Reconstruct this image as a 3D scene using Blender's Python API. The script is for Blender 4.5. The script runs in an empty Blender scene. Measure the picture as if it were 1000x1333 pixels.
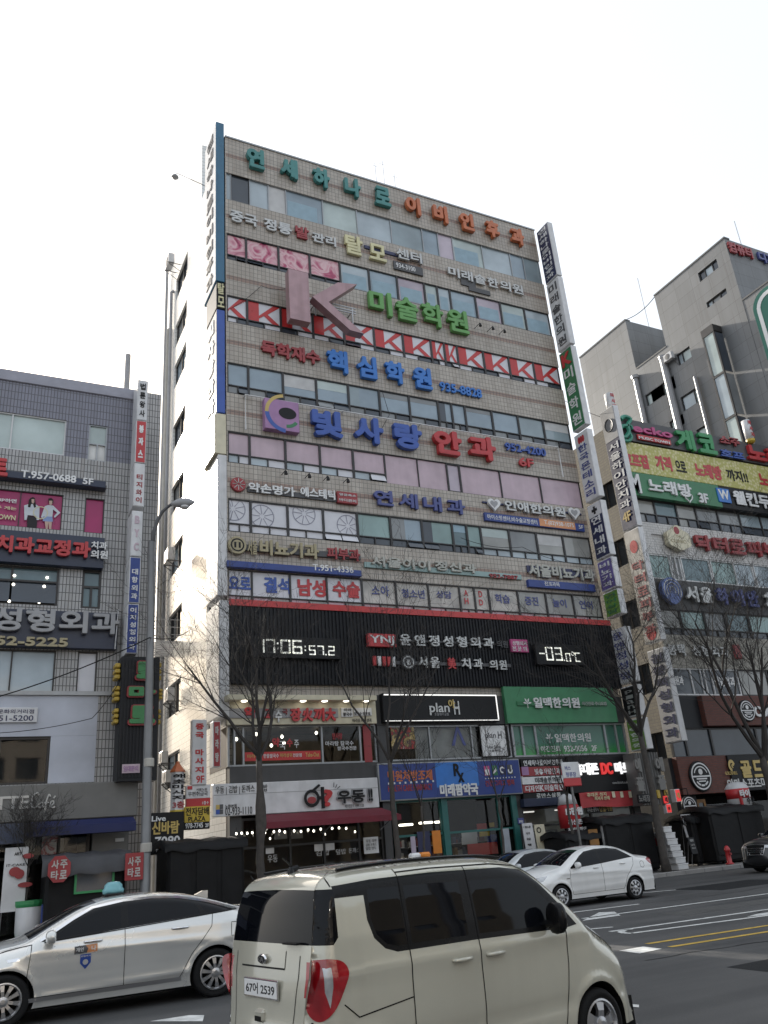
import bpy, math, random
import numpy as np
from mathutils import Vector, Matrix, geometry

sc = bpy.context.scene
COL = sc.collection
rnd = random.Random(11)

# ------------------------------------------------------------------ camera, sky, sun, exposure
F_PX = 1073.6
CAM_H = 1.85
CR = np.array([0.88520, -0.46363, -0.03837]); CU = np.array([-0.06, -0.2, 0.97]); CF = np.array([0.431, 0.82, 0.37661])
_pi, _ro, _ya = 0.386138, -0.0827428, 0.4839286
CF = np.array([math.sin(_ya)*math.cos(_pi), math.cos(_ya)*math.cos(_pi), math.sin(_pi)])
_r0 = np.array([math.cos(_ya), -math.sin(_ya), 0.0]); _u0 = np.cross(_r0, CF)
CR = _r0*math.cos(_ro)+_u0*math.sin(_ro); CU = -_r0*math.sin(_ro)+_u0*math.cos(_ro)
cam_d = bpy.data.cameras.new('camera')
cam = bpy.data.objects.new('camera', cam_d); COL.objects.link(cam)
cam_d.sensor_fit = 'VERTICAL'; cam_d.sensor_height = 36.0; cam_d.sensor_width = 27.0
cam_d.lens = F_PX/1333*36.0
cam_d.clip_start = 0.05; cam_d.clip_end = 3000
m = Matrix.Identity(4)
for i in range(3):
    m[i][0] = CR[i]; m[i][1] = CU[i]; m[i][2] = -CF[i]
m[0][3], m[1][3], m[2][3] = 0, 0, CAM_H
cam.matrix_world = m
sc.camera = cam

SUN_EL = math.radians(25); SUN_AZ = -0.13          # the sun stands behind the buildings, a little left of straight ahead
wd = bpy.data.worlds.new('World'); sc.world = wd; wd.use_nodes = True
nt = wd.node_tree; nt.nodes.clear()
sky = nt.nodes.new('ShaderNodeTexSky'); sky.sky_type = 'NISHITA'; sky.sun_disc = False
sky.sun_elevation = SUN_EL; sky.sun_rotation = math.atan(SUN_AZ)
sky.air_density = 1.0; sky.dust_density = 9.0; sky.ozone_density = 1.0
bg = nt.nodes.new('ShaderNodeBackground'); bg.inputs['Strength'].default_value = 0.15
wo = nt.nodes.new('ShaderNodeOutputWorld')
hz = nt.nodes.new('ShaderNodeMix'); hz.data_type = 'RGBA'; hz.inputs['Factor'].default_value = .72      # thin white winter haze over the whole sky
hz.inputs['B'].default_value = (4.5, 4.85, 5.2, 1)
nt.links.new(sky.outputs[0], hz.inputs['A']); nt.links.new(hz.outputs['Result'], bg.inputs[0]); nt.links.new(bg.outputs[0], wo.inputs[0])
sd = bpy.data.lights.new('sun', 'SUN'); sd.energy = 5.0; sd.angle = math.radians(0.53); sd.color = (1.0, 0.93, 0.82)
sun = bpy.data.objects.new('sun', sd); COL.objects.link(sun)
sv = Vector((math.sin(math.atan(SUN_AZ))*math.cos(SUN_EL), math.cos(math.atan(SUN_AZ))*math.cos(SUN_EL), math.sin(SUN_EL)))
sun.rotation_euler = sv.to_track_quat('Z', 'Y').to_euler()
sc.view_settings.view_transform = 'Standard'; sc.view_settings.look = 'None'
sc.view_settings.exposure = 0.80; sc.view_settings.gamma = 1.0
sc.view_settings.use_curve_mapping = False
sc.render.resolution_x, sc.render.resolution_y = 768, 1024

# ------------------------------------------------------------------ measuring helpers: photo pixel -> point on a known plane of the place
def ray(x, y): return CF*F_PX + CR*(x-500) + CU*(666.5-y)
def FX(x, y, Y=30.0):
    d = ray(x, y); t = Y/d[1]; return d[0]*t, d[2]*t+CAM_H
def SX(x, y, X):
    d = ray(x, y); t = X/d[0]; return d[1]*t, d[2]*t+CAM_H

# ------------------------------------------------------------------ materials
M = {}
def _new(name):
    mt = bpy.data.materials.new(name); mt.use_nodes = True; n = mt.node_tree
    b = n.nodes['Principled BSDF']; M[name] = mt; return mt, n, b
def _coord(n, kind='obj'):
    if kind == 'world': return n.nodes.new('ShaderNodeNewGeometry').outputs['Position']
    return n.nodes.new('ShaderNodeTexCoord').outputs['Object']
def mat(name, c, rough=.5, metal=0.0, var=.10, scale=2.5, bump=0.0, bscale=40, emit=None, es=1.0, spec=.5, coat=0.0, dirt=0.0):
    if name.startswith(('sg_', 'board_', 'letter_')): g_ = sum(c)/3; c = tuple(v*.95+g_*.05 for v in c)      # slight greying put into the sign colours for haze
    if max(c) < .036 and metal == 0: spec = min(spec, .22); c = tuple(v*.7 for v in c)
    mt, n, b = _new(name); L = n.links
    co = _coord(n, 'world' if dirt else 'obj')
    nz = n.nodes.new('ShaderNodeTexNoise'); nz.inputs['Scale'].default_value = scale; nz.inputs['Detail'].default_value = 6
    L.new(co, nz.inputs['Vector'])
    rp = n.nodes.new('ShaderNodeValToRGB'); rp.color_ramp.elements[0].position = .3; rp.color_ramp.elements[1].position = .7
    rp.color_ramp.elements[0].color = (*[max(0, v*(1-var)) for v in c], 1); rp.color_ramp.elements[1].color = (*[min(1, v*(1+var)) for v in c], 1)
    L.new(nz.outputs['Fac'], rp.inputs['Fac'])
    out = rp.outputs['Color']
    if dirt:
        mp = n.nodes.new('ShaderNodeMapping'); mp.inputs['Scale'].default_value = (2.2, 2.2, .22); L.new(co, mp.inputs['Vector'])
        n2 = n.nodes.new('ShaderNodeTexNoise'); n2.inputs['Scale'].default_value = 1.6; n2.inputs['Detail'].default_value = 5; L.new(mp.outputs[0], n2.inputs['Vector'])
        mr = n.nodes.new('ShaderNodeMapRange'); mr.inputs['From Min'].default_value = .45; mr.inputs['From Max'].default_value = .75
        mr.inputs['To Min'].default_value = 0; mr.inputs['To Max'].default_value = dirt; L.new(n2.outputs['Fac'], mr.inputs['Value'])
        mx = n.nodes.new('ShaderNodeMix'); mx.data_type = 'RGBA'; L.new(mr.outputs[0], mx.inputs['Factor']); L.new(out, mx.inputs['A'])
        mx.inputs['B'].default_value = (c[0]*.35, c[1]*.33, c[2]*.3, 1); out = mx.outputs['Result']
    L.new(out, b.inputs['Base Color'])
    b.inputs['Metallic'].default_value = metal; b.inputs['Specular IOR Level'].default_value = spec
    r2 = n.nodes.new('ShaderNodeMapRange'); r2.inputs['To Min'].default_value = max(0, rough*.8); r2.inputs['To Max'].default_value = min(1, rough*1.2)
    L.new(nz.outputs['Fac'], r2.inputs['Value']); L.new(r2.outputs[0], b.inputs['Roughness'])
    if coat: b.inputs['Coat Weight'].default_value = coat; b.inputs['Coat Roughness'].default_value = .04
    if bump:
        n3 = n.nodes.new('ShaderNodeTexNoise'); n3.inputs['Scale'].default_value = bscale; n3.inputs['Detail'].default_value = 4; L.new(co, n3.inputs['Vector'])
        bp = n.nodes.new('ShaderNodeBump'); bp.inputs['Strength'].default_value = bump; bp.inputs['Distance'].default_value = .02
        L.new(n3.outputs['Fac'], bp.inputs['Height']); L.new(bp.outputs[0], b.inputs['Normal'])
    if emit:
        b.inputs['Emission Color'].default_value = (*emit, 1); b.inputs['Emission Strength'].default_value = es
    return mt
def tile(name, c1, c2, mortar, w, h, ms=.012, rough=.35, offset=0.0, dirt=.35, bump=.3, spec=.5):
    """glazed wall tiles laid in a grid, the same on walls along x and along y"""
    mt, n, b = _new(name); L = n.links
    pos = _coord(n, 'world'); sp = n.nodes.new('ShaderNodeSeparateXYZ'); L.new(pos, sp.inputs[0])
    ad = n.nodes.new('ShaderNodeMath'); ad.operation = 'ADD'; L.new(sp.outputs[0], ad.inputs[0]); L.new(sp.outputs[1], ad.inputs[1])
    cb = n.nodes.new('ShaderNodeCombineXYZ'); L.new(ad.outputs[0], cb.inputs[0]); L.new(sp.outputs[2], cb.inputs[1])
    br = n.nodes.new('ShaderNodeTexBrick'); br.offset = offset; br.squash = 1.0
    br.inputs['Scale'].default_value = 1; br.inputs['Brick Width'].default_value = w; br.inputs['Row Height'].default_value = h
    br.inputs['Mortar Size'].default_value = ms; br.inputs['Mortar Smooth'].default_value = .1; br.inputs['Bias'].default_value = 0
    br.inputs['Color1'].default_value = (*c1, 1); br.inputs['Color2'].default_value = (*c2, 1); br.inputs['Mortar'].default_value = (*mortar, 1)
    L.new(cb.outputs[0], br.inputs['Vector'])
    mp = n.nodes.new('ShaderNodeMapping'); mp.inputs['Scale'].default_value = (1.3, 1.3, .16); L.new(pos, mp.inputs['Vector'])
    nz = n.nodes.new('ShaderNodeTexNoise'); nz.inputs['Scale'].default_value = 1.2; nz.inputs['Detail'].default_value = 7; L.new(mp.outputs[0], nz.inputs['Vector'])
    mr = n.nodes.new('ShaderNodeMapRange'); mr.inputs['From Min'].default_value = .4; mr.inputs['From Max'].default_value = .78; mr.inputs['To Max'].default_value = dirt
    L.new(nz.outputs['Fac'], mr.inputs['Value'])
    mx = n.nodes.new('ShaderNodeMix'); mx.data_type = 'RGBA'; L.new(mr.outputs[0], mx.inputs['Factor']); L.new(br.outputs['Color'], mx.inputs['A'])
    mx.inputs['B'].default_value = (c1[0]*.4, c1[1]*.37, c1[2]*.33, 1)
    m3 = n.nodes.new('ShaderNodeMapping'); m3.inputs['Scale'].default_value = (7, 7, .22); L.new(pos, m3.inputs['Vector'])      # rain and rust runs
    n4 = n.nodes.new('ShaderNodeTexNoise'); n4.inputs['Scale'].default_value = 1; n4.inputs['Detail'].default_value = 3; L.new(m3.outputs[0], n4.inputs['Vector'])
    r4 = n.nodes.new('ShaderNodeMapRange'); r4.inputs['From Min'].default_value = .58; r4.inputs['From Max'].default_value = .74; r4.inputs['To Max'].default_value = min(.5, dirt*1.1); L.new(n4.outputs['Fac'], r4.inputs['Value'])
    x4 = n.nodes.new('ShaderNodeMix'); x4.data_type = 'RGBA'; L.new(r4.outputs[0], x4.inputs['Factor']); L.new(mx.outputs['Result'], x4.inputs['A']); x4.inputs['B'].default_value = (c1[0]*.5, c1[1]*.42, c1[2]*.36, 1); mx = x4
    L.new(mx.outputs['Result'], b.inputs['Base Color']); b.inputs['Roughness'].default_value = rough; b.inputs['Specular IOR Level'].default_value = spec
    bp = n.nodes.new('ShaderNodeBump'); bp.invert = True; bp.inputs['Strength'].default_value = bump; bp.inputs['Distance'].default_value = .01
    L.new(br.outputs['Fac'], bp.inputs['Height']); L.new(bp.outputs[0], b.inputs['Normal'])
    return mt
def blotch(name, cols, scale=3, rough=.4, voro=False, pos=None):
    """a printed picture of soft colour patches"""
    mt, n, b = _new(name); L = n.links
    co = _coord(n, 'world')
    nz = n.nodes.new('ShaderNodeTexNoise'); nz.inputs['Scale'].default_value = scale; nz.inputs['Detail'].default_value = 3; nz.inputs['Distortion'].default_value = 1.2
    L.new(co, nz.inputs['Vector'])
    rp = n.nodes.new('ShaderNodeValToRGB'); e = rp.color_ramp.elements
    while len(e) < len(cols): e.new(.5)
    for i, c in enumerate(cols):
        e[i].position = .25+.5*i/(len(cols)-1); e[i].color = (*c, 1)
    L.new(nz.outputs['Fac'], rp.inputs['Fac']); L.new(rp.outputs['Color'], b.inputs['Base Color']); b.inputs['Roughness'].default_value = rough
    return mt
def glass(name, c, rough=.06, var=.25, scale=.5):
    """window pane with blinds or a dim room close behind it"""
    return mat(name, c, rough, var=var, scale=scale, spec=.6, bump=.015, bscale=2.5)
def clear(name, tint=(.85, .9, .9)):
    mt, n, b = _new(name); L = n.links
    tr = n.nodes.new('ShaderNodeBsdfTransparent'); tr.inputs[0].default_value = (*tint, 1)
    gl = n.nodes.new('ShaderNodeBsdfGlossy'); gl.inputs['Roughness'].default_value = .03
    fr = n.nodes.new('ShaderNodeFresnel'); fr.inputs['IOR'].default_value = 1.5
    ms = n.nodes.new('ShaderNodeMixShader'); L.new(fr.outputs[0], ms.inputs[0]); L.new(tr.outputs[0], ms.inputs[1]); L.new(gl.outputs[0], ms.inputs[2])
    L.new(ms.outputs[0], n.nodes['Material Output'].inputs['Surface']); return mt

# ------------------------------------------------------------------ object helpers
ORG = {}
def thing(name, label, cat, loc=(0, 0, 0), group=None, rotz=0.0):
    o = bpy.data.objects.new(name, None); o.empty_display_size = .2; COL.objects.link(o); o.location = loc; o.rotation_euler = (0, 0, rotz)
    o['label'] = label; o['category'] = cat
    if group: o['group'] = group
    ORG[o] = Vector(loc) if rotz == 0.0 else None
    return o
def tag(o, label, cat, group=None, kind=None):
    o['label'] = label; o['category'] = cat
    if group: o['group'] = group
    if kind: o['kind'] = kind
    return o
def struct(o): o['kind'] = 'structure'; return o
def mesh_obj(name, vs, fs, mt, parent=None, smooth=False, fm=None, local=False):
    me = bpy.data.meshes.new(name)
    vs = [tuple(v) for v in vs]
    if parent is None:
        a = np.array(vs); org = Vector(((a[:, 0].min()+a[:, 0].max())/2, (a[:, 1].min()+a[:, 1].max())/2, a[:, 2].min()))
    else:
        org = ORG.get(parent)
        if org is None or local: org = Vector((0, 0, 0))
    vs = [(v[0]-org[0], v[1]-org[1], v[2]-org[2]) for v in vs]
    me.from_pydata(vs, [], fs)
    mts = mt if isinstance(mt, (list, tuple)) else [mt]
    for x in mts: me.materials.append(M[x] if isinstance(x, str) else x)
    if fm: me.polygons.foreach_set('material_index', fm[:len(me.polygons)])
    if smooth: me.polygons.foreach_set('use_smooth', [True]*len(me.polygons))
    me.update()
    o = bpy.data.objects.new(name, me); COL.objects.link(o)
    if parent is not None: o.parent = parent; ORG[o] = ORG.get(parent)
    else: o.location = org; ORG[o] = org
    return o
class MB:
    def __init__(s): s.v = []; s.f = []; s.m = []
    def add(s, vs, fs, m=0):
        k = len(s.v); s.v += [tuple(map(float, v)) for v in vs]; s.f += [[i+k for i in f] for f in fs]; s.m += [m]*len(fs); return s
    def box(s, x0, x1, y0, y1, z0, z1, m=0):
        x0, x1 = sorted((x0, x1)); y0, y1 = sorted((y0, y1)); z0, z1 = sorted((z0, z1))
        return s.add([(x0, y0, z0), (x1, y0, z0), (x1, y1, z0), (x0, y1, z0), (x0, y0, z1), (x1, y0, z1), (x1, y1, z1), (x0, y1, z1)],
                     [[0, 3, 2, 1], [4, 5, 6, 7], [0, 1, 5, 4], [1, 2, 6, 5], [2, 3, 7, 6], [3, 0, 4, 7]], m)
    def bbox(s, x0, x1, y0, y1, z0, z1, b=.02, m=0):
        """box with chamfered vertical and horizontal edges"""
        x0, x1 = sorted((x0, x1)); y0, y1 = sorted((y0, y1)); z0, z1 = sorted((z0, z1))
        b = min(b, (x1-x0)/3, (y1-y0)/3, (z1-z0)/3)
        vs = []; idx = {}
        for ix, X in enumerate((x0, x1)):
            for iy, Y in enumerate((y0, y1)):
                for iz, Z in enumerate((z0, z1)):
                    sx, sy, sz = (b, -b)[ix], (b, -b)[iy], (b, -b)[iz]
                    for k, p in enumerate(((X, Y+sy, Z+sz), (X+sx, Y, Z+sz), (X+sx, Y+sy, Z))): idx[ix, iy, iz, k] = len(vs); vs.append(p)
        g = lambda a, k: idx[(*a, k)]
        fs = []
        for k in range(3):
            o = [i for i in range(3) if i != k]
            for e in (0, 1):
                q = []
                for c in ((0, 0), (1, 0), (1, 1), (0, 1)):
                    a = [0, 0, 0]; a[k] = e; a[o[0]] = c[0]; a[o[1]] = c[1]; q.append(g(a, k))
                fs.append(q)
        for k in range(3):
            o = [i for i in range(3) if i != k]
            for c in ((0, 0), (1, 0), (1, 1), (0, 1)):
                a0 = [0]*3; a1 = [0]*3; a0[k] = 0; a1[k] = 1
                a0[o[0]] = a1[o[0]] = c[0]; a0[o[1]] = a1[o[1]] = c[1]
                fs.append([g(a0, o[0]), g(a1, o[0]), g(a1, o[1]), g(a0, o[1])])
        for ix in (0, 1):
            for iy in (0, 1):
                for iz in (0, 1): fs.append([idx[ix, iy, iz, k] for k in range(3)])
        c = np.array([(x0+x1)/2, (y0+y1)/2, (z0+z1)/2]); V = np.array(vs); out = []
        for f in fs:
            P = V[f]; nn = np.cross(P[1]-P[0], P[2]-P[0])
            out.append(f if nn@(P.mean(0)-c) > 0 else f[::-1])
        return s.add(vs, out, m)
    def tube(s, pts, r, n=8, m=0, cap=True):
        """round bar through points; r a number or one radius per point"""
        pts = [np.array(p, float) for p in pts]; k0 = len(s.v); k = len(pts)
        rs = r if isinstance(r, (list, tuple)) else [r]*k
        up = None
        for i, p in enumerate(pts):
            t = pts[min(i+1, k-1)]-pts[max(i-1, 0)]; t = t/(np.linalg.norm(t)+1e-9)
            if up is None:
                a = np.array([0, 0, 1.]) if abs(t[2]) < .9 else np.array([1., 0, 0])
            else: a = up
            b = np.cross(t, a); b /= np.linalg.norm(b)+1e-9; a = np.cross(b, t); up = a
            for j in range(n):
                th = 2*math.pi*j/n; s.v.append(tuple(p+rs[i]*(math.cos(th)*a+math.sin(th)*b)))
        for i in range(k-1):
            for j in range(n):
                s.f.append([k0+i*n+j, k0+(i+1)*n+j, k0+(i+1)*n+(j+1) % n, k0+i*n+(j+1) % n]); s.m.append(m)
        if cap:
            s.f.append([k0+j for j in range(n)]); s.m.append(m); s.f.append([k0+(k-1)*n+j for j in range(n)][::-1]); s.m.append(m)
        return s
    def prism(s, poly, fn0, fn1, m=0):
        """polygon poly (2D) extruded between two placements"""
        n = len(poly); vs = [fn0(*p) for p in poly]+[fn1(*p) for p in poly]
        return s.add(vs, [list(range(n)), list(range(2*n-1, n-1, -1))]+[[i, i+n, (i+1) % n+n, (i+1) % n] for i in range(n)], m)
    def lathe(s, prof, c, n=16, axis='z', m=0):
        k0 = len(s.v)
        for (r, h) in prof:
            for j in range(n):
                t = 2*math.pi*j/n; a, b = r*math.cos(t), r*math.sin(t)
                s.v.append((c[0]+a, c[1]+b, c[2]+h) if axis == 'z' else (c[0]+a, c[1]+h, c[2]+b) if axis == 'y' else (c[0]+h, c[1]+a, c[2]+b))
        for i in range(len(prof)-1):
            for j in range(n): s.f.append([k0+i*n+j, k0+i*n+(j+1) % n, k0+(i+1)*n+(j+1) % n, k0+(i+1)*n+j]); s.m.append(m)
        s.f.append([k0+j for j in range(n)][::-1]); s.m.append(m); s.f.append([k0+(len(prof)-1)*n+j for j in range(n)]); s.m.append(m)
        return s
    def build(s, name, mt, parent=None, smooth=False, local=False): return mesh_obj(name, s.v, s.f, mt, parent, smooth, s.m, local)
def cells(u0, u1, v0, v1, holes):
    """rectangles that tile a wall around its openings"""
    vs = sorted({v0, v1, *[h[2] for h in holes if v0 < h[2] < v1], *[h[3] for h in holes if v0 < h[3] < v1]}); out = []
    for a, b in zip(vs, vs[1:]):
        hs = sorted([h for h in holes if h[2] < b-1e-6 and h[3] > a+1e-6]); u = u0
        for h in hs:
            if h[0] > u+1e-6: out.append((u, h[0], a, b))
            u = max(u, h[1])
        if u < u1-1e-6: out.append((u, u1, a, b))
    return out

# lettering -------------------------------------------------------
_tc = {}
_cu = bpy.data.curves.new('lettering', 'FONT'); _cu.size = 1; _cu.extrude = .5; _cu.resolution_u = 3
_co = bpy.data.objects.new('lettering', _cu)
def glyphs(s, bold):
    k = (s, bold)
    if k not in _tc:
        _cu.offset = bold; _cu.body = s; me = _co.to_mesh()
        v = np.array([x.co[:] for x in me.vertices]) if len(me.vertices) else np.zeros((0, 3))
        f = [list(p.vertices) for p in me.polygons]; _co.to_mesh_clear(); _tc[k] = (v, f)
    return _tc[k]
def letters(mb, s, p0, u, w, h, n, depth, bold=.015, m=0):
    """string s stretched over the box w x h whose lower left corner is p0; u runs to the right, n points out of the wall"""
    if bold > .026:                                               # heavy strokes: shifted copies, so that no outline crosses itself
        e = bold-.010; q = depth*.004
        for i, (a, b) in enumerate(((0, 0), (1, 0), (-1, 0), (0, 1), (0, -1), (.7, .7), (-.7, .7), (.7, -.7), (-.7, -.7))):
            k = e*h*1.05; p = np.array(p0, float)+np.array(u, float)*(a*k+k)+np.array([0, 0, 1.])*(b*k+k)
            letters(mb, s, p, u, w-2*k, h-2*k, n, depth-i*q, .010, m)
        return
    v, f = glyphs(s, bold)
    if len(v) == 0: return
    lo, hi = v.min(0), v.max(0); p0 = np.array(p0, float); u = np.array(u, float); n = np.array(n, float); z = np.array([0, 0, 1.])
    q = (v-lo)/np.maximum(hi-lo, 1e-6)
    mb.add(p0+np.outer(q[:, 0]*w, u)+np.outer(q[:, 1]*h, z)+np.outer((q[:, 2])*depth, n), f, m)
UX, NX = (1, 0, 0), (0, -1, 0)      # wall facing the street
UY, NY = (0, -1, 0), (-1, 0, 0)     # board facing left
def wtext(mb, s, tl, br, Y, depth=.12, bold=.015, m=0, spread=None):
    """lettering on the street side: photo corners tl, br on the plane y = Y; the string keeps its natural spacing, or spread = share of each cell a character fills"""
    x0, z1 = FX(*tl, Y); x1, z0 = FX(*br, Y)
    if spread is None: letters(mb, s, (x0, Y+depth, z0), UX, x1-x0, z1-z0, NX, depth, bold, m); return
    n = len(s); pitch = (x1-x0)/(n-1+spread)
    for i, ch in enumerate(s):
        if ch != ' ': letters(mb, ch, (x0+i*pitch, Y+depth, z0), UX, pitch*spread, z1-z0, NX, depth, bold, m)
def vtext(mb, s, y0, y1, z0, z1, X, depth=.03, bold=.015, fill=.8, m=0, ms=None):
    """characters one under the other on a board facing left, from z1 down to z0"""
    n = len(s); p = (z1-z0)/n
    for i, ch in enumerate(s):
        if ch != ' ': letters(mb, ch, (X, y1, z1-(i+.5+fill/2)*p), UY, y1-y0, p*fill, NY, depth, bold, ms[i] if ms else m)
# ------------------------------------------------------------------ materials of the setting
def asphalt():
    mt, n, b = _new('asphalt'); L = n.links; co = _coord(n, 'world')
    a = n.nodes.new('ShaderNodeTexNoise'); a.inputs['Scale'].default_value = .35; a.inputs['Detail'].default_value = 8; L.new(co, a.inputs['Vector'])
    c = n.nodes.new('ShaderNodeTexNoise'); c.inputs['Scale'].default_value = 60; c.inputs['Detail'].default_value = 3; L.new(co, c.inputs['Vector'])
    mp = n.nodes.new('ShaderNodeMapping'); mp.inputs['Scale'].default_value = (.06, 1.1, 1); L.new(co, mp.inputs['Vector'])
    d = n.nodes.new('ShaderNodeTexNoise'); d.inputs['Scale'].default_value = 1; d.inputs['Detail'].default_value = 4; L.new(mp.outputs[0], d.inputs['Vector'])
    s = n.nodes.new('ShaderNodeMath'); s.operation = 'ADD'; L.new(a.outputs[0], s.inputs[0]); L.new(d.outputs[0], s.inputs[1])
    s2 = n.nodes.new('ShaderNodeMath'); s2.operation = 'MULTIPLY_ADD'; s2.inputs[1].default_value = .6; L.new(c.outputs[0], s2.inputs[0]); L.new(s.outputs[0], s2.inputs[2])
    r = n.nodes.new('ShaderNodeMapRange'); r.inputs['From Min'].default_value = .9; r.inputs['From Max'].default_value = 1.7
    L.new(s2.outputs[0], r.inputs['Value'])
    rp = n.nodes.new('ShaderNodeValToRGB'); rp.color_ramp.elements[0].color = (.024, .025, .027, 1); rp.color_ramp.elements[1].color = (.10, .098, .096, 1)
    L.new(r.outputs[0], rp.inputs['Fac']); L.new(rp.outputs[0], b.inputs['Base Color']); b.inputs['Roughness'].default_value = .75
    bp = n.nodes.new('ShaderNodeBump'); bp.inputs['Strength'].default_value = .5; bp.inputs['Distance'].default_value = .008
    L.new(c.outputs[0], bp.inputs['Height']); L.new(bp.outputs[0], b.inputs['Normal'])
asphalt()
mat('ground', (.12, .115, .11), .9, scale=.4)
tile('paving', (.17, .16, .15), (.13, .125, .12), (.07, .07, .07), .3, .3, .012, .8, .5, .4)
mat('kerb_stone', (.26, .25, .24), .8, scale=4, bump=.3)
mat('line_white', (.62, .62, .60), .6, var=.25, scale=6)
mat('line_yellow', (.55, .36, .06), .6, var=.25, scale=6)
tile('beige_tile', (.455, .408, .355), (.375, .333, .287), (.18, .17, .155), .195, .235, .013, .3, 0, .45)
tile('brown_tile', (.29, .20, .16), (.26, .18, .145), (.10, .085, .075), .195, .235, .014, .3, 0, .2)
tile('white_tile', (.78, .78, .76), (.73, .73, .71), (.40, .39, .38), .6, .24, .014, .28, .5, .07)
tile('grey_blue_tile', (.215, .215, .265), (.19, .19, .235), (.075, .075, .085), .115, .32, .014, .35, 0, .25)
tile('pale_tile', (.40, .395, .395), (.345, .34, .34), (.07, .07, .07), .115, .30, .014, .35, 0, .4)
tile('tower_stone', (.185, .19, .195), (.155, .16, .165), (.08, .08, .08), 1.5, 1.05, .012, .5, 0, .35, .15)
tile('yellow_brick', (.15, .13, .09), (.12, .105, .075), (.06, .055, .05), .35, .16, .012, .7, .5, .3)
tile('white_brick', (.60, .585, .57), (.55, .54, .53), (.34, .33, .32), .35, .14, .01, .6, .5, .25)
tile('red_brick', (.155, .05, .035), (.12, .04, .03), (.07, .05, .045), .25, .08, .010, .7, .5, .2)
mat('grey_render', (.17, .17, .165), .8, dirt=.4, bump=.15)
mat('dark_panel', (.030, .031, .035), .45)
mat('black_rib', (.016, .017, .021), .4)
mat('grey_clad', (.05, .049, .05), .5, dirt=.3)
mat('dark_room', (.012, .012, .013), .6)
mat('roof_grey', (.22, .22, .22), .9)
mat('alu_dark', (.035, .033, .033), .4, metal=.3)
mat('alu_grey', (.32, .33, .34), .4, metal=.5)
mat('alu_white', (.6, .6, .6), .4)
mat('steel', (.42, .42, .43), .35, metal=.8, var=.15)
mat('cable', (.02, .02, .02), .5)
glass('pane_pale', (.36, .42, .46)); glass('pane_mid', (.26, .32, .35)); glass('pane_blue', (.25, .315, .37)); glass('pane_dark', (.05, .06, .075))
glass('pane_green', (.22, .32, .31)); glass('pane_teal', (.115, .175, .195)); glass('pane_blind', (.30, .30, .285)); glass('pane_grey', (.20, .21, .215)); glass('pane_lilac', (.42, .36, .42))
glass('pane_mint', (.40, .47, .46))
mat('curtain', (.27, .38, .45), .6); mat('curtain_white', (.5, .5, .5), .7)
mat('film_white', (.60, .60, .64), .25, var=.05); mat('film_red', (.47, .03, .03), .3); mat('film_pink', (.48, .37, .42), .3, var=.12, scale=1.2, dirt=.12)
mat('film_magenta', (.36, .018, .12), .3, var=.05); mat('print_grey', (.22, .22, .28), .4)
mat('film_cream', (.42, .40, .37), .35, var=.3, scale=1.5)
blotch('poster_pink', [(.10, .01, .03), (.42, .06, .14), (.66, .46, .48), (.58, .26, .32), (.22, .02, .06)], 1.3)
blotch('poster_food', [(.5, .45, .4), (.45, .03, .02), (.05, .04, .04), (.5, .35, .1), (.55, .52, .5)], 3.0)

def GX(x, y, z=0.0):
    d = ray(x, y); t = (z-CAM_H)/d[2]; return (d[0]*t, d[1]*t, z)

# ------------------------------------------------------------------ ground, road, pavements, markings
struct(MB().add([(-900, -900, -.03), (900, -900, -.03), (900, 900, -.03), (-900, 900, -.03)], [[0, 1, 2, 3]]).build('ground', 'ground'))
struct(MB().add([(-400, 2.6, 0), (400, 2.6, 0), (400, 26.6, 0), (-400, 26.6, 0)], [[0, 1, 2, 3]]).build('road', 'asphalt'))
pv = MB(); pv.box(-400, 400, 26.85, 48, -.02, .15); struct(pv.build('pavement', 'paving'))
pv = MB(); pv.box(-400, 400, -24, 2.35, -.02, .15); struct(pv.build('near_pavement', 'paving'))
kb = MB(); x = -60
while x < 120: kb.bbox(x, x+.99, 26.6, 26.846, -.02, .154, .02); x += 1.0
struct(kb.build('kerb', 'kerb_stone'))
kb = MB(); x = -20
while x < 40: kb.bbox(x, x+.99, 2.354, 2.6, -.02, .154, .02); x += 1.0
struct(kb.build('near_kerb', 'kerb_stone'))
def mark(name, quads, mt):
    b = MB()
    for q in quads: b.add([(p[0], p[1], .005) for p in q], [list(range(len(q)))])
    struct(b.build(name, mt))
def strip(x0, y0, x1, y1, w):
    a = np.array(GX(x0, y0)); b = np.array(GX(x1, y1)); d = b-a; d /= np.linalg.norm(d); n = np.array((-d[1], d[0], 0))*w/2
    return [a-n, b-n, b+n, a+n]
def extend(x0, y0, x1, y1, w, L):
    a = np.array(GX(x0, y0)); b = np.array(GX(x1, y1)); d = (b-a)/np.linalg.norm(b-a); n = np.array((-d[1], d[0], 0))*w/2; b = a+d*L
    return [a-n, b-n, b+n, a+n]
mark('lane_marking', [strip(745, 1188, 832, 1177, .14), strip(836, 1162.5, 880, 1158.5, .14), extend(758, 1196, 922, 1174, .14, 9),
                      extend(794, 1213, 1000, 1184, .14, 16), extend(823, 1215, 976, 1195, .14, 14), strip(730, 1213, 798, 1207, .12),
                      [GX(806, 1238), GX(833, 1241.5), GX(862, 1235.5), GX(837, 1232.5)], [GX(818, 1310.5), GX(832, 1312), GX(832, 1308.5), GX(820, 1307.5)],
                      [GX(195, 1330), GX(264, 1330), GX(266, 1322), GX(246, 1322)],
                      [GX(758, 1199), GX(808, 1192), GX(800, 1187), GX(780, 1188)], [GX(972, 1194), GX(1000, 1191), GX(1000, 1188), GX(985, 1190)]], 'line_white')
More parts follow.
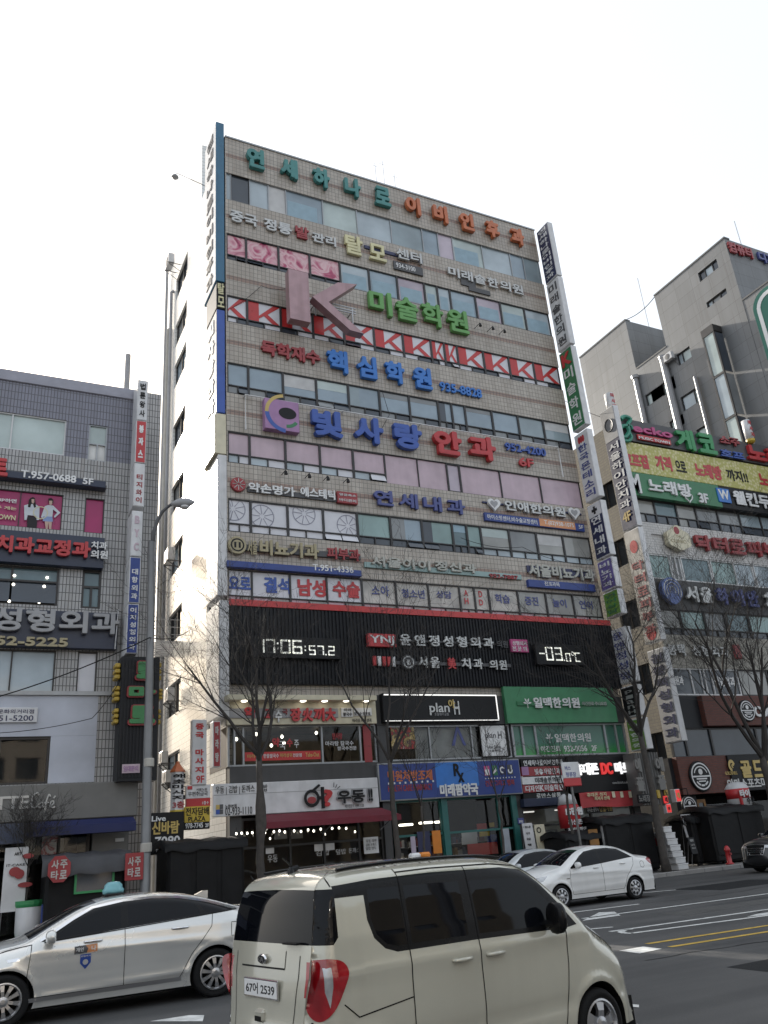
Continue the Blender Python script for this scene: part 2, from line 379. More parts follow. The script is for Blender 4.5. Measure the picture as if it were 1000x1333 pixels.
cv = MB(); pts = [GX(823, 1215), GX(814, 1215), GX(808, 1213.2), GX(813, 1211), GX(822, 1209.5)]
for a, b in zip(pts, pts[1:]):
    a = np.array(a); b = np.array(b); d = (b-a)/np.linalg.norm(b-a); n = np.array((-d[1], d[0], 0))*.07
    cv.add([(*(q)[:2], .005) for q in (a-n, b-n, b+n, a+n)], [[0, 1, 2, 3]])
struct(cv.build('lane_marking', 'line_white'))
mark('centre_line', [extend(842, 1229, 1000, 1205, .13, 60), extend(872, 1233, 1000, 1213, .13, 60)], 'line_yellow')
mark('centre_line', [[(-60, 12.3, 0), (1, 12.3, 0), (1, 12.43, 0), (-60, 12.43, 0)]], 'line_yellow')

mat('asphalt_new', (.026, .027, .029), .85, scale=3, bump=.4, bscale=50); mat('asphalt_old', (.075, .073, .07), .85, var=.2, scale=2, bump=.4, bscale=50); mat('tar', (.010, .010, .011), .6)
for i, (x0, y0, x1, y1) in enumerate(((9.6, 8.2, 13.4, 9.5), (14.5, 15.1, 22, 16.0), (20, 19.2, 23.5, 21.3), (2, 16.4, 6, 17.3), (17, 10.2, 26, 10.9))):
    struct(MB().add([(x0, y0, .0025), (x1, y0+.05, .0025), (x1-.06, y1, .0025), (x0+.04, y1-.03, .0025)], [[0, 1, 2, 3]]).build('asphalt_patch', 'asphalt_new' if i % 2 == 0 else 'asphalt_old'))
for i, (x0, y0, a, L_) in enumerate(((9.5, 10.9, .15, 7), (12, 14.2, -.1, 9), (15.5, 18.3, .3, 6), (10.6, 7.3, 1.1, 3.5), (19, 13.4, .05, 10), (13.2, 17.6, 1.4, 4))):
    b = MB(); p = np.array([x0, y0]); P = [p]
    for k in range(int(L_/.25)): a += rnd.gauss(0, .22); a *= .93 if i not in (3, 5) else 1; p = p+.25*np.array([math.cos(a), math.sin(a)]); P.append(p)
    vs = []
    for k, p in enumerate(P): w_ = rnd.uniform(.006, .02); vs += [(p[0]-w_*math.sin(a), p[1]-w_, .0045), (p[0]+w_*math.sin(a), p[1]+w_, .0045)]
    struct(b.add(vs, [[2*k, 2*k+2, 2*k+3, 2*k+1] for k in range(len(P)-1)]).build('road_crack', 'tar'))
# ------------------------------------------------------------------ window builder
def window(parent, x0, x1, z0, z1, Y, pane, fr=.05, sub=None, dep=.12, name='window', fmat='alu_dark', mull=(), subpanes=None):
    """street-side window: frame mesh, with each pane a child; sub = height of the row of small lights below"""
    b = MB(); ya, yb = Y-.015, Y+dep
    b.box(x0, x0+fr, ya, yb, z0, z1); b.box(x1-fr, x1, ya, yb, z0, z1)
    b.box(x0+fr, x1-fr, ya, yb, z0, z0+fr); b.box(x0+fr, x1-fr, ya, yb, z1-fr, z1)
    zs = z0+fr
    if sub:
        zs = z0+sub; b.box(x0+fr, x1-fr, ya, yb, zs-fr, zs)
        xm = (x0+x1)/2; b.box(xm-fr/2, xm+fr/2, ya, yb, z0+fr, zs-fr)
    xs = [x0+fr]
    for t in mull:
        xm = x0+(x1-x0)*t; b.box(xm-fr/2, xm+fr/2, ya, yb, zs, z1-fr); xs += [xm-fr/2, xm+fr/2]
    xs.append(x1-fr)
    w = b.build(name, fmat, parent)
    ps = pane if isinstance(pane, (list, tuple)) else [pane]
    for i in range(0, len(xs), 2):
        t = rnd.uniform(-.006, .006); u = rnd.uniform(-.006, .006); yp = Y+.05
        q = MB().add([(xs[i], yp-t-u, zs), (xs[i+1], yp+t-u, zs), (xs[i+1], yp+t+u, z1-fr), (xs[i], yp-t+u, z1-fr)], [[0, 1, 2, 3]])
        q.build('pane', ps[(i//2) % len(ps)], w)
    if sub:
        sp = subpanes or ['pane_dark', 'pane_dark']
        for k, (a, c) in enumerate(((x0+fr, xm-fr/2), (xm+fr/2, x1-fr))):
            yo = Y-.11 if rnd.random() < .13 else Y+.05            # some of the small lights stand ajar
            MB().add([(a, yo, z0+fr), (c, yo, z0+fr), (c, Y+.05, zs-fr), (a, Y+.05, zs-fr)], [[0, 1, 2, 3]]).build('pane', sp[k % len(sp)], w)
    return w
def swindow(parent, y0, y1, z0, z1, X, pane, fr=.06, dep=.2, mull=(), name='window', fmat='alu_dark', out=False):
    """window in a wall that faces left"""
    b = MB(); xa, xb = X+.10, X+.10+dep
    b.box(xa, xb, y0, y0+fr, z0, z1); b.box(xa, xb, y1-fr, y1, z0, z1); b.box(xa, xb, y0+fr, y1-fr, z0, z0+fr); b.box(xa, xb, y0+fr, y1-fr, z1-fr, z1)
    ys = [y0+fr]
    for t in mull:
        ym = y0+(y1-y0)*t; b.box(xa, xb, ym-fr/2, ym+fr/2, z0+fr, z1-fr); ys += [ym-fr/2, ym+fr/2]
    ys.append(y1-fr); w = b.build(name, fmat, parent)
    ps = pane if isinstance(pane, (list, tuple)) else [pane]
    for i in range(0, len(ys), 2):
        MB().add([(X+.17, ys[i], z0+fr), (X+.17, ys[i+1], z0+fr), (X+.17, ys[i+1], z1-fr), (X+.17, ys[i], z1-fr)], [[0, 3, 2, 1]]).build('pane', ps[(i//2) % len(ps)], w)
    return w

# ------------------------------------------------------------------ MAIN BUILDING: ten floors of ribbon windows
XL, XR = 8.66, 27.32
main = thing('office_building', 'ten storey beige tiled clinic building with ribbon windows and white side wall', 'building', (18, 30, 0))
C13 = [8.70, 9.65, 11.25, 12.85, 14.45, 16.05, 17.65, 19.25, 20.03, 20.80, 22.40, 24.0, 25.6, 27.28]
CA = [8.70, 8.95, 9.86, 10.83, 11.75, 13.72, 15.63, 17.61, 19.51, 20.48, 21.41, 23.34, 25.23, 26.15, 27.28]
rows = {'A': (31.05, 32.70), 'B': (27.50, 29.02), 'C': (24.05, 25.50), 'D': (20.40, 21.95), 'E': (17.08, 18.56), 'F': (14.02, 15.48), 'G': (11.14, 12.44)}
bands = [(32.70, 34.93), (29.02, 31.05), (25.50, 27.50), (21.95, 24.05), (18.56, 20.40), (15.48, 17.08), (12.44, 14.02)]
wl = MB()
for z0, z1 in bands: wl.box(XL-.01, XR, 30, 30.34, z0, z1)
wl.box(XL-.01, XR, 30.0, 30.34, 7.54, 7.90)
for ra, rb_ in rows.values(): wl.box(XL-.01, XL+.03, 30.0, 30.34, ra, rb_)
wl.box(XL-.01, XL+.3, 30.31, 30.34, .16, 7.53)
wl.build('wall', 'beige_tile', main)
st = MB()
for z0, z1 in bands:
    zc = z0+(z1-z0)*.5; st.box(XL+.02, XR-.02, 29.996, 30.1, zc-.115, zc+.115)
st.build('tile_stripe', 'brown_tile', main)
cp = MB(); cp.box(XL-.03, XR+.03, 29.95, 30.4, 34.93, 35.02); cp.build('coping', 'alu_grey', main)
co = MB(); co.box(XL+.35, XR-.32, 30.36, 41.9, 6.5, 34.3); co.box(XL+.35, XR-.32, 34.5, 41.9, .16, 6.49); co.box(XL+.31, XR-.32, 30.2, 34.4, 4.45, 4.9); co.build('core', 'dark_room', main)
rf = MB(); rf.box(XL, XR, 30.41, 42, 34.3, 34.6); rf.build('roof', 'roof_grey', main)
ph = MB(); ph.box(XL+.01, 18.0, 34.6, 42.2, 34.61, 38.9); ph.build('stair_house', 'white_tile', main)
bw = MB(); bw.box(XR-.3, XR, 30.35, 42, .16, 34.3); bw.box(XL+.35, XR-.31, 41.91, 42, .16, 34.3); bw.build('rear_wall', 'yellow_brick', main)
# side wall with its openings
fl = [0.2+3.5*i for i in range(10)]
holes = []
for zt in (33.9, 30.6, 27.9, 24.0, 20.3, 16.8, 13.3, 9.8, 6.6):
    holes.append((37.6, 40.4, zt-1.5, zt))
slits = [(32.35, 33.15, zt-2.3, zt) for zt in (33.2, 29.4, 25.9, 22.6, 19.1, 15.6, 12.5, 9.0)]
sw = MB()
for a, b, c, d in cells(30.345, 42.2, .16, 34.92, holes+slits): sw.box(XL-.01, XL+.3, a, b, c, d)
sw.build('side_wall', 'white_tile', main)
for i, hh in enumerate(holes): swindow(main, *hh, XL, ['pane_dark', 'pane_grey', 'pane_blue'][i % 3], mull=(.5,))
for hh in slits: swindow(main, *hh, XL, 'pane_dark')
# window rows
def blind(w, a, b, z0, z1, Y):
    q = rnd.random()
    if q < .3: MB().box(a, b, Y, Y+.004, z1-(z1-z0)*rnd.uniform(.2, .6), z1).build('blind', rnd.choice(['curtain_white', 'pane_grey', 'curtain', 'pane_mint']), w)
    elif q < .45: MB().box(a, a+(b-a)*rnd.uniform(.3, .55), Y, Y+.004, z0, z1).build('blind', rnd.choice(['pane_mid', 'pane_dark', 'pane_grey']), w)
for i in range(14):
    p = ['pane_pale', 'pane_dark', 'pane_pale', 'curtain_white', 'pane_blue', 'pane_mint', 'pane_pale', 'pane_mid', 'pane_blue', 'pane_lilac', 'pane_mint', 'pane_pale', 'pane_blue', 'pane_mid'][i]
    w = window(main, CA[i], CA[i+1], *rows['A'], 30.06, p, .022, fmat='alu_dark' if i == 1 else 'alu_grey')
    if i in (4, 10): MB().box(CA[i]+.1, CA[i+1]-.3, 30.10, 30.105, 31.1, 32.1).build('blind', 'curtain', w)
for i in range(13):
    a, b = C13[i], C13[i+1]
    pb = 'poster_pink' if i < 4 else ['pane_pale', 'pane_blue', 'pane_lilac', 'pane_mint'][i % 4]
    w = window(main, a, b, *rows['B'], 30.04, pb, .05, sub=.33 if i < 4 else None)
    if i >= 4:
        MB().box(a+.16, b-.16, 30.082, 30.088, rows['B'][0]+.15, rows['B'][0]+.95).build('blind', 'curtain', w)
    w = window(main, a, b, *rows['C'], 30.04, 'film_white', .05, sub=.36, subpanes=['pane_dark', 'film_white'] if i % 3 else ['film_white', 'pane_dark'])
    x0, x1, z0, z1 = a+.05, b-.05, rows['C'][0]+.36, rows['C'][1]-.05; W = x1-x0; H = z1-z0; zm = (z0+z1)/2
    if i == 0: x0 = x1-1.5; W = 1.5
    k = MB(); yk = 30.075
    P_ = lambda u, v: (min(max(x0+u*W, a+.05), b-.05), yk, z0+v*H)
    if i > 0: k.add([P_(0, 0), P_(.34, 0), P_(.34, 1), P_(0, 1)], [[0, 1, 2, 3]])
    k.add([P_(.34, .34), P_(.80, 1), P_(1, 1), P_(1, .97), P_(.62, .5), P_(1, .03), P_(1, 0), P_(.80, 0), P_(.5, .38), P_(.34, .2)], [[0, 9, 8, 7, 6, 5, 4, 3, 2, 1]])
    k.build('printed_letter', 'film_red', w)
    w = window(main, a, b, *rows['D'], 30.04, 'pane_blue' if i < 11 else 'pane_mid', .05, sub=.45, subpanes=['pane_grey', 'pane_dark'])
    blind(w, a+.06, b-.06, rows['D'][0]+.46, rows['D'][1]-.06, 30.082)
    if i < 5: w = window(main, a, b, *rows['E'], 30.04, 'film_pink', .05, sub=.45, subpanes=['pane_pale', 'film_white'])
    pf = 'film_white' if i < 4 else ['pane_green', 'pane_blue', 'pane_green', 'pane_teal', 'pane_green', 'pane_blind', 'pane_grey', 'pane_blind', 'pane_blind'][i-4]
    w = window(main, a, b, *rows['F'], 30.04, pf, .05, sub=.40, subpanes=['film_white', 'film_white'] if i < 4 else (['pane_dark', 'pane_dark'] if i < 9 else ['pane_pale', 'pane_pale']))
    if i >= 4: blind(w, a+.06, b-.06, rows['F'][0]+.41, rows['F'][1]-.06, 30.082)
    if i < 4:                                                     # circle with spokes printed on the film
        cx, cz = (a+b)/2+(-.25, -.3, -.05, .35)[i], 14.95+(.1, -.1, .22, -.14)[i]; r = .52; t = MB()
        N = 28; yk = 30.078; cl = lambda p: (min(max(p[0], a+.05), b-.05), yk, min(max(p[1], 14.44), 15.42))
        for j in range(N):
            t0, t1 = 2*math.pi*j/N, 2*math.pi*(j+1)/N
            t.add([cl((cx+q*math.cos(u), cz+q*math.sin(u))) for q, u in ((r, t0), (r, t1), (r-.035, t1), (r-.035, t0))], [[0, 3, 2, 1]])
        for j in range(9):
            u = 2*math.pi*j/9+.3; d = np.array((math.cos(u), math.sin(u))); nn = np.array((-d[1], d[0]))*.015
            t.add([cl((cx+q[0], cz+q[1])) for q in (d*.1-nn, d*(r-.03)-nn, d*(r-.03)+nn, d*.1+nn)], [[0, 3, 2, 1]])
        t.build('printed_circle', 'print_grey', w)
    pg = 'film_white' if i < 4 else 'film_cream' if i < 10 else 'pane_blind'
    window(main, a, b, *rows['G'], 30.04, pg, .04 if i else .03, sub=.26, subpanes=['film_pink', 'pane_blind'])
# sixth floor: wide film panels to the right of the fifth bay
for a, b in ((16.05, 17.75), (17.75, 19.32)): window(main, a, b, *rows['E'], 30.04, 'film_pink', .02)
window(main, 19.32, 20.05, *rows['E'], 30.04, 'pane_lilac', .06)
for a, b in ((20.05, 22.35), (22.35, 24.75), (24.75, 27.28)): window(main, a, b, *rows['E'], 30.04, 'film_pink', .03)
# third floor: black ribbed cladding under a red strip
rb = MB(); rb.box(XL, XR+.02, 29.78, 30.3, 7.90, 10.88)
x = XL+.05
while x < XR: rb.box(x, x+.07, 29.73, 29.78, 7.92, 10.86); x += .155
rb.build('ribbed_cladding', 'black_rib', main)
rs = MB(); rs.box(XL-.02, XR+.04, 29.70, 30.3, 10.885, 11.135); rs.build('red_strip', 'film_red', main)
# frontage of the two lower floors
gc = MB(); gc.box(14.6, XR, 29.90, 30.3, 6.35, 7.535); gc.box(XL, 15.0, 29.88, 30.3, 4.40, 4.95); gc.box(14.62, 15.02, 29.9, 30.3, .16, 6.34); gc.box(15.02, XR, 29.93, 30.3, 4.87, 4.96)
gc.box(XL, XL+.42, 29.9, 30.3, .16, 4.39); gc.box(20.75, 21.0, 29.93, 30.3, .16, 4.86); gc.box(XR-.35, XR, 29.93, 30.3, .16, 4.86)
gc.build('shop_front_cladding', 'grey_clad', main)
# ------------------------------------------------------------------ SIGNS OF THE MAIN BUILDING
mat('sg_teal', (.045, .215, .205), .4); mat('sg_orange', (.50, .135, .045), .4); mat('sg_silver', (.46, .46, .45), .35, metal=.4); mat('sg_white', (.66, .66, .66), .35)
mat('sg_cream', (.60, .56, .33), .4); mat('sg_navy', (.022, .026, .085), .35); mat('sg_blue', (.03, .085, .36), .35); mat('sg_brightblue', (.02, .16, .52), .35)
mat('sg_red', (.46, .025, .03), .35); mat('sg_darkred', (.30, .03, .035), .4); mat('sg_green', (.11, .31, .075), .35); mat('sg_black', (.018, .018, .02), .4)
mat('sg_darkgrey', (.07, .07, .075), .5); mat('sg_grey', (.30, .30, .31), .4); mat('sg_purple', (.13, .10, .30), .4); mat('board_green', (.03, .17, .07), .35)
mat('board_lime', (.13, .27, .035), .4); mat('board_white', (.60, .60, .61), .35, dirt=.2); mat('board_blue', (.018, .045, .22), .35, dirt=.15); mat('board_navy', (.020, .024, .075), .35, dirt=.15)
mat('board_orange', (.60, .25, .10), .4); mat('board_cream', (.60, .55, .40), .4, dirt=.15); mat('board_pink', (.45, .05, .19), .4); mat('big_letter', (.36, .235, .25), .35, metal=.3, dirt=.3)
mat('sg_gold', (.50, .36, .10), .35); mat('sg_bronze', (.34, .29, .17), .4); mat('sg_steelgrey', (.40, .40, .36), .45); mat('sg_lilac', (.33, .17, .34), .4)
mat('sg_royal', (.06, .075, .24), .4); mat('text_black', (.02, .02, .022), .5)
mat('lamp_glow', (1, .95, .8), .4, emit=(1, .93, .78), es=2.6); mat('led_on', (1, 1, .9), .4, emit=(1, 1, .86), es=.25); mat('led_off', (.055, .055, .055), .5)
mat('letter_lit', (.9, .9, .9), .4, emit=(1, 1, 1), es=.45); mat('letter_lit_red', (.7, .03, .03), .4, emit=(1, .05, .05), es=.25); mat('tube_white', (.9, .9, .9), .4, emit=(1, .97, .9), es=.5)
def zz(ox, oy, k): return lambda x, y: (ox+k*x, oy+k*y)
Z1, Z2, Z3, Z4, Z5, Z6 = zz(190, 140, .33), zz(470, 210, .33), zz(190, 400, .33), zz(470, 440, .33), zz(190, 620, .33), zz(470, 630, .38)
W1, W2, W3, W4, W5, W6, W7, W8 = zz(190, 860, .33), zz(470, 870, .38), zz(0, 470, .21), zz(0, 670, .22), zz(0, 880, .28), zz(740, 300, .26), zz(740, 520, .26), zz(760, 780, .285)
Q4, Q5, Q6 = zz(280, 900, .22), zz(490, 980, .2), zz(660, 980, .2)
def wsign(name, label, cat, tl, br, Y=30.0, group=None):
    """root of a sign on a street front, at the foot of the box tl-br"""
    x0, z1 = FX(*tl, Y); x1, z0 = FX(*br, Y)
    return thing(name, label, cat, ((x0+x1)/2, Y, z0), group)
def pan(parent, tl, br, Y0, Y1, mt, name='panel', b=.012):
    x0, z1 = FX(*tl, Y0); x1, z0 = FX(*br, Y0); mb = MB(); mb.bbox(x0, x1, Y0, Y1, z0, z1, b); return mb.build(name, mt, parent)
def let(parent, items, Y, mt, depth=.1, bold=.02, name='lettering', spread=None):
    o = None
    for it in items:
        st, tl, br = it[:3]; sp = it[3] if len(it) > 3 else spread
        if sp and sp < .7 and parent is not None:                 # widely spaced: each raised letter is a part
            x0, z1 = FX(*tl, Y); x1, z0 = FX(*br, Y); p = (x1-x0)/(len(st)-1+sp)
            for i, ch in enumerate(st):
                mb = MB(); letters(mb, ch, (x0+i*p, Y+depth, z0), UX, p*sp, z1-z0, NX, depth, bold); o = mb.build('letter', mt, parent)
        else:
            mb = MB(); wtext(mb, st, tl, br, Y, depth, bold, 0, sp); o = mb.build(name, mt, parent)
    return o
def letsign(name, label, items, Y, mt, depth=.18, bold=.03, spread=None, cat='sign', group=None):
    return tag(let(None, items, Y, mt, depth, bold, name, spread), label, cat, group)

# roof band
r = wsign('channel_letter_sign', 'teal and orange Hangul letters along the top edge of the tall clinic building', 'sign', Z1(398, 150), Z2(650, 332))
let(r, [('연세하나로', Z1(398, 150), Z1(970, 392), .52)], 29.72, 'sg_teal', .22, .045); let(r, [('이비인후과', Z2(175, 130), Z2(650, 335), .52)], 29.72, 'sg_orange', .22, .045, 'second_lettering')
# ninth floor band
r = wsign('channel_letter_sign', 'off-white letters with one red character above the pink photo posters', 'sign', Z1(332, 405), Z1(752, 550))
let(r, [('중국', Z1(332, 400), Z1(442, 472)), ('정통', Z1(466, 432), Z1(576, 505)), ('관리', Z1(655, 488), Z1(752, 550))], 29.86, 'sg_silver', .1, .035); let(r, [('발', Z1(590, 462), Z1(645, 522))], 29.86, 'sg_darkred', .1, .03, 'second_lettering')
r = wsign('channel_letter_sign', 'cream hair loss centre letters on a navy bar with a small phone plate', 'sign', Z1(785, 495), Z2(247, 450))
pan(r, Z1(862, 540), Z2(245, 402), 29.93, 30.0, 'sg_navy', 'back_bar'); let(r, [('탈', Z1(785, 495), Z1(860, 587)), ('모', Z1(880, 530), Z1(952, 610))], 29.80, 'sg_cream', .16, .03); let(r, [('센터', Z2(137, 337), Z2(243, 405))], 29.80, 'sg_silver', .14, .03, 'second_lettering')
pan(r, Z2(128, 390), Z2(247, 452), 29.9, 30.0, 'sg_darkgrey', 'phone_plate'); let(r, [('934-3100', Z2(138, 398), Z2(216, 436))], 29.88, 'sg_white', .02, .01, 'phone_number')
r = wsign('channel_letter_sign', 'thin silver letters with dark backing plates at right of the ninth floor band', 'sign', Z2(342, 412), Z2(643, 530))
pan(r, Z2(392, 450), Z2(455, 500), 29.93, 30, 'sg_darkgrey', 'back_bar'); pan(r, Z2(425, 490), Z2(512, 530), 29.92, 30, 'sg_darkgrey', 'back_bar'); let(r, [('미래솔한의원', Z2(342, 412), Z2(643, 527), .86)], 29.84, 'sg_silver', .1, .025)
# big letter K, standing off the wall on a steel frame
r = wsign('giant_letter_sign', 'huge dull pink metal letter K standing off the wall on a steel frame', 'sign', (375, 349), (473, 434), 29.3)
kx0, kz1 = FX(375.5, 349.5, 28.9); kx1, kz0 = FX(406, 420, 28.9)
Kp = lambda x, y: FX(x, y, 28.9)
poly1 = [(kx0, kz0), (kx1-.05, kz0), (kx1-.05, kz1), (kx0, kz1)]
a1 = Kp(407, 386); a2 = Kp(440, 367.5); a3 = Kp(465, 370); a4 = Kp(424, 391); b1 = Kp(456, 429.5); b2 = Kp(474, 434.5); b3 = Kp(434, 390.5)
poly2 = [a1, b1, b2, Kp(428, 393), a3, a2]
mb = MB(); mb.prism(poly1, lambda x, z: (x, 28.9, z), lambda x, z: (x, 29.35, z)); mb.prism(poly2, lambda x, z: (x, 28.9, z), lambda x, z: (x, 29.35, z)); mb.build('letter_body', 'big_letter', r)
mb = MB()
for z in (kz0+.5, (kz0+kz1)/2+.3, kz1-.4):
    for x in (kx0+.3, kx0+1.0): mb.tube([(x, 29.36, z), (x, 30, z)], .04, 6)
for dx in (1.5, 3.4): mb.tube([(kx0+dx, 29.5, kz0+.9), (kx0+dx, 29.5, kz1-.9)], .035, 6); mb.tube([(kx0+dx, 29.5, kz0+1.6), (kx0+dx, 30, kz0+1.6)], .03, 6)
for z in (kz0+1.5, kz0+1.8, kz1-1.1): mb.tube([(kx0+.3, 29.5, z), (kx0+3.6, 29.5, z)], .03, 6)
mb.build('steel_frame', 'steel', r)
r = wsign('channel_letter_sign', 'bright green art school letters below the dark windows at right of the giant K', 'sign', Z2(30, 500), Z2(430, 680))
let(r, [('미술학원', Z2(30, 500), Z2(430, 682), .84)], 29.72, 'sg_green', .22, .03)
GRP_L = 'small spotlights standing off the facade'
def spot(q, label, ln=.5, Y=30.0):
    x, z = FX(*q, 29.5); t = thing('spotlight', label, 'lamp', (x, Y, z+.1), GRP_L)
    mb = MB(); mb.tube([(x, Y, z+.12), (x, Y-ln, z+.12), (x, Y-ln-.02, z+.02)], .016, 6); mb.build('arm', 'cable', t)
    mb = MB(); mb.lathe([(.02, .10), (.05, .08), (.075, -.02), (.08, -.07)], (x, Y-ln-.02, z-.02), 10); mb.build('lamp_head', 'sg_black', t)
for i, q in enumerate((Z2(470, 645), Z2(520, 658), Z2(566, 670))): spot(q, ['small dark spotlight nearest the end of the green art school letters', 'middle of three dark spotlights beside the green letters', 'small dark spotlight farthest right of the green letters'][i])
for i, q in enumerate((Z3(552, 652), Z3(645, 665), Z3(718, 675), Z3(797, 684))): spot(q, ['first spotlight from the left above the wellness letters', 'second spotlight from the left above the wellness letters', 'third spotlight above the wellness letters', 'spotlight over the small red plate of the wellness sign'][i])
# seventh floor band
letsign('channel_letter_sign', 'small dark red letters at left under the red K film strip', [('독학재수', Z3(455, 125), Z3(690, 228))], 29.85, 'sg_darkred', .12, .04)
r = wsign('channel_letter_sign', 'bright blue letters with a blue phone number under the red K film strip', 'sign', Z3(715, 160), Z4(480, 237))
let(r, [('핵심학원', Z3(715, 160), Z4(285, 205), .68)], 29.74, 'sg_brightblue', .2, .04); let(r, [('935-8828', Z4(310, 170), Z4(480, 237))], 29.85, 'sg_brightblue', .1, .03, 'phone_number')
# sixth floor band: eye clinic
r = wsign('logo_sign', 'square pink plate with an eye in yellow, blue and green arcs', 'sign', Z3(468, 355), Z3(607, 495))
pan(r, Z3(468, 355), Z3(607, 495), 29.66, 30, 'sg_lilac')
ex0, ez1 = FX(*Z3(468, 355), 29.66); ex1, ez0 = FX(*Z3(607, 495), 29.66); ew, eh = ex1-ex0, ez1-ez0
def arc(mb, cx, cz, r0, r1, t0, t1, Y, sq=1.0, n=18, taper=False):
    vs = []
    for i in range(n+1):
        t = t0+(t1-t0)*i/n; k = math.sin(math.pi*i/n) if taper else 1
        ra = r0+(r1-r0)*(.5-.5*k); rb = r1-(r1-r0)*(.5-.5*k)
        vs += [(cx+ra*math.cos(t), Y, cz+ra*sq*math.sin(t)), (cx+rb*math.cos(t), Y, cz+rb*sq*math.sin(t))]
    mb.add(vs, [[2*i, 2*i+2, 2*i+3, 2*i+1] if t1 > t0 else [2*i, 2*i+1, 2*i+3, 2*i+2] for i in range(n)])
def disc(mb, cx, cz, rx, rz, Y, n=24): mb.add([(cx+rx*math.cos(2*math.pi*i/n), Y, cz+rz*math.sin(2*math.pi*i/n)) for i in range(n)], [list(range(n))])
mb = MB(); arc(mb, ex0+.62*ew, ez0+.55*eh, .52*ew, .62*ew, 1.7, 3.15, 29.652); mb.build('yellow_arc', 'sg_gold', r)
mb = MB(); arc(mb, ex0+.62*ew, ez0+.58*eh, .50*ew, .62*ew, 3.2, 4.65, 29.652); mb.build('blue_arc', 'sg_blue', r)
mb = MB(); arc(mb, ex0+.62*ew, ez0+.52*eh, .30*ew, .40*ew, 4.7, 5.7, 29.652); mb.build('green_arc', 'board_green', r)
mb = MB(); disc(mb, ex0+.66*ew, ez0+.58*eh, .26*ew, .19*eh, 29.65); mb.build('pupil', 'sg_black', r)
r = wsign('channel_letter_sign', 'very large blue and red eye clinic letters with phone number and 6F', 'sign', Z3(655, 395), Z4(733, 512))
let(r, [('빛사랑', Z3(655, 395), Z4(248, 445), .72)], 29.68, 'sg_blue', .26, .05); let(r, [('안과', Z4(285, 355), Z4(540, 487), .78)], 29.68, 'sg_red', .26, .05, 'second_lettering')
let(r, [('952-4200', Z4(568, 410), Z4(733, 467))], 29.85, 'sg_blue', .1, .03, 'phone_number'); let(r, [('6F', Z4(622, 468), Z4(685, 512))], 29.85, 'sg_red', .1, .03, 'floor_number')
fr = thing('pipe_frame', 'thin white pipe frame round the eye clinic letters', 'frame', (18, 30, 18.5))
x0, zt = FX(*Z3(392, 338), 29.8); x1 = 26.1; zb = 18.62; zt = FX(*Z3(392, 345), 29.8)[1]
mb = MB(); mb.tube([(x0, 29.8, zb), (x0, 29.8, zt), (x1, 29.8, zt), (x1, 29.8, zb)], .035, 6); mb.build('pipe', 'alu_white', fr)
mb = MB()
for x in (x0, 14, 18, 22, x1): mb.tube([(x, 29.8, zt), (x, 30.0, zt)], .03, 6)
mb.build('bracket', 'alu_white', fr)
# fifth floor band
r = wsign('channel_letter_sign', 'white wellness letters on a dark bar between a red wheel badge and a red plate', 'sign', Z3(340, 672), Z3(837, 778))
pan(r, Z3(400, 706), Z3(756, 768), 29.92, 30, 'sg_darkgrey', 'back_bar')
bx, bz = FX(*Z3(366, 697), 29.85); mb = MB(); mb.lathe([(.30, .0), (.32, .05), (.32, .12)], (bx, 29.86, bz), 24, 'y'); mb.build('badge', 'sg_darkred', r)
mb = MB()
for j in range(8):
    u = 2*math.pi*j/8; mb.tube([(bx+.06*math.cos(u), 29.85, bz+.06*math.sin(u)), (bx+.26*math.cos(u), 29.85, bz+.26*math.sin(u))], .018, 5)
mb.build('badge_spokes', 'sg_silver', r)
let(r, [('약손명가', Z3(405, 688), Z3(590, 747)), ('에스테틱', Z3(610, 706), Z3(748, 760))], 29.84, 'sg_white', .08, .03)
pan(r, Z3(755, 724), Z3(837, 778), 29.82, 30, 'sg_darkred', 'side_plate'); let(r, [('얼굴축소', Z3(763, 732), Z3(830, 749)), ('바디관리', Z3(763, 752), Z3(830, 771))], 29.80, 'sg_white', .02, .01, 'side_lettering')
letsign('channel_letter_sign', 'plain dark blue internal clinic letters between two smaller signs', [('연세내과', Z4(50, 595), Z4(415, 697), .76)], 29.82, 'sg_royal', .14, .035)
r = wsign('channel_letter_sign', 'silver outlined letters with two heart badges over a blue and orange board', 'sign', Z4(487, 625), Z4(885, 765))
pan(r, Z4(487, 687), Z4(885, 764), 29.86, 30, 'board_blue'); pan(r, Z4(702, 711), Z4(848, 757), 29.845, 29.86, 'board_orange', 'orange_field'); pan(r, Z4(480, 650), Z4(870, 692), 29.94, 30, 'sg_navy', 'back_bar')
let(r, [('인애한의원', Z4(565, 638), Z4(810, 707))], 29.82, 'sg_silver', .14, .035)
let(r, [('아이소망센터,비수술교정센터', Z4(497, 694), Z4(697, 737))], 29.85, 'sg_white', .01, .008, 'small_lettering'); let(r, [('T.(02)938-1075', Z4(722, 718), Z4(842, 752)), ('5F', Z4(858, 737), Z4(878, 754))], 29.835, 'sg_white', .01, .008, 'phone_number')
for q in (Z4(526, 655), Z4(842, 690)):
    hx, hz = FX(*q, 29.85); pl = []
    for i in range(26):
        t = 2*math.pi*i/26; pl.append((hx+.022*16*math.sin(t)**3, hz+.022*(13*math.cos(t)-5*math.cos(2*t)-2*math.cos(3*t)-math.cos(4*t))))
    mb = MB(); mb.prism(pl[::-1], lambda x, z: (x, 29.82, z), lambda x, z: (x, 29.95, z)); h_ = mb.build('heart_badge', 'sg_white', r)
    mb = MB(); mb.prism([(hx+(a-hx)*.6-.03, hz+(b-hz)*.6) for a, b in pl[::-1]], lambda x, z: (x, 29.81, z), lambda x, z: (x, 29.818, z)); mb.build('badge_inlay', 'sg_grey', h_)
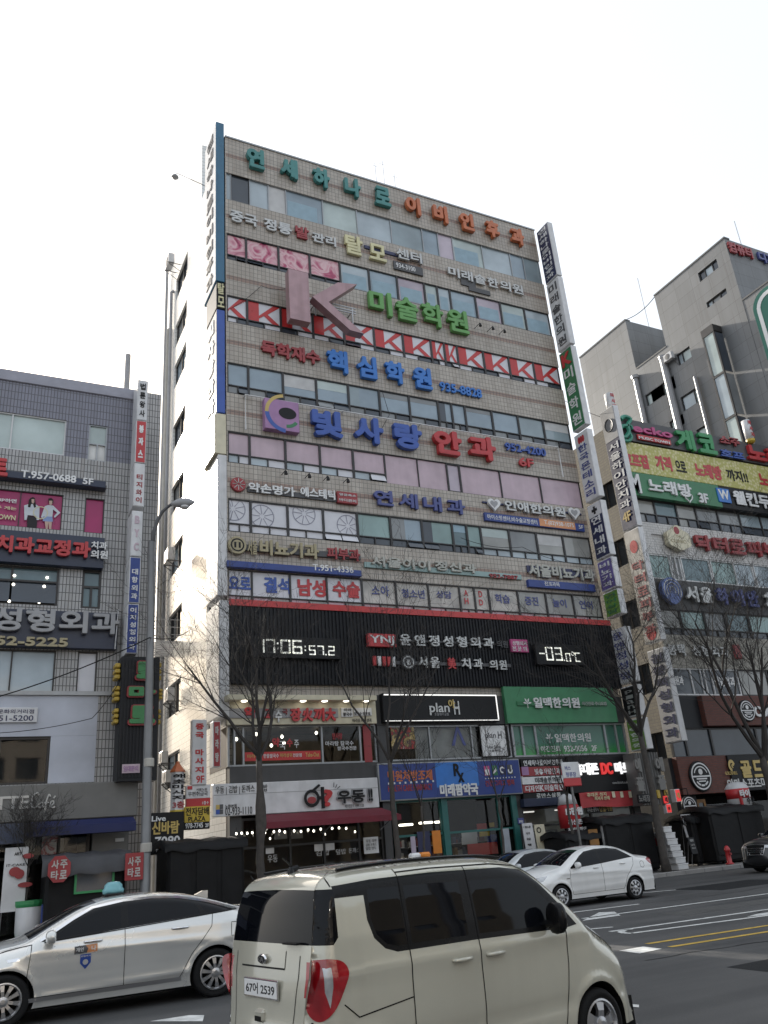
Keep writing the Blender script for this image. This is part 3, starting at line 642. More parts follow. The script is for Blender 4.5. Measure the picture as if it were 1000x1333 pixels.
# fourth floor band
r = wsign('channel_letter_sign', 'bronze and dark red letters over a blue board reading T.951-4336', 'sign', Z5(328, 240), Z5(850, 395))
pan(r, Z5(325, 262), Z5(848, 330), 29.9, 30, 'sg_darkgrey', 'back_bar'); pan(r, Z5(320, 330), Z5(852, 395), 29.78, 30, 'board_blue')
let(r, [('비뇨기과', Z5(450, 247), Z5(685, 328))], 29.80, 'sg_bronze', .1, .035); let(r, [('피부과', Z5(715, 277), Z5(847, 335))], 29.82, 'sg_darkred', .08, .03, 'second_lettering'); let(r, [('서울', Z5(402, 250), Z5(440, 310))], 29.82, 'sg_bronze', .06, .02, 'side_lettering')
bx, bz = FX(*Z5(360, 272), 29.85); mb = MB(); mb.lathe([(.36, .0), (.38, .04), (.38, .12)], (bx, 29.80, bz), 24, 'y'); bd = mb.build('badge', 'sg_bronze', r)
mb = MB(); arc(mb, bx, bz, .22, .28, 0, 6.28, 29.795); mb.box(bx-.13, bx-.05, 29.79, 29.797, bz-.12, bz+.12); mb.box(bx+.05, bx+.13, 29.79, 29.797, bz-.12, bz+.12); mb.build('badge_inlay', 'sg_black', bd)
let(r, [('T.951-4336', Z5(658, 345), Z5(820, 382))], 29.765, 'sg_white', .015, .012, 'phone_number')
r = wsign('channel_letter_sign', 'tarnished grey letters over a pale green bar with a red phone number', 'sign', Z6(10, 243), Z6(550, 330))
pan(r, Z6(12, 266), Z6(552, 328), 29.9, 30, 'pane_green', 'back_bar'); let(r, [('서울아이', Z6(35, 245), Z6(240, 297)), ('정신과', Z6(252, 262), Z6(398, 306))], 29.80, 'sg_steelgrey', .12, .035)
let(r, [('952-7887', Z6(440, 306), Z6(540, 328))], 29.84, 'sg_darkred', .06, .03, 'phone_number')
r = wsign('channel_letter_sign', 'grey letters on dark navy over a blue board at the fourth floor right end', 'sign', Z6(568, 270), Z6(805, 370))
pan(r, Z6(568, 278), Z6(800, 322), 29.92, 30, 'sg_navy', 'back_bar'); pan(r, Z6(573, 326), Z6(806, 369), 29.8, 30, 'board_blue'); let(r, [('서울비뇨기과', Z6(573, 271), Z6(805, 334))], 29.82, 'sg_steelgrey', .12, .035)
let(r, [('진료과목', Z6(628, 333), Z6(682, 352))], 29.79, 'sg_white', .01, .01, 'small_lettering')
# lettering stuck on the fourth floor panes
g = thing('window_lettering', 'blue and red Hangul lettering stuck across the fourth floor panes', 'lettering', (17, 30, 11.3))
let(g, [('요로', Z5(326, 392), Z5(415, 448)), ('결석', Z5(465, 395), Z5(573, 465))], 30.06, 'sg_blue', .008, .04, 'blue_lettering'); let(g, [('남성', Z5(597, 402), Z5(712, 478)), ('수술', Z5(735, 410), Z5(847, 482))], 30.06, 'sg_red', .008, .04, 'red_lettering')
let(g, [('소아', Z6(35, 345), Z6(98, 385)), ('청소년', Z6(138, 358), Z6(220, 393)), ('상담', Z6(257, 365), Z6(312, 393)), ('학습', Z6(458, 376), Z6(512, 410)), ('증진', Z6(560, 384), Z6(610, 417)), ('놀이', Z6(655, 392), Z6(706, 424)), ('언어', Z6(747, 398), Z6(796, 430))], 30.06, 'sg_royal', .008, .015, 'small_lettering')
let(g, [('A', Z6(352, 362), Z6(368, 384)), ('D', Z6(402, 366), Z6(417, 388)), ('H', Z6(354, 390), Z6(370, 411)), ('D', Z6(404, 395), Z6(420, 416))], 30.06, 'sg_red', .008, .02, 'letter_pair')
# third floor: clinic letters and LED clocks on the black cladding
r = wsign('channel_letter_sign', 'silver letters on black cladding between a red YNJ plate and a pink plate', 'sign', Z6(22, 510), Z6(575, 580), 29.73)
pan(r, Z6(22, 511), Z6(122, 559), 29.55, 29.73, 'sg_red', 'side_plate'); let(r, [('YNJ', Z6(30, 517), Z6(116, 554))], 29.53, 'sg_white', .03, .02, 'side_lettering')
pan(r, Z6(130, 532), Z6(458, 552), 29.68, 29.73, 'sg_darkgrey', 'back_bar'); let(r, [('윤앤정성형외과', Z6(133, 513), Z6(457, 563), .74)], 29.58, 'sg_silver', .1, .03); let(r, [('의원', Z6(465, 536), Z6(505, 561))], 29.62, 'sg_darkgrey', .06, .02, 'dim_lettering')
pan(r, Z6(512, 531), Z6(576, 577), 29.6, 29.73, 'board_pink', 'pink_plate'); let(r, [('성형외과', Z6(518, 537), Z6(570, 554)), ('전문의', Z6(518, 556), Z6(570, 573), .7)], 29.58, 'sg_white', .02, .01, 'small_lettering')
r = wsign('channel_letter_sign', 'silver dental letters with one red character beside a row of tooth shapes', 'sign', Z6(40, 590), Z6(502, 637), 29.73)
pan(r, Z6(40, 604), Z6(515, 628), 29.68, 29.73, 'sg_darkgrey', 'back_bar'); let(r, [('서울', Z6(195, 590), Z6(272, 630), .74), ('치과', Z6(343, 596), Z6(420, 634), .74), ('의원', Z6(440, 602), Z6(502, 636), .8)], 29.58, 'sg_silver', .08, .025)
let(r, [('美', Z6(296, 594), Z6(328, 634))], 29.58, 'sg_red', .08, .03, 'second_lettering')
for j in range(5):
    x0, z1 = FX(*Z6(40+j*16.5, 591+j*.6), 29.6); x1, z0 = FX(*Z6(54+j*16.5, 623+j*.8), 29.6); w, h_ = x1-x0, z1-z0
    pl = [(x0, z1), (x0+w*.05, z0+h_*.55), (x0+w*.18, z0), (x0+w*.38, z0+.02), (x0+w*.5, z0+h_*.4), (x0+w*.62, z0+.02), (x0+w*.82, z0), (x0+w*.95, z0+h_*.55), (x0+w, z1), (x0+w*.75, z1+.03), (x0+w*.5, z1-.03), (x0+w*.25, z1+.03)]
    mb = MB(); mb.prism(pl, lambda x, z: (x, 29.58, z), lambda x, z: (x, 29.68, z)); mb.build('tooth', 'sg_white' if j in (1, 4) else 'sg_red', r)
bx, bz = FX(*Z6(162, 610), 29.6); mb = MB(); mb.lathe([(.30, 0), (.32, .04), (.32, .1)], (bx, 29.58, bz), 20, 'y'); bd = mb.build('badge', 'sg_darkgrey', r)
mb = MB(); arc(mb, bx, bz, .2, .25, 0, 6.28, 29.575); mb.box(bx-.08, bx+.08, 29.57, 29.577, bz-.12, bz+.1); mb.build('badge_inlay', 'sg_silver', bd)
SEG = {'a': (0, 1), '0': 'abcdef', '1': 'bc', '2': 'abged', '3': 'abgcd', '4': 'fgbc', '5': 'afgcd', '6': 'afgedc', '7': 'abc', '8': 'abcdefg', '9': 'abcdfg', '-': 'g', 'C': 'afed'}
def seg_digit(on, off, ch, x, z, w, h, Y, full=True):
    t = w*.17; g = t*.25; s = {'a': (x+g, x+w-g, z+h-t, z+h), 'd': (x+g, x+w-g, z, z+t), 'g': (x+g, x+w-g, z+h/2-t/2, z+h/2+t/2), 'f': (x, x+t, z+h/2+g, z+h-g), 'b': (x+w-t, x+w, z+h/2+g, z+h-g), 'e': (x, x+t, z+g, z+h/2-g), 'c': (x+w-t, x+w, z+g, z+h/2-g)}
    for k, q in s.items():
        if k in SEG.get(ch, ''): on.box(q[0], q[1], Y-.012, Y, q[2], q[3])
        elif full: off.box(q[0], q[1], Y-.008, Y, q[2], q[3])
def led(label, tl, br, items, cat='clock'):
    r = wsign('led_display', label, cat, tl, br, 29.73); pan(r, tl, br, 29.5, 29.73, 'sg_black', 'housing'); on, off = MB(), MB()
    x0, z1 = FX(*tl, 29.5); x1, z0 = FX(*br, 29.5); W, H = x1-x0, z1-z0
    for ch, u, v, w, h, full in items:
        if ch == ':':
            for q in (.3, .65): on.box(x0+u*W, x0+(u+w)*W, 29.485, 29.5, z0+(v+h*q)*H, z0+(v+h*q)*H+w*W)
        elif ch == '.': on.box(x0+u*W, x0+(u+w)*W, 29.485, 29.5, z0+v*H, z0+v*H+w*W)
        elif ch == 'o': arc(on, x0+(u+w/2)*W, z0+(v+h/2)*H, w*W*.32, w*W*.5, 0, 6.28, 29.49)
        else: seg_digit(on, off, ch, x0+u*W, z0+v*H, w*W, h*H, 29.5, full)
    on.build('lit_segments', 'led_on', r); off.build('dark_segments', 'led_off', r)
led('black LED clock showing the time in white segments on the third floor', Z5(415, 628), Z5(772, 722), [('1', .05, .2, .09, .66, False), ('7', .155, .2, .10, .66, True), (':', .275, .2, .018, .66, 0), ('0', .315, .2, .11, .66, True), ('6', .445, .2, .11, .66, True), (':', .58, .2, .016, .5, 0), ('5', .63, .17, .075, .46, True), ('7', .725, .17, .075, .46, True), ('.', .815, .17, .014, .1, 0), ('2', .85, .17, .075, .46, True)])
led('black LED thermometer showing degrees in white segments at right of the cladding', Z6(595, 547), Z6(768, 622), [('-', .06, .2, .12, .66, False), ('0', .2, .2, .15, .66, True), ('3', .39, .2, .15, .66, True), ('.', .56, .2, .02, .1, 0), ('0', .61, .17, .10, .42, True), ('o', .73, .5, .07, .14, 0), ('C', .81, .17, .12, .46, False)], 'thermometer')

# ------------------------------------------------------------------ column of boards at the left corner (faces look left) and at the right corner
def board(name, label, X0, X1, Y0, Y1, z0, z1, face, edge, text=None, tm='sg_white', fill=.72, bold=.02, cat='sign board', ym=.16, top=0, extra=None, group=None):
    """upright board standing out from a corner: body, coloured face plate, characters one under the other"""
    r = thing(name, label, cat, ((X0+X1)/2, (Y0+Y1)/2, z0), group)
    MB().bbox(X0, X1, Y0, Y1, z0, z1, .02).build('board_body', edge, r)
    MB().box(X0-.012, X0-.001, Y0+.05, Y1-.05, z0+.06, z1-.06).build('face_plate', face, r)
    if text:
        mb = MB(); vtext(mb, text, Y0+ym, Y1-ym, z0+.12, z1-.12-top, X0-.012, .03, bold, fill); mb.build('lettering', tm, r)
    return r
zl = lambda y: FX(287, y, 30)[1]
mat('edge_blue', (.035, .13, .22), .4, dirt=.25)
board('projecting_sign', 'tallest blue-edged board with raised grey letters at the top left corner', 8.20, 8.60, 30.0, 32.1, zl(366), 35.8, 'board_white', 'edge_blue', '연세하나로이비인후과', 'sg_darkgrey', .62, .04, ym=.5)
r = board('projecting_sign', 'small dark board with cream hair loss letters below the tall blue-edged board', 8.24, 8.60, 30.0, 31.8, zl(402), zl(367.5), 'sg_darkgrey', 'sg_black')
mb = MB(); letters(mb, '탈', (8.27, 30.0, zl(383)), UX, .3, zl(369)-zl(383), NX, .03, .02); letters(mb, '모', (8.27, 30.0, zl(400)), UX, .3, zl(386)-zl(400), NX, .03, .02); mb.build('lettering', 'sg_cream', r)
board('projecting_sign', 'blue-edged board with white eye clinic letters under the small dark board', 8.24, 8.60, 30.0, 31.9, zl(537), zl(403), 'sg_grey', 'sg_blue', '빛사랑안과', 'sg_white', .7, .05, ym=.4)
board('projecting_sign', 'short blank cream board between the blue-edged board and the long white one', 8.15, 8.62, 29.95, 31.8, zl(591), zl(539), 'board_cream', 'board_cream')
board('projecting_sign', 'long blank white board on the left corner beside the fourth and fifth floors', 8.25, 8.62, 29.9, 31.6, zl(776), zl(593), 'board_white', 'board_white')
board('projecting_sign', 'blank white board on the left corner beside the black cladding', 8.25, 8.62, 29.7, 31.6, zl(935), zl(784), 'board_white', 'board_white')
zr = lambda q: SX(*q, 27.34)[1]
RC = [((712, 288), (726, 357), 'board_navy', '연세하나로이비인후과', 'sg_white', 'dark navy board at the very top of the right corner column'),
      ((726.5, 357.5), (740.6, 448), 'board_white', '미래솔한의원', 'sg_darkgrey', 'white board with thin dark letters below the navy one on the right corner'),
      ((741, 450), (761, 553), 'board_green', 'K미술학원', 'sg_white', 'green art school board with a red K on the right corner'),
      ((763, 557), (779.5, 646), 'board_white', ' 한국몬테소리', 'sg_royal', 'white board with a red tulip badge on the right corner'),
      ((777, 652), (790, 724), 'board_navy', ' 연세내과', 'sg_white', 'navy board with a black cross on its white top on the right corner'),
      ((790, 726), (797.5, 766), 'sg_purple', '비뇨기과', 'sg_white', 'purple board with small white letters on the right corner'),
      ((798, 767), (806, 800), 'board_lime', '언어상담', 'board_green', 'lime green board above the black cladding level on the right corner'),
      ((808, 816), (819, 889), 'board_white', '윤앤정성형', 'sg_royal', 'white board with violet letters at the end of the black cladding'),
      ((819, 892), (826, 933), 'sg_black', 'planH', 'sg_silver', 'black board with grey hair shop letters beside the big green board'),
      ((826, 935), (834, 977), 'board_lime', '일맥한의원', 'sg_white', 'lime board at the foot of the right corner column')]
for tp, bt, face, tx, tm, lb in RC:
    z1, z0 = zr(tp), zr(bt)
    r = board('projecting_sign', lb, 27.34, 27.70, 28.8, 29.86, z0+.02, z1-.02, face, 'board_white', None)
    mb = MB(); H = z1-z0
    if tx == 'planH':
        for ch, k in zip(tx, range(5)): letters(mb, ch, (27.328, 29.55, z1-.2-(k+1)*(H-.3)/5+.05), UY, .45, (H-.3)/5*.7, NY, .02, .01)
    else: vtext(mb, tx, 29.0, 29.7, z0+.14, z1-.14, 27.328, .02, .016, .74)
    mb.build('lettering', tm, r)
    if tx[0] == 'K': mb = MB(); letters(mb, 'K', (27.327, 29.7, z1-.14-H/5*.9), UY, .75, H/5*.8, NY, .035, .05); mb.build('red_letter', 'sg_red', r)
    if '몬' in tx:
        zc = z1-.42; mb = MB()
        for s, w in ((-.16, .1), (.16, .1), (0, .11)): mb.add([(27.325, 29.35+s+w*math.cos(t), zc+.2*math.sin(t)) for t in [2*math.pi*j/16 for j in range(16)]], [list(range(16))])
        mb.build('tulip_badge', 'sg_red', r)
    if '내과' in tx:
        MB().box(27.322, 27.327, 28.86, 29.8, z1-.72, z1-.08).build('white_top', 'board_white', r); zc = z1-.4
        mb = MB(); mb.box(27.31, 27.32, 29.13, 29.53, zc-.07, zc+.07); mb.box(27.31, 27.32, 29.26, 29.40, zc-.2, zc-.07); mb.box(27.31, 27.32, 29.26, 29.40, zc+.07, zc+.2); mb.build('cross', 'sg_black', r)

# ------------------------------------------------------------------ second floor signs and windows
r = wsign('fascia_sign', 'cream sign with red brush letters and white downlights over the noodle shop', 'sign', W1(325, 135), W1(912, 250), 29.8)
pan(r, W1(322, 150), W1(912, 248), 29.75, 29.9, 'board_cream'); pan(r, W1(322, 133), W1(912, 156), 29.25, 29.9, 'board_cream', 'canopy')
pan(r, W1(330, 188), W1(760, 224), 29.70, 29.75, 'sg_grey', 'back_bar')
let(r, [('약', W1(390, 180), W1(436, 226)), ('고', W1(468, 190), W1(500, 226)), ('장火끼大', W1(570, 186), W1(752, 238))], 29.62, 'sg_red', .08, .05, spread=.92); let(r, [('수', W1(510, 195), W1(538, 242))], 29.62, 'sg_white', .08, .03, 'second_lettering'); let(r, [('국', W1(540, 190), W1(560, 212))], 29.64, 'sg_darkred', .06, .01, 'side_lettering')
pan(r, W1(770, 186), W1(818, 222), 29.69, 29.75, 'sg_white', 'small_plate'); pan(r, W1(820, 186), W1(892, 217), 29.69, 29.75, 'sg_white', 'small_plate')
let(r, [('마라', W1(782, 188), W1(812, 200)), ('쌀국수', W1(778, 204), W1(814, 218)), ('칼국수 전문점', W1(822, 203), W1(885, 214)), ('마라탕 마라샹궈', W1(815, 228), W1(890, 242))], 29.67, 'sg_black', .015, .01, 'small_lettering')
for u in (388, 620, 705, 790, 868):
    x, z = FX(*W1(u, 156), 29.45); mb = MB(); mb.lathe([(.10, 0), (.12, -.04), (.09, -.06)], (x, 29.45, z), 12); mb.build('downlight', 'lamp_glow', r)
mat('lantern_red', (.45, .03, .03), .35)
sh = thing('shop_window', 'wide second floor noodle shop window with red strip lettering and hanging bulbs', 'window', (12, 30, 4.9))
def shopbox(parent, x0, x1, z0, z1, Y, depth, wallm, floorm='dark_room', name='room'):
    mb = MB(); mb.add([(x0, Y+depth, z0), (x1, Y+depth, z0), (x1, Y+depth, z1), (x0, Y+depth, z1), (x0, Y, z0), (x1, Y, z0), (x1, Y, z1), (x0, Y, z1)], [[0, 1, 2, 3], [4, 0, 3, 7], [1, 5, 6, 2], [3, 2, 6, 7], [4, 5, 1, 0]])
    return mb.build(name, wallm, parent)
mat('room_warm', (.10, .075, .055), .7, var=.35, scale=1.2); mat('room_white', (.55, .57, .55), .6, var=.1); mat('room_dim', (.035, .031, .028), .7, var=.4, scale=1.5)
clear('shop_glass', (.72, .74, .74)); clear('shop_glass_clear', (.9, .92, .92))
zb, zt = FX(*W1(330, 418), 30)[1], FX(*W1(330, 248), 30)[1]
zb, zt = 4.97, 6.40
xs = [FX(*W1(q, 330), 30)[0] for q in (322, 350, 385, 696, 847, 893)]
shopbox(sh, xs[0]+.02, 14.58, zb, zt, 30.12, 2.4, 'room_warm')
mb = MB()
for x in (*xs[1:5], xs[0]+.04, 14.56): mb.box(x-.035, x+.035, 30.0, 30.12, zb, zt)
mb.box(XL+.02, 14.58, 29.99, 30.12, zb, zb+.06); mb.box(XL+.02, 14.58, 29.99, 30.12, zt-.06, zt); mb.build('frame', 'alu_grey', sh)
MB().add([(xs[0], 30.06, zb+.06), (14.5, 30.06, zb+.06), (14.5, 30.06, zt-.06), (xs[0], 30.06, zt-.06)], [[0, 1, 2, 3]]).build('pane', 'shop_glass', sh)
pan(sh, W1(390, 362), W1(690, 388), 30.04, 30.045, 'film_red', 'strip_film', .001); let(sh, [('마라', W1(400, 370), W1(432, 384)), ('마라샹궈', W1(530, 366), W1(577, 380)), ('Take-Out', W1(630, 363), W1(684, 378))], 30.028, 'sg_gold', .01, .01, 'strip_lettering'); let(sh, [('한물쌀국수', W1(464, 368), W1(525, 383)), ('전문점', W1(580, 366), W1(615, 379))], 30.028, 'sg_white', .01, .01, 'strip_lettering')
let(sh, [('약', W1(498, 304), W1(528, 340)), ('수', W1(555, 308), W1(580, 340))], 30.03, 'sg_red', .01, .04, 'film_lettering'); let(sh, [('국', W1(526, 318), W1(552, 350)), ('주', W1(585, 312), W1(604, 344)), ('마라탕 칼국수', W1(708, 318), W1(820, 334)), ('쌀국수전문', W1(755, 338), W1(832, 352))], 30.03, 'sg_white', .01, .01, 'film_lettering'); let(sh, [('면사랑', W1(735, 285), W1(776, 310))], 30.03, 'sg_darkred', .01, .03, 'film_lettering')
pan(sh, W1(855, 252), W1(895, 400), 29.98, 30.03, 'sg_darkred', 'red_post', .003)
def bulb(x, y, z, label, grp, top, k=1.0):
    t = thing('pendant_lamp', label, 'lamp', (x, y, z), grp)
    mb = MB(); mb.lathe([(.005, -.07*k), (.045*k, -.045*k), (.062*k, 0), (.045*k, .045*k), (.02, .07*k)], (x, y, z), 10); mb.build('bulb', 'lamp_glow', t, True)
    mb = MB(); mb.tube([(x, y, z+.07*k), (x, y, top)], .008, 5); mb.build('cord', 'cable', t)
for i, (u, v) in enumerate(((343, 326), (398, 325), (436, 290), (495, 335), (537, 300), (672, 278), (545, 325), (357, 310))):
    x, z = FX(*W1(u, v), 31.0); bulb(x, 31.0, min(z, zt-.15), 'round bulb glowing behind the second floor noodle shop window', 'bulbs in the noodle shop', zt)
r = wsign('fascia_sign', 'black hair shop sign with a white light line and planH lettering', 'sign', W2(80, 88), W2(475, 180), 29.9)
pan(r, W2(72, 85), W2(478, 181), 29.62, 29.9, 'sg_black'); x0, z1 = FX(*W2(78, 88), 29.61); x1, z0 = FX(*W2(474, 178), 29.61)
mb = MB(); mb.box(x0, x1, 29.6, 29.615, z1-.05, z1); mb.box(x1-.05, x1, 29.6, 29.615, z0+.05, z1-.05); mb.box(x0, x1, 29.6, 29.615, z0, z0+.025); mb.build('light_line', 'tube_white', r)
let(r, [('plan', W2(233, 118), W2(306, 160)), ('H', W2(316, 112), W2(340, 158))], 29.58, 'sg_silver', .03, .015); let(r, [('아', W2(298, 106), W2(324, 136))], 29.57, 'sg_gold', .03, .03, 'gold_letter'); let(r, [('토탈뷰티살롱', W2(252, 152), W2(302, 162))], 29.6, 'sg_grey', .01, .005, 'small_lettering')
r = wsign('fascia_sign', 'large plain green sign with white herbal clinic letters and a leaf mark', 'sign', W2(487, 60), W2(880, 185), 29.9)
mat('green_board', (.05, .215, .10), .4, dirt=.1)
pan(r, W2(487, 62), W2(882, 184), 29.7, 29.9, 'green_board'); pan(r, W2(535, 112), W2(845, 128), 29.64, 29.7, 'board_green', 'back_bar'); let(r, [('일맥한의원', W2(590, 99), W2(752, 135), .86)], 29.58, 'sg_white', .06, .03); let(r, [('야간진료·추나요법', W2(757, 114), W2(842, 127))], 29.62, 'sg_silver', .02, .005, 'small_lettering')
def leaf(parent, q, s, Y, mt='sg_white'):
    x, z = FX(*q, Y); mb = MB()
    for a in (0, 1.05, 2.1, 3.14):
        c, d = math.cos(a), math.sin(a); mb.add([(x, Y, z-.1*s), (x+s*(.3*c-.1*d), Y, z+s*(.3*d+.1*c)), (x+s*.55*c, Y, z+s*.55*d), (x+s*(.3*c+.1*d), Y, z+s*(.3*d-.1*c))], [[0, 1, 2, 3]])
    mb.box(x-.03*s, x+.03*s, Y-.004, Y, z-.55*s, z-.12*s); mb.build('leaf_mark', mt, parent)
leaf(r, W2(570, 118), .42, 29.6)
# middle and right second floor windows
sh = thing('shop_window', 'second floor hair shop window with a colour poster and a white planH plate', 'window', (17.5, 30, 4.65))
xa, xb = 14.95, 20.9; zb, zt = 4.98, 6.34
shopbox(sh, xa, xb, zb, zt, 30.12, 1.6, 'room_dim'); mb = MB()
for x in (xa+.03, 17.0, 19.0, xb-.03): mb.box(x-.03, x+.03, 30.0, 30.12, zb, zt)
mb.box(xa, xb, 29.99, 30.12, zb, zb+.06); mb.box(xa, xb, 29.99, 30.12, zt-.06, zt); mb.build('frame', 'alu_grey', sh)
MB().add([(xa, 30.06, zb+.06), (xb, 30.06, zb+.06), (xb, 30.06, zt-.06), (xa, 30.06, zt-.06)], [[0, 1, 2, 3]]).build('pane', 'shop_glass', sh)
mat('sheet_grey', (.55, .55, .54), .7, var=.3, scale=1.1); MB().box(xa+1.5, xb-1.5, 30.3, 30.32, zb+.1, zt-.06).build('reflection_sheet', 'sheet_grey', sh)  # pale grey sheet behind the glass, lightened to stand for the pane's reflection
pan(sh, W2(100, 196), W2(188, 275), 30.0, 30.03, 'poster_food', 'poster', .002); pan(sh, W2(408, 197), W2(504, 299), 29.88, 29.98, 'sg_white', 'plate'); pan(sh, W2(404, 192), W2(509, 303), 29.93, 29.985, 'sg_black', 'plate_border')
let(sh, [('plan', W2(424, 220), W2(464, 244)), ('H', W2(468, 216), W2(484, 241)), ('Hair Salon', W2(434, 264), W2(480, 274)), ('토탈 뷰티', W2(440, 278), W2(476, 286))], 29.87, 'sg_darkgrey', .01, .01, 'plate_lettering')
mb = MB(); x, z = FX(*W2(333, 232), 30.03)
mb.add([(x-.35, 30.03, z-.38), (x-.2, 30.03, z-.38), (x, 30.03, z+.2), (x+.2, 30.03, z-.38), (x+.35, 30.03, z-.38), (x, 30.03, z+.5)], [[0, 1, 2, 5], [5, 2, 3, 4]]); mb.build('film_mark', 'sg_royal', sh)
sh = thing('shop_window', 'second floor window with green film and herbal clinic phone number', 'window', (24, 30, 4.65))
xa, xb = 21.02, XR-.03
mt, n, b = _new('green_film'); L = n.links; sp = n.nodes.new('ShaderNodeSeparateXYZ'); L.new(_coord(n, 'world'), sp.inputs[0])
rp = n.nodes.new('ShaderNodeValToRGB'); mr = n.nodes.new('ShaderNodeMapRange'); mr.inputs['From Min'].default_value = 5.0; mr.inputs['From Max'].default_value = 6.2; L.new(sp.outputs[2], mr.inputs['Value']); L.new(mr.outputs[0], rp.inputs['Fac'])
rp.color_ramp.elements[0].color = (.025, .27, .035, 1); rp.color_ramp.elements[1].color = (.06, .17, .125, 1); rp.color_ramp.elements[1].position = .45; L.new(rp.outputs[0], b.inputs['Base Color']); b.inputs['Roughness'].default_value = .15
mb = MB()
for x in (xa+.04, 21.55, 22.25, 26.1, 26.75, xb-.04): mb.box(x-.05, x+.05, 29.98, 30.12, zb, zt)
mb.box(xa, xb, 29.97, 30.12, zb, zb+.07); mb.box(xa, xb, 29.97, 30.12, zt-.07, zt); mb.build('frame', 'alu_grey', sh)
MB().add([(xa, 30.06, zb+.07), (xb, 30.06, zb+.07), (xb, 30.06, zt-.07), (xa, 30.06, zt-.07)], [[0, 1, 2, 3]]).build('pane', 'green_film', sh)
let(sh, [('일맥한의원', W2(662, 224), W2(790, 250), .86), ('야간진료', W2(615, 266), W2(685, 285)), ('932-0056', W2(694, 265), W2(776, 284)), ('2F', W2(788, 264), W2(810, 282))], 30.045, 'sg_white', .008, .02); leaf(sh, W2(645, 238), .4, 30.05)

# ------------------------------------------------------------------ ground floor shops
r = wsign('fascia_sign', 'long white udon shop sign with black logo lettering and a red question mark', 'sign', W1(262, 500), W1(916, 620), 29.9)
x0, z0 = FX(*W1(265, 620), 29.65); x1, z1 = FX(*W1(914, 462), 29.65)
MB().bbox(x0, x1, 29.65, 29.88, 3.29, 4.37).build('panel', 'board_white', r); MB().box(x0+.02, x1-.02, 29.644, 29.65, 3.99, 4.01).build('panel_joint', 'sg_grey', r)
let(r, [('우동 | 김밥 | 돈까스 | 덮밥', W1(275, 496), W1(480, 520))], 29.63, 'text_black', .012, -.002); let(r, [('02-933-1110', W1(313, 580), W1(420, 604)), ('노원본점', W1(313, 568), W1(358, 578))], 29.63, 'text_black', .012, .0, 'phone_number')
for (u, v, mt) in ((284, 578, 'sg_gold'), (298, 576, 'sg_darkgrey'), (284, 597, 'sg_blue'), (298, 596, 'sg_darkgrey')):
    x, z = FX(*W1(u, v), 29.63); MB().box(x-.062, x+.062, 29.63, 29.645, z-.075, z+.075).build('logo_square', mt, r)
let(r, [('우동', W1(752, 508), W1(868, 562)), ('!!', W1(874, 502), W1(898, 557))], 29.55, 'sg_grey', .09, .075, 'letter_outline'); let(r, [('우동', W1(756, 513), W1(865, 558)), ('!!', W1(877, 506), W1(896, 553))], 29.53, 'text_black', .12, .035, 'black_lettering')
let(r, [('?', W1(698, 508), W1(740, 574))], 29.55, 'sg_red', .09, .05, 'question_mark')
x, z = FX(*W1(655, 543), 29.55); mb = MB(); arc(mb, x, z, .20, .31, 0, 6.29, 29.55); mb.box(x+.40, x+.49, 29.54, 29.65, z-.36, z+.38); mb.box(x+.29, x+.40, 29.54, 29.65, z-.03, z+.06); mb.prism([(x+.06, z+.31), (x+.30, z+.48), (x+.36, z+.43), (x+.14, z+.27)], lambda a, b: (a, 29.54, b), lambda a, b: (a, 29.64, b)); mb.build('bowl_letter', 'text_black', r)
mb = MB(); disc(mb, x, z-.06, .17, .12, 29.56); mb.build('bowl', 'sg_darkred', r)
mb = MB()
for j in range(3): mb.tube([(x+.9+.07*j, 29.6, z+.36-.03*j), (x+.92+.12*j, 29.6, z+.52-.07*j)], .012, 5)
mb.build('ray_marks', 'text_black', r)
let(r, [('체인점문의 1599-1110', W1(785, 567), W1(860, 578))], 29.63, 'sg_darkgrey', .008, .0, 'small_lettering')
aw = thing('awning', 'dark red sloped awning under the white udon sign', 'awning', (11.5, 29, 2.5))
mat('awning_red', (.15, .018, .03), .75, bump=.1)
mb = MB(); a0, a1 = 9.55, 14.4
mb.add([(a0, 29.6, 3.27), (a1, 29.6, 3.27), (a1+.15, 28.35, 2.95), (a0-.25, 28.35, 2.95), (a0, 29.6, 3.23), (a1, 29.6, 3.23), (a1+.15, 28.35, 2.91), (a0-.25, 28.35, 2.91)], [[0, 3, 2, 1], [4, 5, 6, 7], [0, 1, 5, 4], [1, 2, 6, 5], [3, 0, 4, 7]]); mb.build('canopy', 'awning_red', aw)
MB().box(a0-.26, a1+.16, 28.33, 28.36, 2.76, 2.96).build('valance', 'awning_red', aw)
mb = MB()
for x in (a0+.1, 12, a1-.1): mb.tube([(x, 29.6, 2.5), (x, 28.4, 2.9)], .02, 6)
mb.build('arm', 'steel', aw)
def shop(label, x0, x1, zt, wall, frame, posts, door=None, glassm='shop_glass_clear', depth=3.0, zb=.55, base=None):
    s = thing('shop_front', label, 'shop front', ((x0+x1)/2, 30, .15)); shopbox(s, x0, x1, .16, zt, 30.14, depth, wall)
    mb = MB()
    for p in posts: mb.box(p-.04, p+.04, 30.0, 30.14, .16, zt)
    mb.box(x0, x1, 29.99, 30.14, zt-.08, zt); mb.box(x0, x1, 29.99, 30.14, 2.18, 2.26); mb.build('frame', frame, s)
    MB().box(x0+.02, x1-.02, 30.0, 30.13, .16, zb).build('stall_riser', base or frame, s)
    MB().add([(x0, 30.07, zb), (x1, 30.07, zb), (x1, 30.07, zt-.08), (x0, 30.07, zt-.08)], [[0, 1, 2, 3]]).build('pane', glassm, s)
    return s
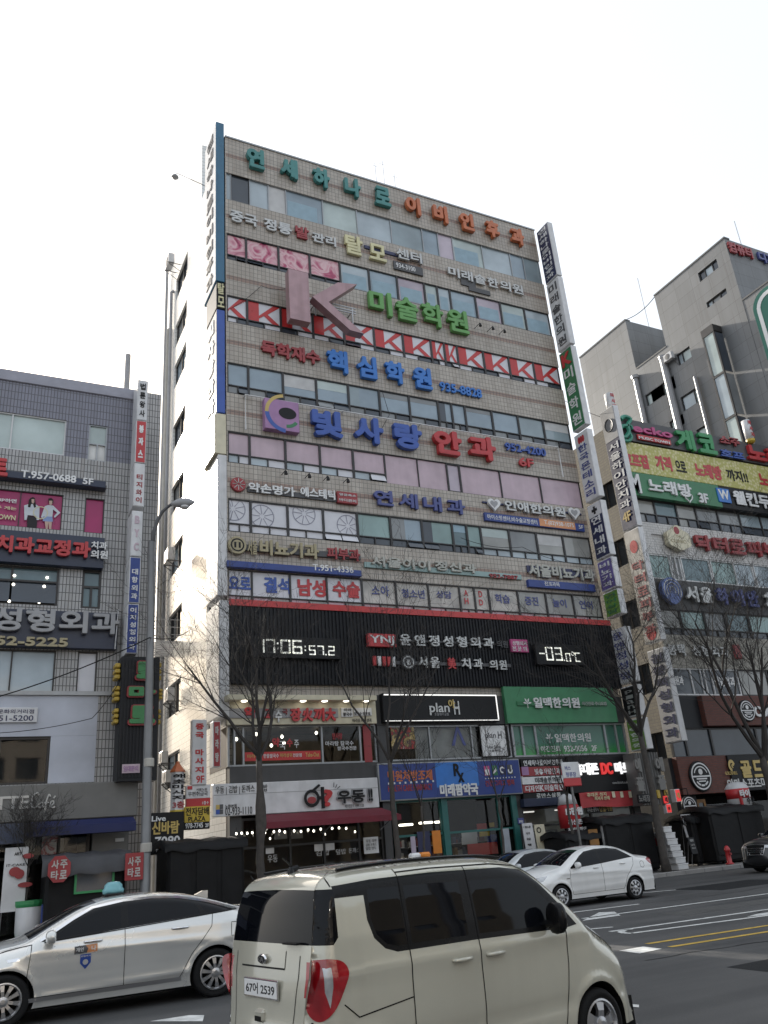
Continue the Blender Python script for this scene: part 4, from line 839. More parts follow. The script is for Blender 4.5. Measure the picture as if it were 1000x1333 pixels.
s = shop('dark glazed udon shop front with white menu stickers on its panes', 9.1, 14.6, 3.2, 'room_warm', 'alu_dark', (9.14, 10.9, 12.2, 13.6, 14.56))
pan(s, W1(664, 720), W1(745, 746), 30.04, 30.05, 'sg_white', 'notice', .002); pan(s, W1(858, 698), W1(920, 758), 29.9, 29.93, 'sg_white', 'menu_board', .002); pan(s, W1(473, 735), W1(506, 760), 30.04, 30.05, 'sg_white', 'notice', .002)
pan(s, W1(508, 672), W1(558, 702), 30.6, 30.62, 'sg_white', 'menu_board', .002); pan(s, W1(560, 668), W1(620, 700), 30.6, 30.62, 'film_cream', 'menu_board', .002)
let(s, [('우동 라면', W1(868, 706), W1(910, 716)), ('김밥 돈까스', W1(868, 722), W1(910, 730)), ('덮밥 만두', W1(868, 736), W1(910, 744))], 29.89, 'text_black', .008, .0, 'menu_lettering')
let(s, [('우동', W1(480, 768), W1(520, 794)), ('김밥', W1(670, 748), W1(725, 766)), ('덮밥', W1(750, 744), W1(790, 762)), ('돈까스', W1(800, 740), W1(845, 756))], 30.05, 'sg_white', .006, .0, 'film_lettering')
for i, (u, v, w) in enumerate(((357, 683, 0), (378, 681, 0), (400, 681, 0), (420, 679, 0), (448, 680, 0), (470, 679, 0), (490, 702, 1), (505, 675, 0), (527, 672, 0), (548, 676, 0), (585, 672, 0), (612, 674, 0), (640, 668, 0), (662, 672, 0), (690, 665, 0), (706, 685, 1), (735, 662, 0), (762, 660, 0), (790, 662, 0), (825, 675, 1))):
    Yb = 28.9 if not w else 30.9
    x, z = FX(*W1(u, v), Yb); bulb(x, Yb, min(z, 2.72) if not w else z, 'round bulb hanging in the row under the red awning' if not w else 'round bulb hanging inside the udon shop', 'bulbs under the awning' if not w else 'bulbs in the udon shop', 2.88 if not w else 3.15, .6)
# pharmacy
r = wsign('fascia_sign', 'wide navy pharmacy sign with bright blue centre panel and white name', 'sign', W2(65, 328), W2(548, 450), 29.9)
x0 = FX(*W2(66, 390), 29.7)[0]; xm0 = FX(*W2(258, 380), 29.7)[0]; xm1 = FX(*W2(402, 370), 29.7)[0]; x1 = FX(*W2(546, 370), 29.7)[0]; z0, z1 = 3.54, 4.84
MB().bbox(x0-.05, x1+.05, 29.72, 29.9, z0-.05, z1+.05).build('frame', 'alu_grey', r)
MB().box(x0, xm0-.004, 29.70, 29.715, z0, z1).build('panel', 'board_blue', r); MB().box(xm1+.004, x1, 29.70, 29.715, z0, z1).build('panel', 'board_blue', r); MB().box(xm0, xm1, 29.70, 29.715, z0, z1).build('centre_panel', 'sg_brightblue', r); MB().box(xm0, xm1, 29.695, 29.699, z0, z0+.36).build('name_panel', 'board_blue', r)
let(r, [('미래팜약국', Q5(412, 205), Q5(668, 272))], 29.66, 'sg_white', .03, .04); let(r, [('병원처방조제', Q5(72, 118), Q5(368, 178))], 29.68, 'sg_orange', .02, .03, 'orange_lettering'); let(r, [('HEALTH CARE PHARMACY', Q5(76, 212), Q5(368, 240)), ('건강 그리고 행복', Q5(708, 180), Q5(902, 210))], 29.68, 'sg_darkred', .02, .015, 'red_lettering')
let(r, [('R', Q5(500, 70), Q5(552, 150))], 29.67, 'text_black', .025, .03, 'pharmacy_mark'); let(r, [('x', Q5(530, 130), Q5(576, 190))], 29.665, 'text_black', .025, .03, 'pharmacy_mark')
mb = MB()
for j in range(9): x, z = FX(*Q5(82+36*j, 200-2*j), 29.69); mb.box(x-.035, x+.035, 29.685, 29.699, z-.035, z+.035)
for j in range(11): x, z = FX(*Q5(712+19*j, 168-1*j), 29.69); mb.box(x-.022, x+.022, 29.685, 29.699, z-.022, z+.022)
mb.build('dot_row', 'sg_white', r)
for j, mtn in enumerate(('board_pink', 'board_green', 'sg_navy', 'sg_darkgrey')):
    q0 = Q5(700+50*j, 86-3*j); q1 = Q5(742+50*j, 148-3*j); p_ = pan(r, q0, q1, 29.68, 29.70, mtn, 'icon', .003)
    x, z = FX(*q0, 29.67); x2, z2 = FX(*q1, 29.67); cx, cz = (x+x2)/2, (z+z2)/2; k = MB()
    if j == 0: k.box(cx-.1, cx+.1, 29.672, 29.678, cz-.17, cz+.05); k.box(cx-.04, cx+.04, 29.672, 29.678, cz+.05, cz+.16)
    elif j == 1: k.add([(cx-.1, 29.675, cz-.15), (cx+.1, 29.675, cz-.02), (cx+.02, 29.675, cz+.16)], [[0, 1, 2]])
    elif j == 2: arc(k, cx, cz, .07, .13, .5, 5, 29.675)
    else: arc(k, cx, cz-.04, .06, .12, 2.6, 6.6, 29.675); k.box(cx+.05, cx+.09, 29.672, 29.678, cz, cz+.17)
    k.build('icon_mark', 'sg_white', p_)
mat('teal_frame', (.02, .115, .105), .4)
s = shop('teal framed pharmacy front with dim shelves behind the glass', 15.02, 20.78, 3.5, 'room_dim', 'teal_frame', (15.1, 17.2, 17.45, 19.9, 20.6, 20.7))
for x in (15.06, 17.32, 20.62): MB().box(x-.13, x+.13, 29.9, 30.0, .16, 3.48).build('column', 'teal_frame', s)
mat('poster_red', (.4, .04, .03), .4); mat('box_white', (.55, .55, .54), .6); mat('poster_orange', (.62, .20, .02), .4); mat('poster_lilac', (.42, .36, .44), .4); mat('poster_yellow', (.5, .36, .04), .5); mat('poster_grey', (.33, .36, .40), .4); mat('goods_pale', (.22, .21, .2), .6); mat('goods_red', (.13, .03, .025), .6); mat('goods_tan', (.16, .10, .04), .6); mat('goods_blue', (.05, .06, .10), .6)
for q0, q1, mtn, Y in ((Q5(362, 508), Q5(430, 652), 'poster_orange', 29.88), (Q5(222, 545), Q5(262, 660), 'poster_lilac', 29.9), (Q5(815, 495), Q5(884, 670), 'poster_grey', 29.85), (Q5(265, 515), Q5(360, 660), 'board_navy', 29.92), (Q5(593, 595), Q5(795, 655), 'poster_red', 30.3), (Q5(555, 508), Q5(660, 548), 'box_white', 31.2), (Q5(555, 555), Q5(660, 590), 'box_white', 31.2), (Q5(655, 462), Q5(722, 508), 'poster_red', 31.2), (Q5(672, 515), Q5(740, 540), 'poster_yellow', 31.0), (Q5(720, 535), Q5(790, 590), 'board_blue', 31.2), (Q5(735, 455), Q5(770, 480), 'poster_yellow', 31.2)):
    pan(s, q0, q1, Y, Y+.04, mtn, 'banner' if Y < 30 else 'goods', .003)
mb = MB()
for i in range(5):
    for z in (.9, 1.35, 1.8): x = 15.4+i*1.05; mb.box(x, x+.9, 31.6, 32, z, z+.03)
mb.build('shelf', 'sg_grey', s); gm = [MB() for _ in range(4)]
for i in range(5):
    for z in (.93, 1.38, 1.83):
        x = 15.45+i*1.05
        while x < 15.4+i*1.05+.8: w = rnd.uniform(.06, .16); gm[rnd.randrange(4)].box(x, x+w, 31.62, 31.8, z, z+rnd.uniform(.12, .33)); x += w+.01
for k, mtn in enumerate(('goods_pale', 'goods_red', 'goods_tan', 'goods_blue')): gm[k].build('goods', mtn, s)
for i, (u, v) in enumerate(((90, 475), (200, 466), (330, 452), (432, 446))):
    x, z = FX(*Q5(u, v), 30.9); t = MB(); t.bbox(x-.28, x+.28, 30.9, 31.1, z-.05, z+.03, .02); tag(t.build('ceiling_lamp', 'lamp_glow'), ['flat lit lamp seen at left in the pharmacy window', 'long lit lamp left of the grey pillar in the pharmacy', 'lit lamp right behind the grey pillar in the pharmacy', 'small lit lamp right of the grey pillar in the pharmacy'][i], 'lamp')
# address plate
t = thing('address_plate', 'small blue house number plate on the teal pharmacy column', 'plate', (20.6, 29.88, 2.2)); pan(t, Q5(920, 425), Q5(964, 462), 29.85, 29.89, 'sg_royal'); let(t, [('392', Q5(928, 440), Q5(957, 454))], 29.84, 'sg_white', .008, .01)
# directory board of six rows
r = wsign('directory_sign', 'stacked directory board of dark, red and white clinic names beside the pharmacy', 'sign', Q6(85, 40), Q6(388, 295), 29.9)
rowsD = [(Q6(88, 40), Q6(384, 85), 'sg_black', '연세하나로이비인후과', 'sg_white'), (Q6(92, 93), Q6(384, 148), 'sg_darkred', '  빛·사랑안과', 'sg_white'), (Q6(96, 152), Q6(384, 200), 'sg_white', '미래솔한의원', 'sg_darkgrey'), (Q6(102, 205), Q6(386, 252), 'sg_darkred', '디자인K미술학원', 'sg_white'), (Q6(106, 258), Q6(388, 296), 'sg_black', '로만스살롱', 'sg_silver')]
for a, b, mtn, tx, tm in rowsD:
    pan(r, a, b, 29.75, 29.9, mtn, 'name_plate'); h = b[1]-a[1]; w = b[0]-a[0]; off = .3 if tm != 'sg_white' or '빛' in tx else .06
    let(r, [(tx.strip(), (a[0]+w*off, a[1]+h*.2), (b[0]-w*(.06 if off < .3 else .12), b[1]-h*.22))], 29.73, tm, .02, .02, 'lettering', .86)
mb = MB(); x, z = FX(*Q6(119, 118), 29.74); mb.box(x-.17, x+.17, 29.73, 29.75, z-.17, z+.17); mb.build('logo_square', 'sg_lilac', r)
# phone mart
r = wsign('fascia_sign', 'black phone shop sign with lit white and red letters', 'sign', Q6(395, 25), Q6(830, 240), 29.9)
pan(r, Q6(392, 22), Q6(832, 240), 29.7, 29.9, 'sg_black'); let(r, [('휴대폰', Q6(440, 68), Q6(604, 140)), ('마트', Q6(700, 60), Q6(818, 134))], 29.62, 'letter_lit', .08, .034); let(r, [('DC', Q6(610, 64), Q6(696, 138))], 29.62, 'letter_lit_red', .08, .04, 'red_lettering'); let(r, [('www.dcmart.co.kr', Q6(685, 186), Q6(790, 198))], 29.68, 'sg_silver', .01, .0, 'small_lettering')
mat('banner_red', (.42, .045, .05), .6, bump=.2, bscale=5)
bn = thing('banner', 'red cloth banner with white words hung under the black phone sign', 'banner', (24.5, 29.5, 2.6)); x0, z1 = FX(*Q6(470, 262), 29.55); x1, z0 = FX(*Q6(842, 290), 29.55); vs = []; fs = []
for i in range(13):
    x = x0+(x1-x0)*i/12; dz = .06*math.sin(i*.55); dy = .04*math.sin(i*1.3); vs += [(x, 29.55+dy, z1-.62+dz*.6), (x, 29.55+dy*.3, z1+dz*.3)]
for i in range(12): fs.append([2*i, 2*i+2, 2*i+3, 2*i+1])
k = len(vs); vs += [(a, b_+.012, c) for a, b_, c in vs]; fs += [[q+k for q in f][::-1] for f in fs]
mesh_obj('cloth', vs, fs, 'banner_red', bn, True); let(bn, [('휴대폰 성지', Q6(520, 262), Q6(650, 280)), ('최저가 판매', Q6(570, 286), Q6(670, 304))], 29.46, 'sg_cream', .02, .015)
for q in (682, 735, 790): pan(bn, Q6(q, 252), Q6(q+26, 290), 29.49, 29.50, 'board_cream', 'print', .002)
s = shop('bright white phone shop interior behind wide glass', 21.0, 26.95, 2.95, 'room_white', 'alu_dark', (21.05, 23.2, 24.6, 26.9), depth=2.6)
for x in (22.0, 24.2, 26.0): t = MB(); t.box(x-.5, x+.5, 31.2, 31.35, 2.8, 2.85); tag(t.build('ceiling_lamp', 'tube_white'), 'flat white ceiling lamp inside the bright phone shop', 'lamp', 'ceiling lamps in the phone shop')
mat('dark_blue', (.02, .028, .06), .6); pan(s, Q6(110, 300), Q6(388, 336), 29.6, 29.9, 'dark_blue', 'fascia'); pan(s, Q6(515, 350), Q6(692, 384), 29.98, 30.0, 'sg_black', 'film_band', .002); let(s, [('아이폰·갤럭시', Q6(520, 358), Q6(598, 380))], 29.97, 'sg_white', .006, .01, 'film_lettering'); let(s, [('당일개통', Q6(600, 350), Q6(690, 378))], 29.965, 'sg_gold', .006, .02, 'film_lettering')
mb = MB(); mb.box(22.3, 22.36, 31.3, 31.36, .16, 2.0); mb.box(23.6, 23.66, 31.3, 31.36, .16, 2.0); mb.box(22.3, 23.66, 31.3, 31.36, 2.0, 2.05); mb.box(21.5, 26.5, 32.0, 32.5, .16, 1.0); mb.build('counter', 'sg_grey', s)
# ------------------------------------------------------------------ LEFT BUILDING: five storeys, same street line
X5 = 5.22
lb = thing('clinic_building', 'lower grey tiled building left of the alley with navy sign bands', 'building', (-4, 30, 0))
zf = lambda q: FX(*q, 30)[1]
mat('coping_pale', (.30, .30, .35), .5); mat('blank_panel', (.42, .44, .50), .35, var=.15, scale=.8, bump=.05, bscale=1.5); mat('cafe_grey', (.155, .15, .14), .6, dirt=.1); mat('cafe_blue', (.012, .018, .085), .6); mat('navy_band', (.020, .027, .055), .35, dirt=.15)
XW = -14
W5F = (15.85, 18.05); zline = 15.35
holesL = [(XW, 1.78, 15.83, 18.05), (2.95, 4.05, 15.55, 17.9), (XW, 1.85, 11.05, 13.45), (2.95, 4.05, 11.0, 13.3), (XW, 1.9, 7.75, 9.85), (2.95, 4.05, 7.55, 9.75), (XW, 4.4, 4.95, 6.9)]
z5, z4, z3 = [], [], []
rowz = {'p5': (zf(W3(0, 322)), zf(W3(400, 588)))}
r5 = (FX(*W3(415, 372))[0], zf(W3(400, 586)), zf(W3(415, 368))); s5 = (*[FX(*W3(u, 500))[0] for u in (548, 664)], zf(W3(600, 618)), zf(W3(600, 396)))
m4 = (FX(*W3(390, 900))[0], zf(W3(380, 1050)), zf(W3(390, 830))); n4 = (*[FX(*W3(u, 950))[0] for u in (526, 645)], zf(W3(600, 1068)), zf(W3(590, 852)))
t3 = (FX(*W4(347, 420))[0], zf(W4(330, 540)), zf(W4(340, 318))); u3 = (*[FX(*W4(u, 450))[0] for u in (483, 598)], zf(W4(560, 556)), zf(W4(540, 330)))
p2_ = (FX(*W4(325, 930))[0], zf(W4(300, 1052)), zf(W4(320, 803))); q2_ = (*[FX(*W4(u, 930))[0] for u in (455, 574)], zf(W4(540, 1052)), zf(W4(520, 810)))
b2 = (FX(*W5(447, 300))[0], zf(W5(440, 492)), zf(W5(440, 92)))
holes = [(XW+.5, r5[0], r5[1], r5[2]), s5, (XW+.5, m4[0], m4[1], m4[2]), n4, (XW+.5, t3[0], t3[1], t3[2]), u3, (XW+.5, p2_[0], p2_[1], p2_[2]), q2_, (XW+.5, b2[0], b2[1], b2[2])]
zpaint = zf(W3(740, 630)); zcafe = zf(W5(600, 495))
mb = MB(); hi = MB()
for a, b, c, d in cells(XW, X5, zcafe, 19.30, holes):
    if d <= zpaint: mb.box(a, b, 30, 30.3, c, d)
    elif c >= zpaint: hi.box(a, b, 30, 30.3, c, d)
    else: mb.box(a, b, 30, 30.3, c, zpaint); hi.box(a, b, 30, 30.3, zpaint, d)
mb.build('wall', 'pale_tile', lb); hi.build('painted_wall', 'grey_blue_tile', lb)
MB().bbox(XW, X5+.03, 29.93, 30.5, 19.30, 19.77).build('coping', 'coping_pale', lb)
c_ = MB(); c_.box(XW+.3, X5-.3, 30.4, 42, 3.6, 19.0); c_.box(XW+.3, X5-.3, 34, 42, .16, 3.59); c_.build('core', 'dark_room', lb)
w_ = MB(); w_.box(X5-.29, X5, 30.31, 42, .16, 19.29); w_.box(XW, XW+.29, 30.31, 42, .16, 19.29); w_.build('end_wall', 'pale_tile', lb)
t_ = MB(); t_.box(XW+.3, X5-.3, 30.5, 42, 19.01, 19.3); t_.build('roof', 'roof_grey', lb)
# recessed wing at the alley, tiled to the same pattern
wx0, wx1 = X5+.02, FX(203, 760, 32)[0]
wg = MB(); wg.box(wx0, wx1, 32.0, 41, .16, FX(198, 512, 32)[1]); wg.build('wing', 'pale_tile', lb)
window(lb, -6, r5[0], r5[1], r5[2], 30.06, 'pane_mint', .05, fmat='alu_white', mull=(.32, .66, .775))
window(lb, *s5, 30.06, ['pane_mint'], .05, fmat='alu_grey', sub=.75, subpanes=['sheet_grey'])
window(lb, -6, m4[0], m4[1], m4[2], 30.05, 'film_magenta', .03, mull=(.25, .55, .83)); window(lb, *n4, 30.05, 'film_magenta', .03)
window(lb, -6, t3[0], t3[1], t3[2], 30.05, 'pane_teal', .07, sub=.9, mull=(.25, .5, .82)); window(lb, *u3, 30.05, 'pane_teal', .08, sub=.85, subpanes=['pane_teal', 'pane_teal'])
window(lb, -6, p2_[0], p2_[1], p2_[2], 30.05, 'pane_pale', .05, mull=(.3, .55, .84)); window(lb, *q2_, 30.05, 'film_white', .05)
mb = MB()
for u, v in ((280, 372), (262, 424), (246, 474), (232, 518), (86, 360), (80, 412), (55, 512)):
    x, z = FX(*W4(u, v), 30.03); t = MB(); t.lathe([(.03, 0), (.05, .01), (.03, .02)], (x, 30.02, z), 10, 'y')
    tag(t.build('ceiling_lamp', 'lamp_glow'), 'small bright ceiling spot seen through the teal third floor windows', 'lamp', 'ceiling spots behind the teal windows')
# ledges
mb = MB(); z = zf(W3(300, 745)); mb.box(XW, FX(*W3(652, 800))[0], 29.6, 29.99, zf(W3(640, 812)), zf(W3(400, 770))); mb.build('sign_ledge', 'sg_darkgrey', lb)
mb = MB(); z = zf(W4(400, 1062)); mb.box(XW, FX(*W4(660, 1050))[0], 29.88, 29.99, z-.05, z+.08); mb.build('ledge', 'alu_grey', lb)
# second floor blank panel with one window
px0, pz1 = -8, b2[2]; wx, wz1 = FX(*W5(237, 280)); wz0 = b2[1]+.02
mb = MB(); mb.box(px0, b2[0], 29.97, 30.02, wz1, b2[2]); mb.box(wx, b2[0], 29.97, 30.02, b2[1], wz1-.004); mb.build('blank_panel', 'blank_panel', lb)
window(lb, -5, wx, b2[1], wz1-.01, 30.05, 'shop_glass', .08, mull=(.25, .5, .80), name='window'); shopbox(lb, -5, wx, b2[1], wz1, 30.2, 3.5, 'room_amber' if 'room_amber' in M else 'room_warm')
MB().box(-3, wx-.3, 33.0, 33.2, b2[1]+.7, b2[1]+1.1).build('room_fitting', 'poster_yellow', lb); MB().box(-2, wx-.2, 32.4, 32.6, b2[1]+1.2, b2[1]+1.35).build('room_beam', 'sg_cream', lb)
for i, q in enumerate((W5(5, 440), W5(155, 322))):
    x, z = FX(*q, 30.8); t = MB(); t.bbox(x-.12, x+.12, 30.75, 30.9, z-.12, z+.14, .03); tag(t.build('wall_lamp', 'lamp_glow'), ['bright lamp at the left edge behind the second floor cafe window', 'small lit lamp at the right of the second floor cafe window'][i], 'lamp')
# signs
r = wsign('fascia_sign', 'navy sign band with white phone number T.957-0688 5F', 'sign', W3(50, 655), W3(655, 785), 29.8)
pan(r, (-60, W3(0, 640)[1]), W3(655, 786), 29.55, 29.95, 'navy_band'); let(r, [('T.957-0688', W3(132, 672), W3(472, 756)), ('5F', W3(515, 722), W3(578, 768))], 29.52, 'sg_white', .03, .03); pan(r, W3(110, 668), W3(600, 775), 29.53, 29.55, 'navy_band', 'back_bar') if False else None
letsA = let(r, [('트', (-12, W3(0, 592)[1]), W3(47, 712))], 29.4, 'sg_red', .12, .05, 'red_letter')
r = wsign('fascia_sign', 'navy sign band with large red orthodontics letters and small white ones', 'sign', W4(0, 70), W4(640, 330), 29.8)
pan(r, (-60, W4(0, 62)[1]), W4(612, 318), 29.7, 29.97, 'navy_band'); let(r, [('치과교정과', W4(-20, 115), W4(535, 255))], 29.5, 'sg_redorange' if 'sg_redorange' in M else 'sg_red', .15, .045); let(r, [('치과', W4(543, 155), W4(634, 206)), ('의원', W4(540, 207), W4(638, 262))], 29.55, 'sg_white', .08, .03, 'small_lettering')
r = wsign('fascia_sign', 'navy sign band with huge grey plastic surgery letters and a bronze phone number', 'sign', W4(0, 545), W4(705, 800), 29.8)
pan(r, (-60, W4(0, 540)[1]), W4(692, 797), 29.7, 29.97, 'navy_band'); let(r, [('성형외과', W4(-45, 540), W4(705, 708), .88)], 29.45, 'sg_grey', .2, .035); let(r, [('952-5225', W4(-95, 712), W4(402, 783))], 29.58, 'sg_bronze', .08, .05, 'phone_number')
mb = MB(); mb.tube([FXY for FXY in ((FX(*W4(700, 560), 29.6)[0], 29.6, FX(*W4(700, 560), 29.6)[1]), (FX(*W4(680, 795), 29.6)[0], 29.6, FX(*W4(680, 795), 29.6)[1]))], .03, 6); mb.build('support_pipe', 'steel', r)
r = wsign('plate_sign', 'small white plate with 951-5200 on the blank blue-white panel', 'sign', W5(0, 145), W5(172, 216), 29.9); pan(r, (-30, W5(0, 146)[1]), W5(172, 215), 29.88, 29.96, 'board_white'); let(r, [('노원문화의거리점', W5(-70, 155), W5(158, 174)), ('951-5200', W5(-30, 183), W5(155, 208))], 29.87, 'sg_navy', .01, .012)
r = wsign('cafe_sign', 'grey cafe fascia with white script lettering and a navy awning valance', 'sign', W5(0, 500), W5(640, 700), 29.6)
x1 = FX(*W5(640, 600), 29.3)[0]; zt, zb = zf(W5(600, 495)), FX(*W5(630, 650), 29.3)[1]
MB().bbox(-10, x1, 29.3, 29.99, zb, zt-.01, .03).build('panel', 'cafe_grey', r); let(r, [('LATTE', W5(-125, 566), W5(132, 616))], 29.27, 'sg_silver', .05, .03); mb = MB()
# handwritten word drawn as round strokes
def stroke(mb, pts, Y, r_, f=W5):
    P = [np.array(FX(*f(*p), Y)) for p in pts]; out = []
    for i in range(len(P)-1):
        p0, p1, p2, p3 = P[max(i-1, 0)], P[i], P[i+1], P[min(i+2, len(P)-1)]
        for t in (0, .25, .5, .75): out.append(.5*((2*p1)+(-p0+p2)*t+(2*p0-5*p1+4*p2-p3)*t*t+(-p0+3*p1-3*p2+p3)*t**3))
    out.append(P[-1]); mb.tube([(a, Y, b) for a, b in out], r_, 6)
zc_ = zz(0, 1000, .1425)
for pts in ([(355, 250), (345, 225), (310, 250), (288, 310), (292, 355), (320, 362), (345, 345)], [(392, 318), (368, 318), (352, 345), (365, 362), (388, 340), (394, 318), (392, 355), (404, 355)], [(460, 260), (450, 240), (432, 280), (415, 350), (407, 405), (415, 380), (425, 330)], [(405, 318), (450, 312)], [(460, 345), (490, 322), (485, 300), (466, 312), (460, 345), (478, 360), (515, 350)], [(490, 275), (508, 252)]): stroke(mb, pts, 29.26, .026, zc_)
mb.build('script_lettering', 'sg_silver', r)
mb = MB(); za, zb2 = FX(*W5(620, 655), 28.9)[1], FX(*W5(630, 695), 28.9)[1]; xa = FX(*W5(125, 690), 28.9)[0]; xb = FX(*W5(630, 670), 28.9)[0]
mb.add([(xa, 29.29, zb-.02), (xb, 29.29, zb-.02), (xb, 28.75, zb2+.1), (xa, 28.75, zb2+.1), (xa, 28.75, zb2-.15), (xb, 28.75, zb2-.15), (xb, 29.29, zb2-.15), (xa, 29.29, zb2-.15)], [[0, 3, 2, 1], [3, 4, 5, 2], [4, 7, 6, 5], [0, 7, 4, 3], [1, 2, 5, 6]]); mb.build('awning_valance', 'cafe_blue', r)
mb = MB(); mb.add([(-10, 29.2, zb-.02), (xa-.05, 29.2, zb-.02), (xa-.05, 28.9, zb2-.3), (-10, 28.9, zb2-.3), (-10, 29.2, zb2-.3), (xa-.05, 29.2, zb2-.3)], [[0, 3, 2, 1], [3, 4, 5, 2]]); mb.build('awning_valance', 'navy_band', r)
s = thing('shop_front', 'dark cafe front with a grey pier and dim interior under the navy valance', 'shop front', (1, 30, .15)); shopbox(s, -6, 4.1, .16, 3.4, 30.14, 3.5, 'room_dim')
mb = MB(); mb.box(4.1, X5, 29.75, 30.14, .16, zb-.01); mb.build('pier', 'cafe_grey', s)
mb = MB()
for x in (-4, -1.2, .95, 3.1, 4.0): mb.box(x-.05, x+.05, 30.0, 30.12, .16, 3.4)
mb.box(-6, 4.1, 30.0, 30.12, 2.4, 2.48); mb.build('frame', 'alu_dark', s); MB().add([(-6, 30.07, .16), (4.1, 30.07, .16), (4.1, 30.07, 3.4), (-6, 30.07, 3.4)], [[0, 1, 2, 3]]).build('pane', 'shop_glass', s)
for (u0, v0, u1, v1, mtn) in ((390, 610, 525, 800, 'blotch_menu'), (535, 640, 580, 760, 'room_white'), (235, 640, 320, 760, 'room_white')):
    if mtn == 'blotch_menu' and 'blotch_menu' not in M: blotch('blotch_menu', [(.45, .45, .45), (.5, .48, .46), (.3, .05, .05), (.5, .5, .5)], 4)
    pan(s, zc_(u0, v0), zc_(u1, v1), 30.4 if mtn != 'blotch_menu' else 30.0, 30.43 if mtn != 'blotch_menu' else 30.02, mtn, 'poster', .002)
pan(s, W5(537, 755), W5(577, 768), 29.72, 29.75, 'box_white', 'small_plate', .002)
# poster of two women on the magenta film: flat print, plain shapes
ps = thing('window_poster', 'magenta window poster with two standing women and white and yellow lettering', 'poster', (1, 29.98, 13.5))
mat('print_skin', (.48, .33, .27), .4); mat('print_hair', (.03, .02, .02), .4); mat('print_shirt', (.52, .55, .60), .4); mat('print_blue', (.20, .28, .50), .4); mat('print_black', (.035, .03, .035), .4)
def shape(pts, mt, Y, name): mb = MB(); mb.add([(*FX(*W3(*p), Y)[:1], Y, FX(*W3(*p), Y)[1]) for p in pts], [list(range(len(pts)))[::-1]]); return mb.build(name, mt, ps)
shape([(170, 960), (232, 965), (228, 1036), (168, 1030)], 'print_black', 30.012, 'printed_trousers'); shape([(150, 895), (185, 885), (222, 888), (246, 905), (243, 985), (228, 985), (225, 960), (172, 955), (165, 985), (152, 985)], 'print_shirt', 30.010, 'printed_shirt')
shape([(190, 848), (205, 842), (218, 852), (224, 905), (212, 910), (205, 885), (195, 885), (188, 908), (173, 905), (180, 860)], 'print_hair', 30.008, 'printed_hair'); shape([(196, 856), (213, 856), (213, 876), (205, 884), (197, 876)], 'print_skin', 30.006, 'printed_face')
shape([(277, 990), (322, 992), (318, 1042), (305, 1042), (300, 1000), (296, 1042), (284, 1042)], 'print_skin', 30.012, 'printed_legs'); shape([(268, 962), (325, 965), (328, 996), (266, 992)], 'print_blue', 30.009, 'printed_shorts')
shape([(278, 900), (300, 892), (330, 896), (375, 940), (340, 972), (335, 962), (355, 940), (330, 920), (325, 966), (270, 962), (262, 975), (255, 965)], 'print_shirt', 30.010, 'printed_shirt'); shape([(300, 852), (318, 848), (332, 860), (330, 885), (320, 875), (302, 880)], 'print_hair', 30.008, 'printed_hair'); shape([(305, 866), (325, 866), (324, 886), (315, 896), (306, 888)], 'print_skin', 30.006, 'printed_face')
mb = MB(); arc(mb, *FX(*W3(252, 940), 30.0), .22, .25, 0, 6.29, 30.005); mb.build('printed_ring', 'sg_cream', ps)
let(ps, [('UP하면', W3(-18, 845), W3(102, 882))], 30.0, 'sg_white', .006, .03); let(ps, [('두 게는', W3(-25, 893), W3(102, 926)), ('DOWN', W3(-38, 945), W3(96, 988))], 30.0, 'sg_cream', .006, .03, 'yellow_lettering')
# boards on the right corner of the left building, faces to the street
def fboard(label, x0, x1, z0, z1, Y0, Y1, face, text, tm, fill=.72, bold=.025, side='board_white', top=.1, bot=.1):
    r = thing('projecting_sign', label, 'sign board', ((x0+x1)/2, Y0, z0)); MB().bbox(x0, x1, Y0, Y1, z0, z1, .015).build('board_body', side, r)
    MB().box(x0+.03, x1-.03, Y0-.012, Y0-.001, z0+.03, z1-.03).build('face_plate', face, r)
    if text:
        mb = MB(); n = len(text); p = (z1-z0-top-bot)/n; w = (x1-x0)-.1
        for i, ch in enumerate(text):
            if ch != ' ': letters(mb, ch, (x0+.05+w*(1-fill)/2, Y0-.012, z1-top-(i+.5+fill/2)*p), UX, w*fill, p*fill, NX, .015, bold)
        mb.build('lettering', tm, r)
    return r
Yb0, Yb1 = 28.95, 29.9
def zB(q): return FX(*q, Yb0)[1]
bxa, bxb = FX(*W3(845, 400), Yb0)[0], FX(*W3(910, 400), Yb0)[0]
fboard('white board with four black characters at the top of the left corner stack', bxa, bxb, zB(W3(880, 368)), zB(W3(880, 118)), Yb0, Yb1, 'board_white', '법륜왕사', 'text_black')
fboard('red board with white brush letters in the left corner stack', bxa, bxb, zB(W3(880, 632)), zB(W3(880, 371)), Yb0, Yb1, 'sg_red', '봉자스', 'sg_white', .62, .05)
fboard('pale board with dark and red characters between the red board and a black gap', bxa, bxb, zB(W3(870, 902)), zB(W3(870, 635)), Yb0, Yb1, 'board_white', ' 티지와이', 'sg_darkred')
fboard('pale board with faded pink Roman letters in the left corner stack', bxa-.02, bxb-.02, zB(W4(820, 247)), zB(W3(870, 930)), Yb0, Yb1, 'board_white', 'BYC', 'film_pink', .6, .05)
fboard('blue board with a surgery name below the faded pink letters', bxa-.03, bxb-.03, zB(W4(815, 524)), zB(W4(815, 252)), Yb0, Yb1, 'board_blue', ' 대항외과', 'sg_white')
fboard('blue board framed in white hanging above the green tomato letters', bxa-.04, bxb-.04, zB(W4(800, 822)), zB(W4(805, 529)), Yb0, Yb1, 'board_blue', '이지성형외과', 'sg_white')
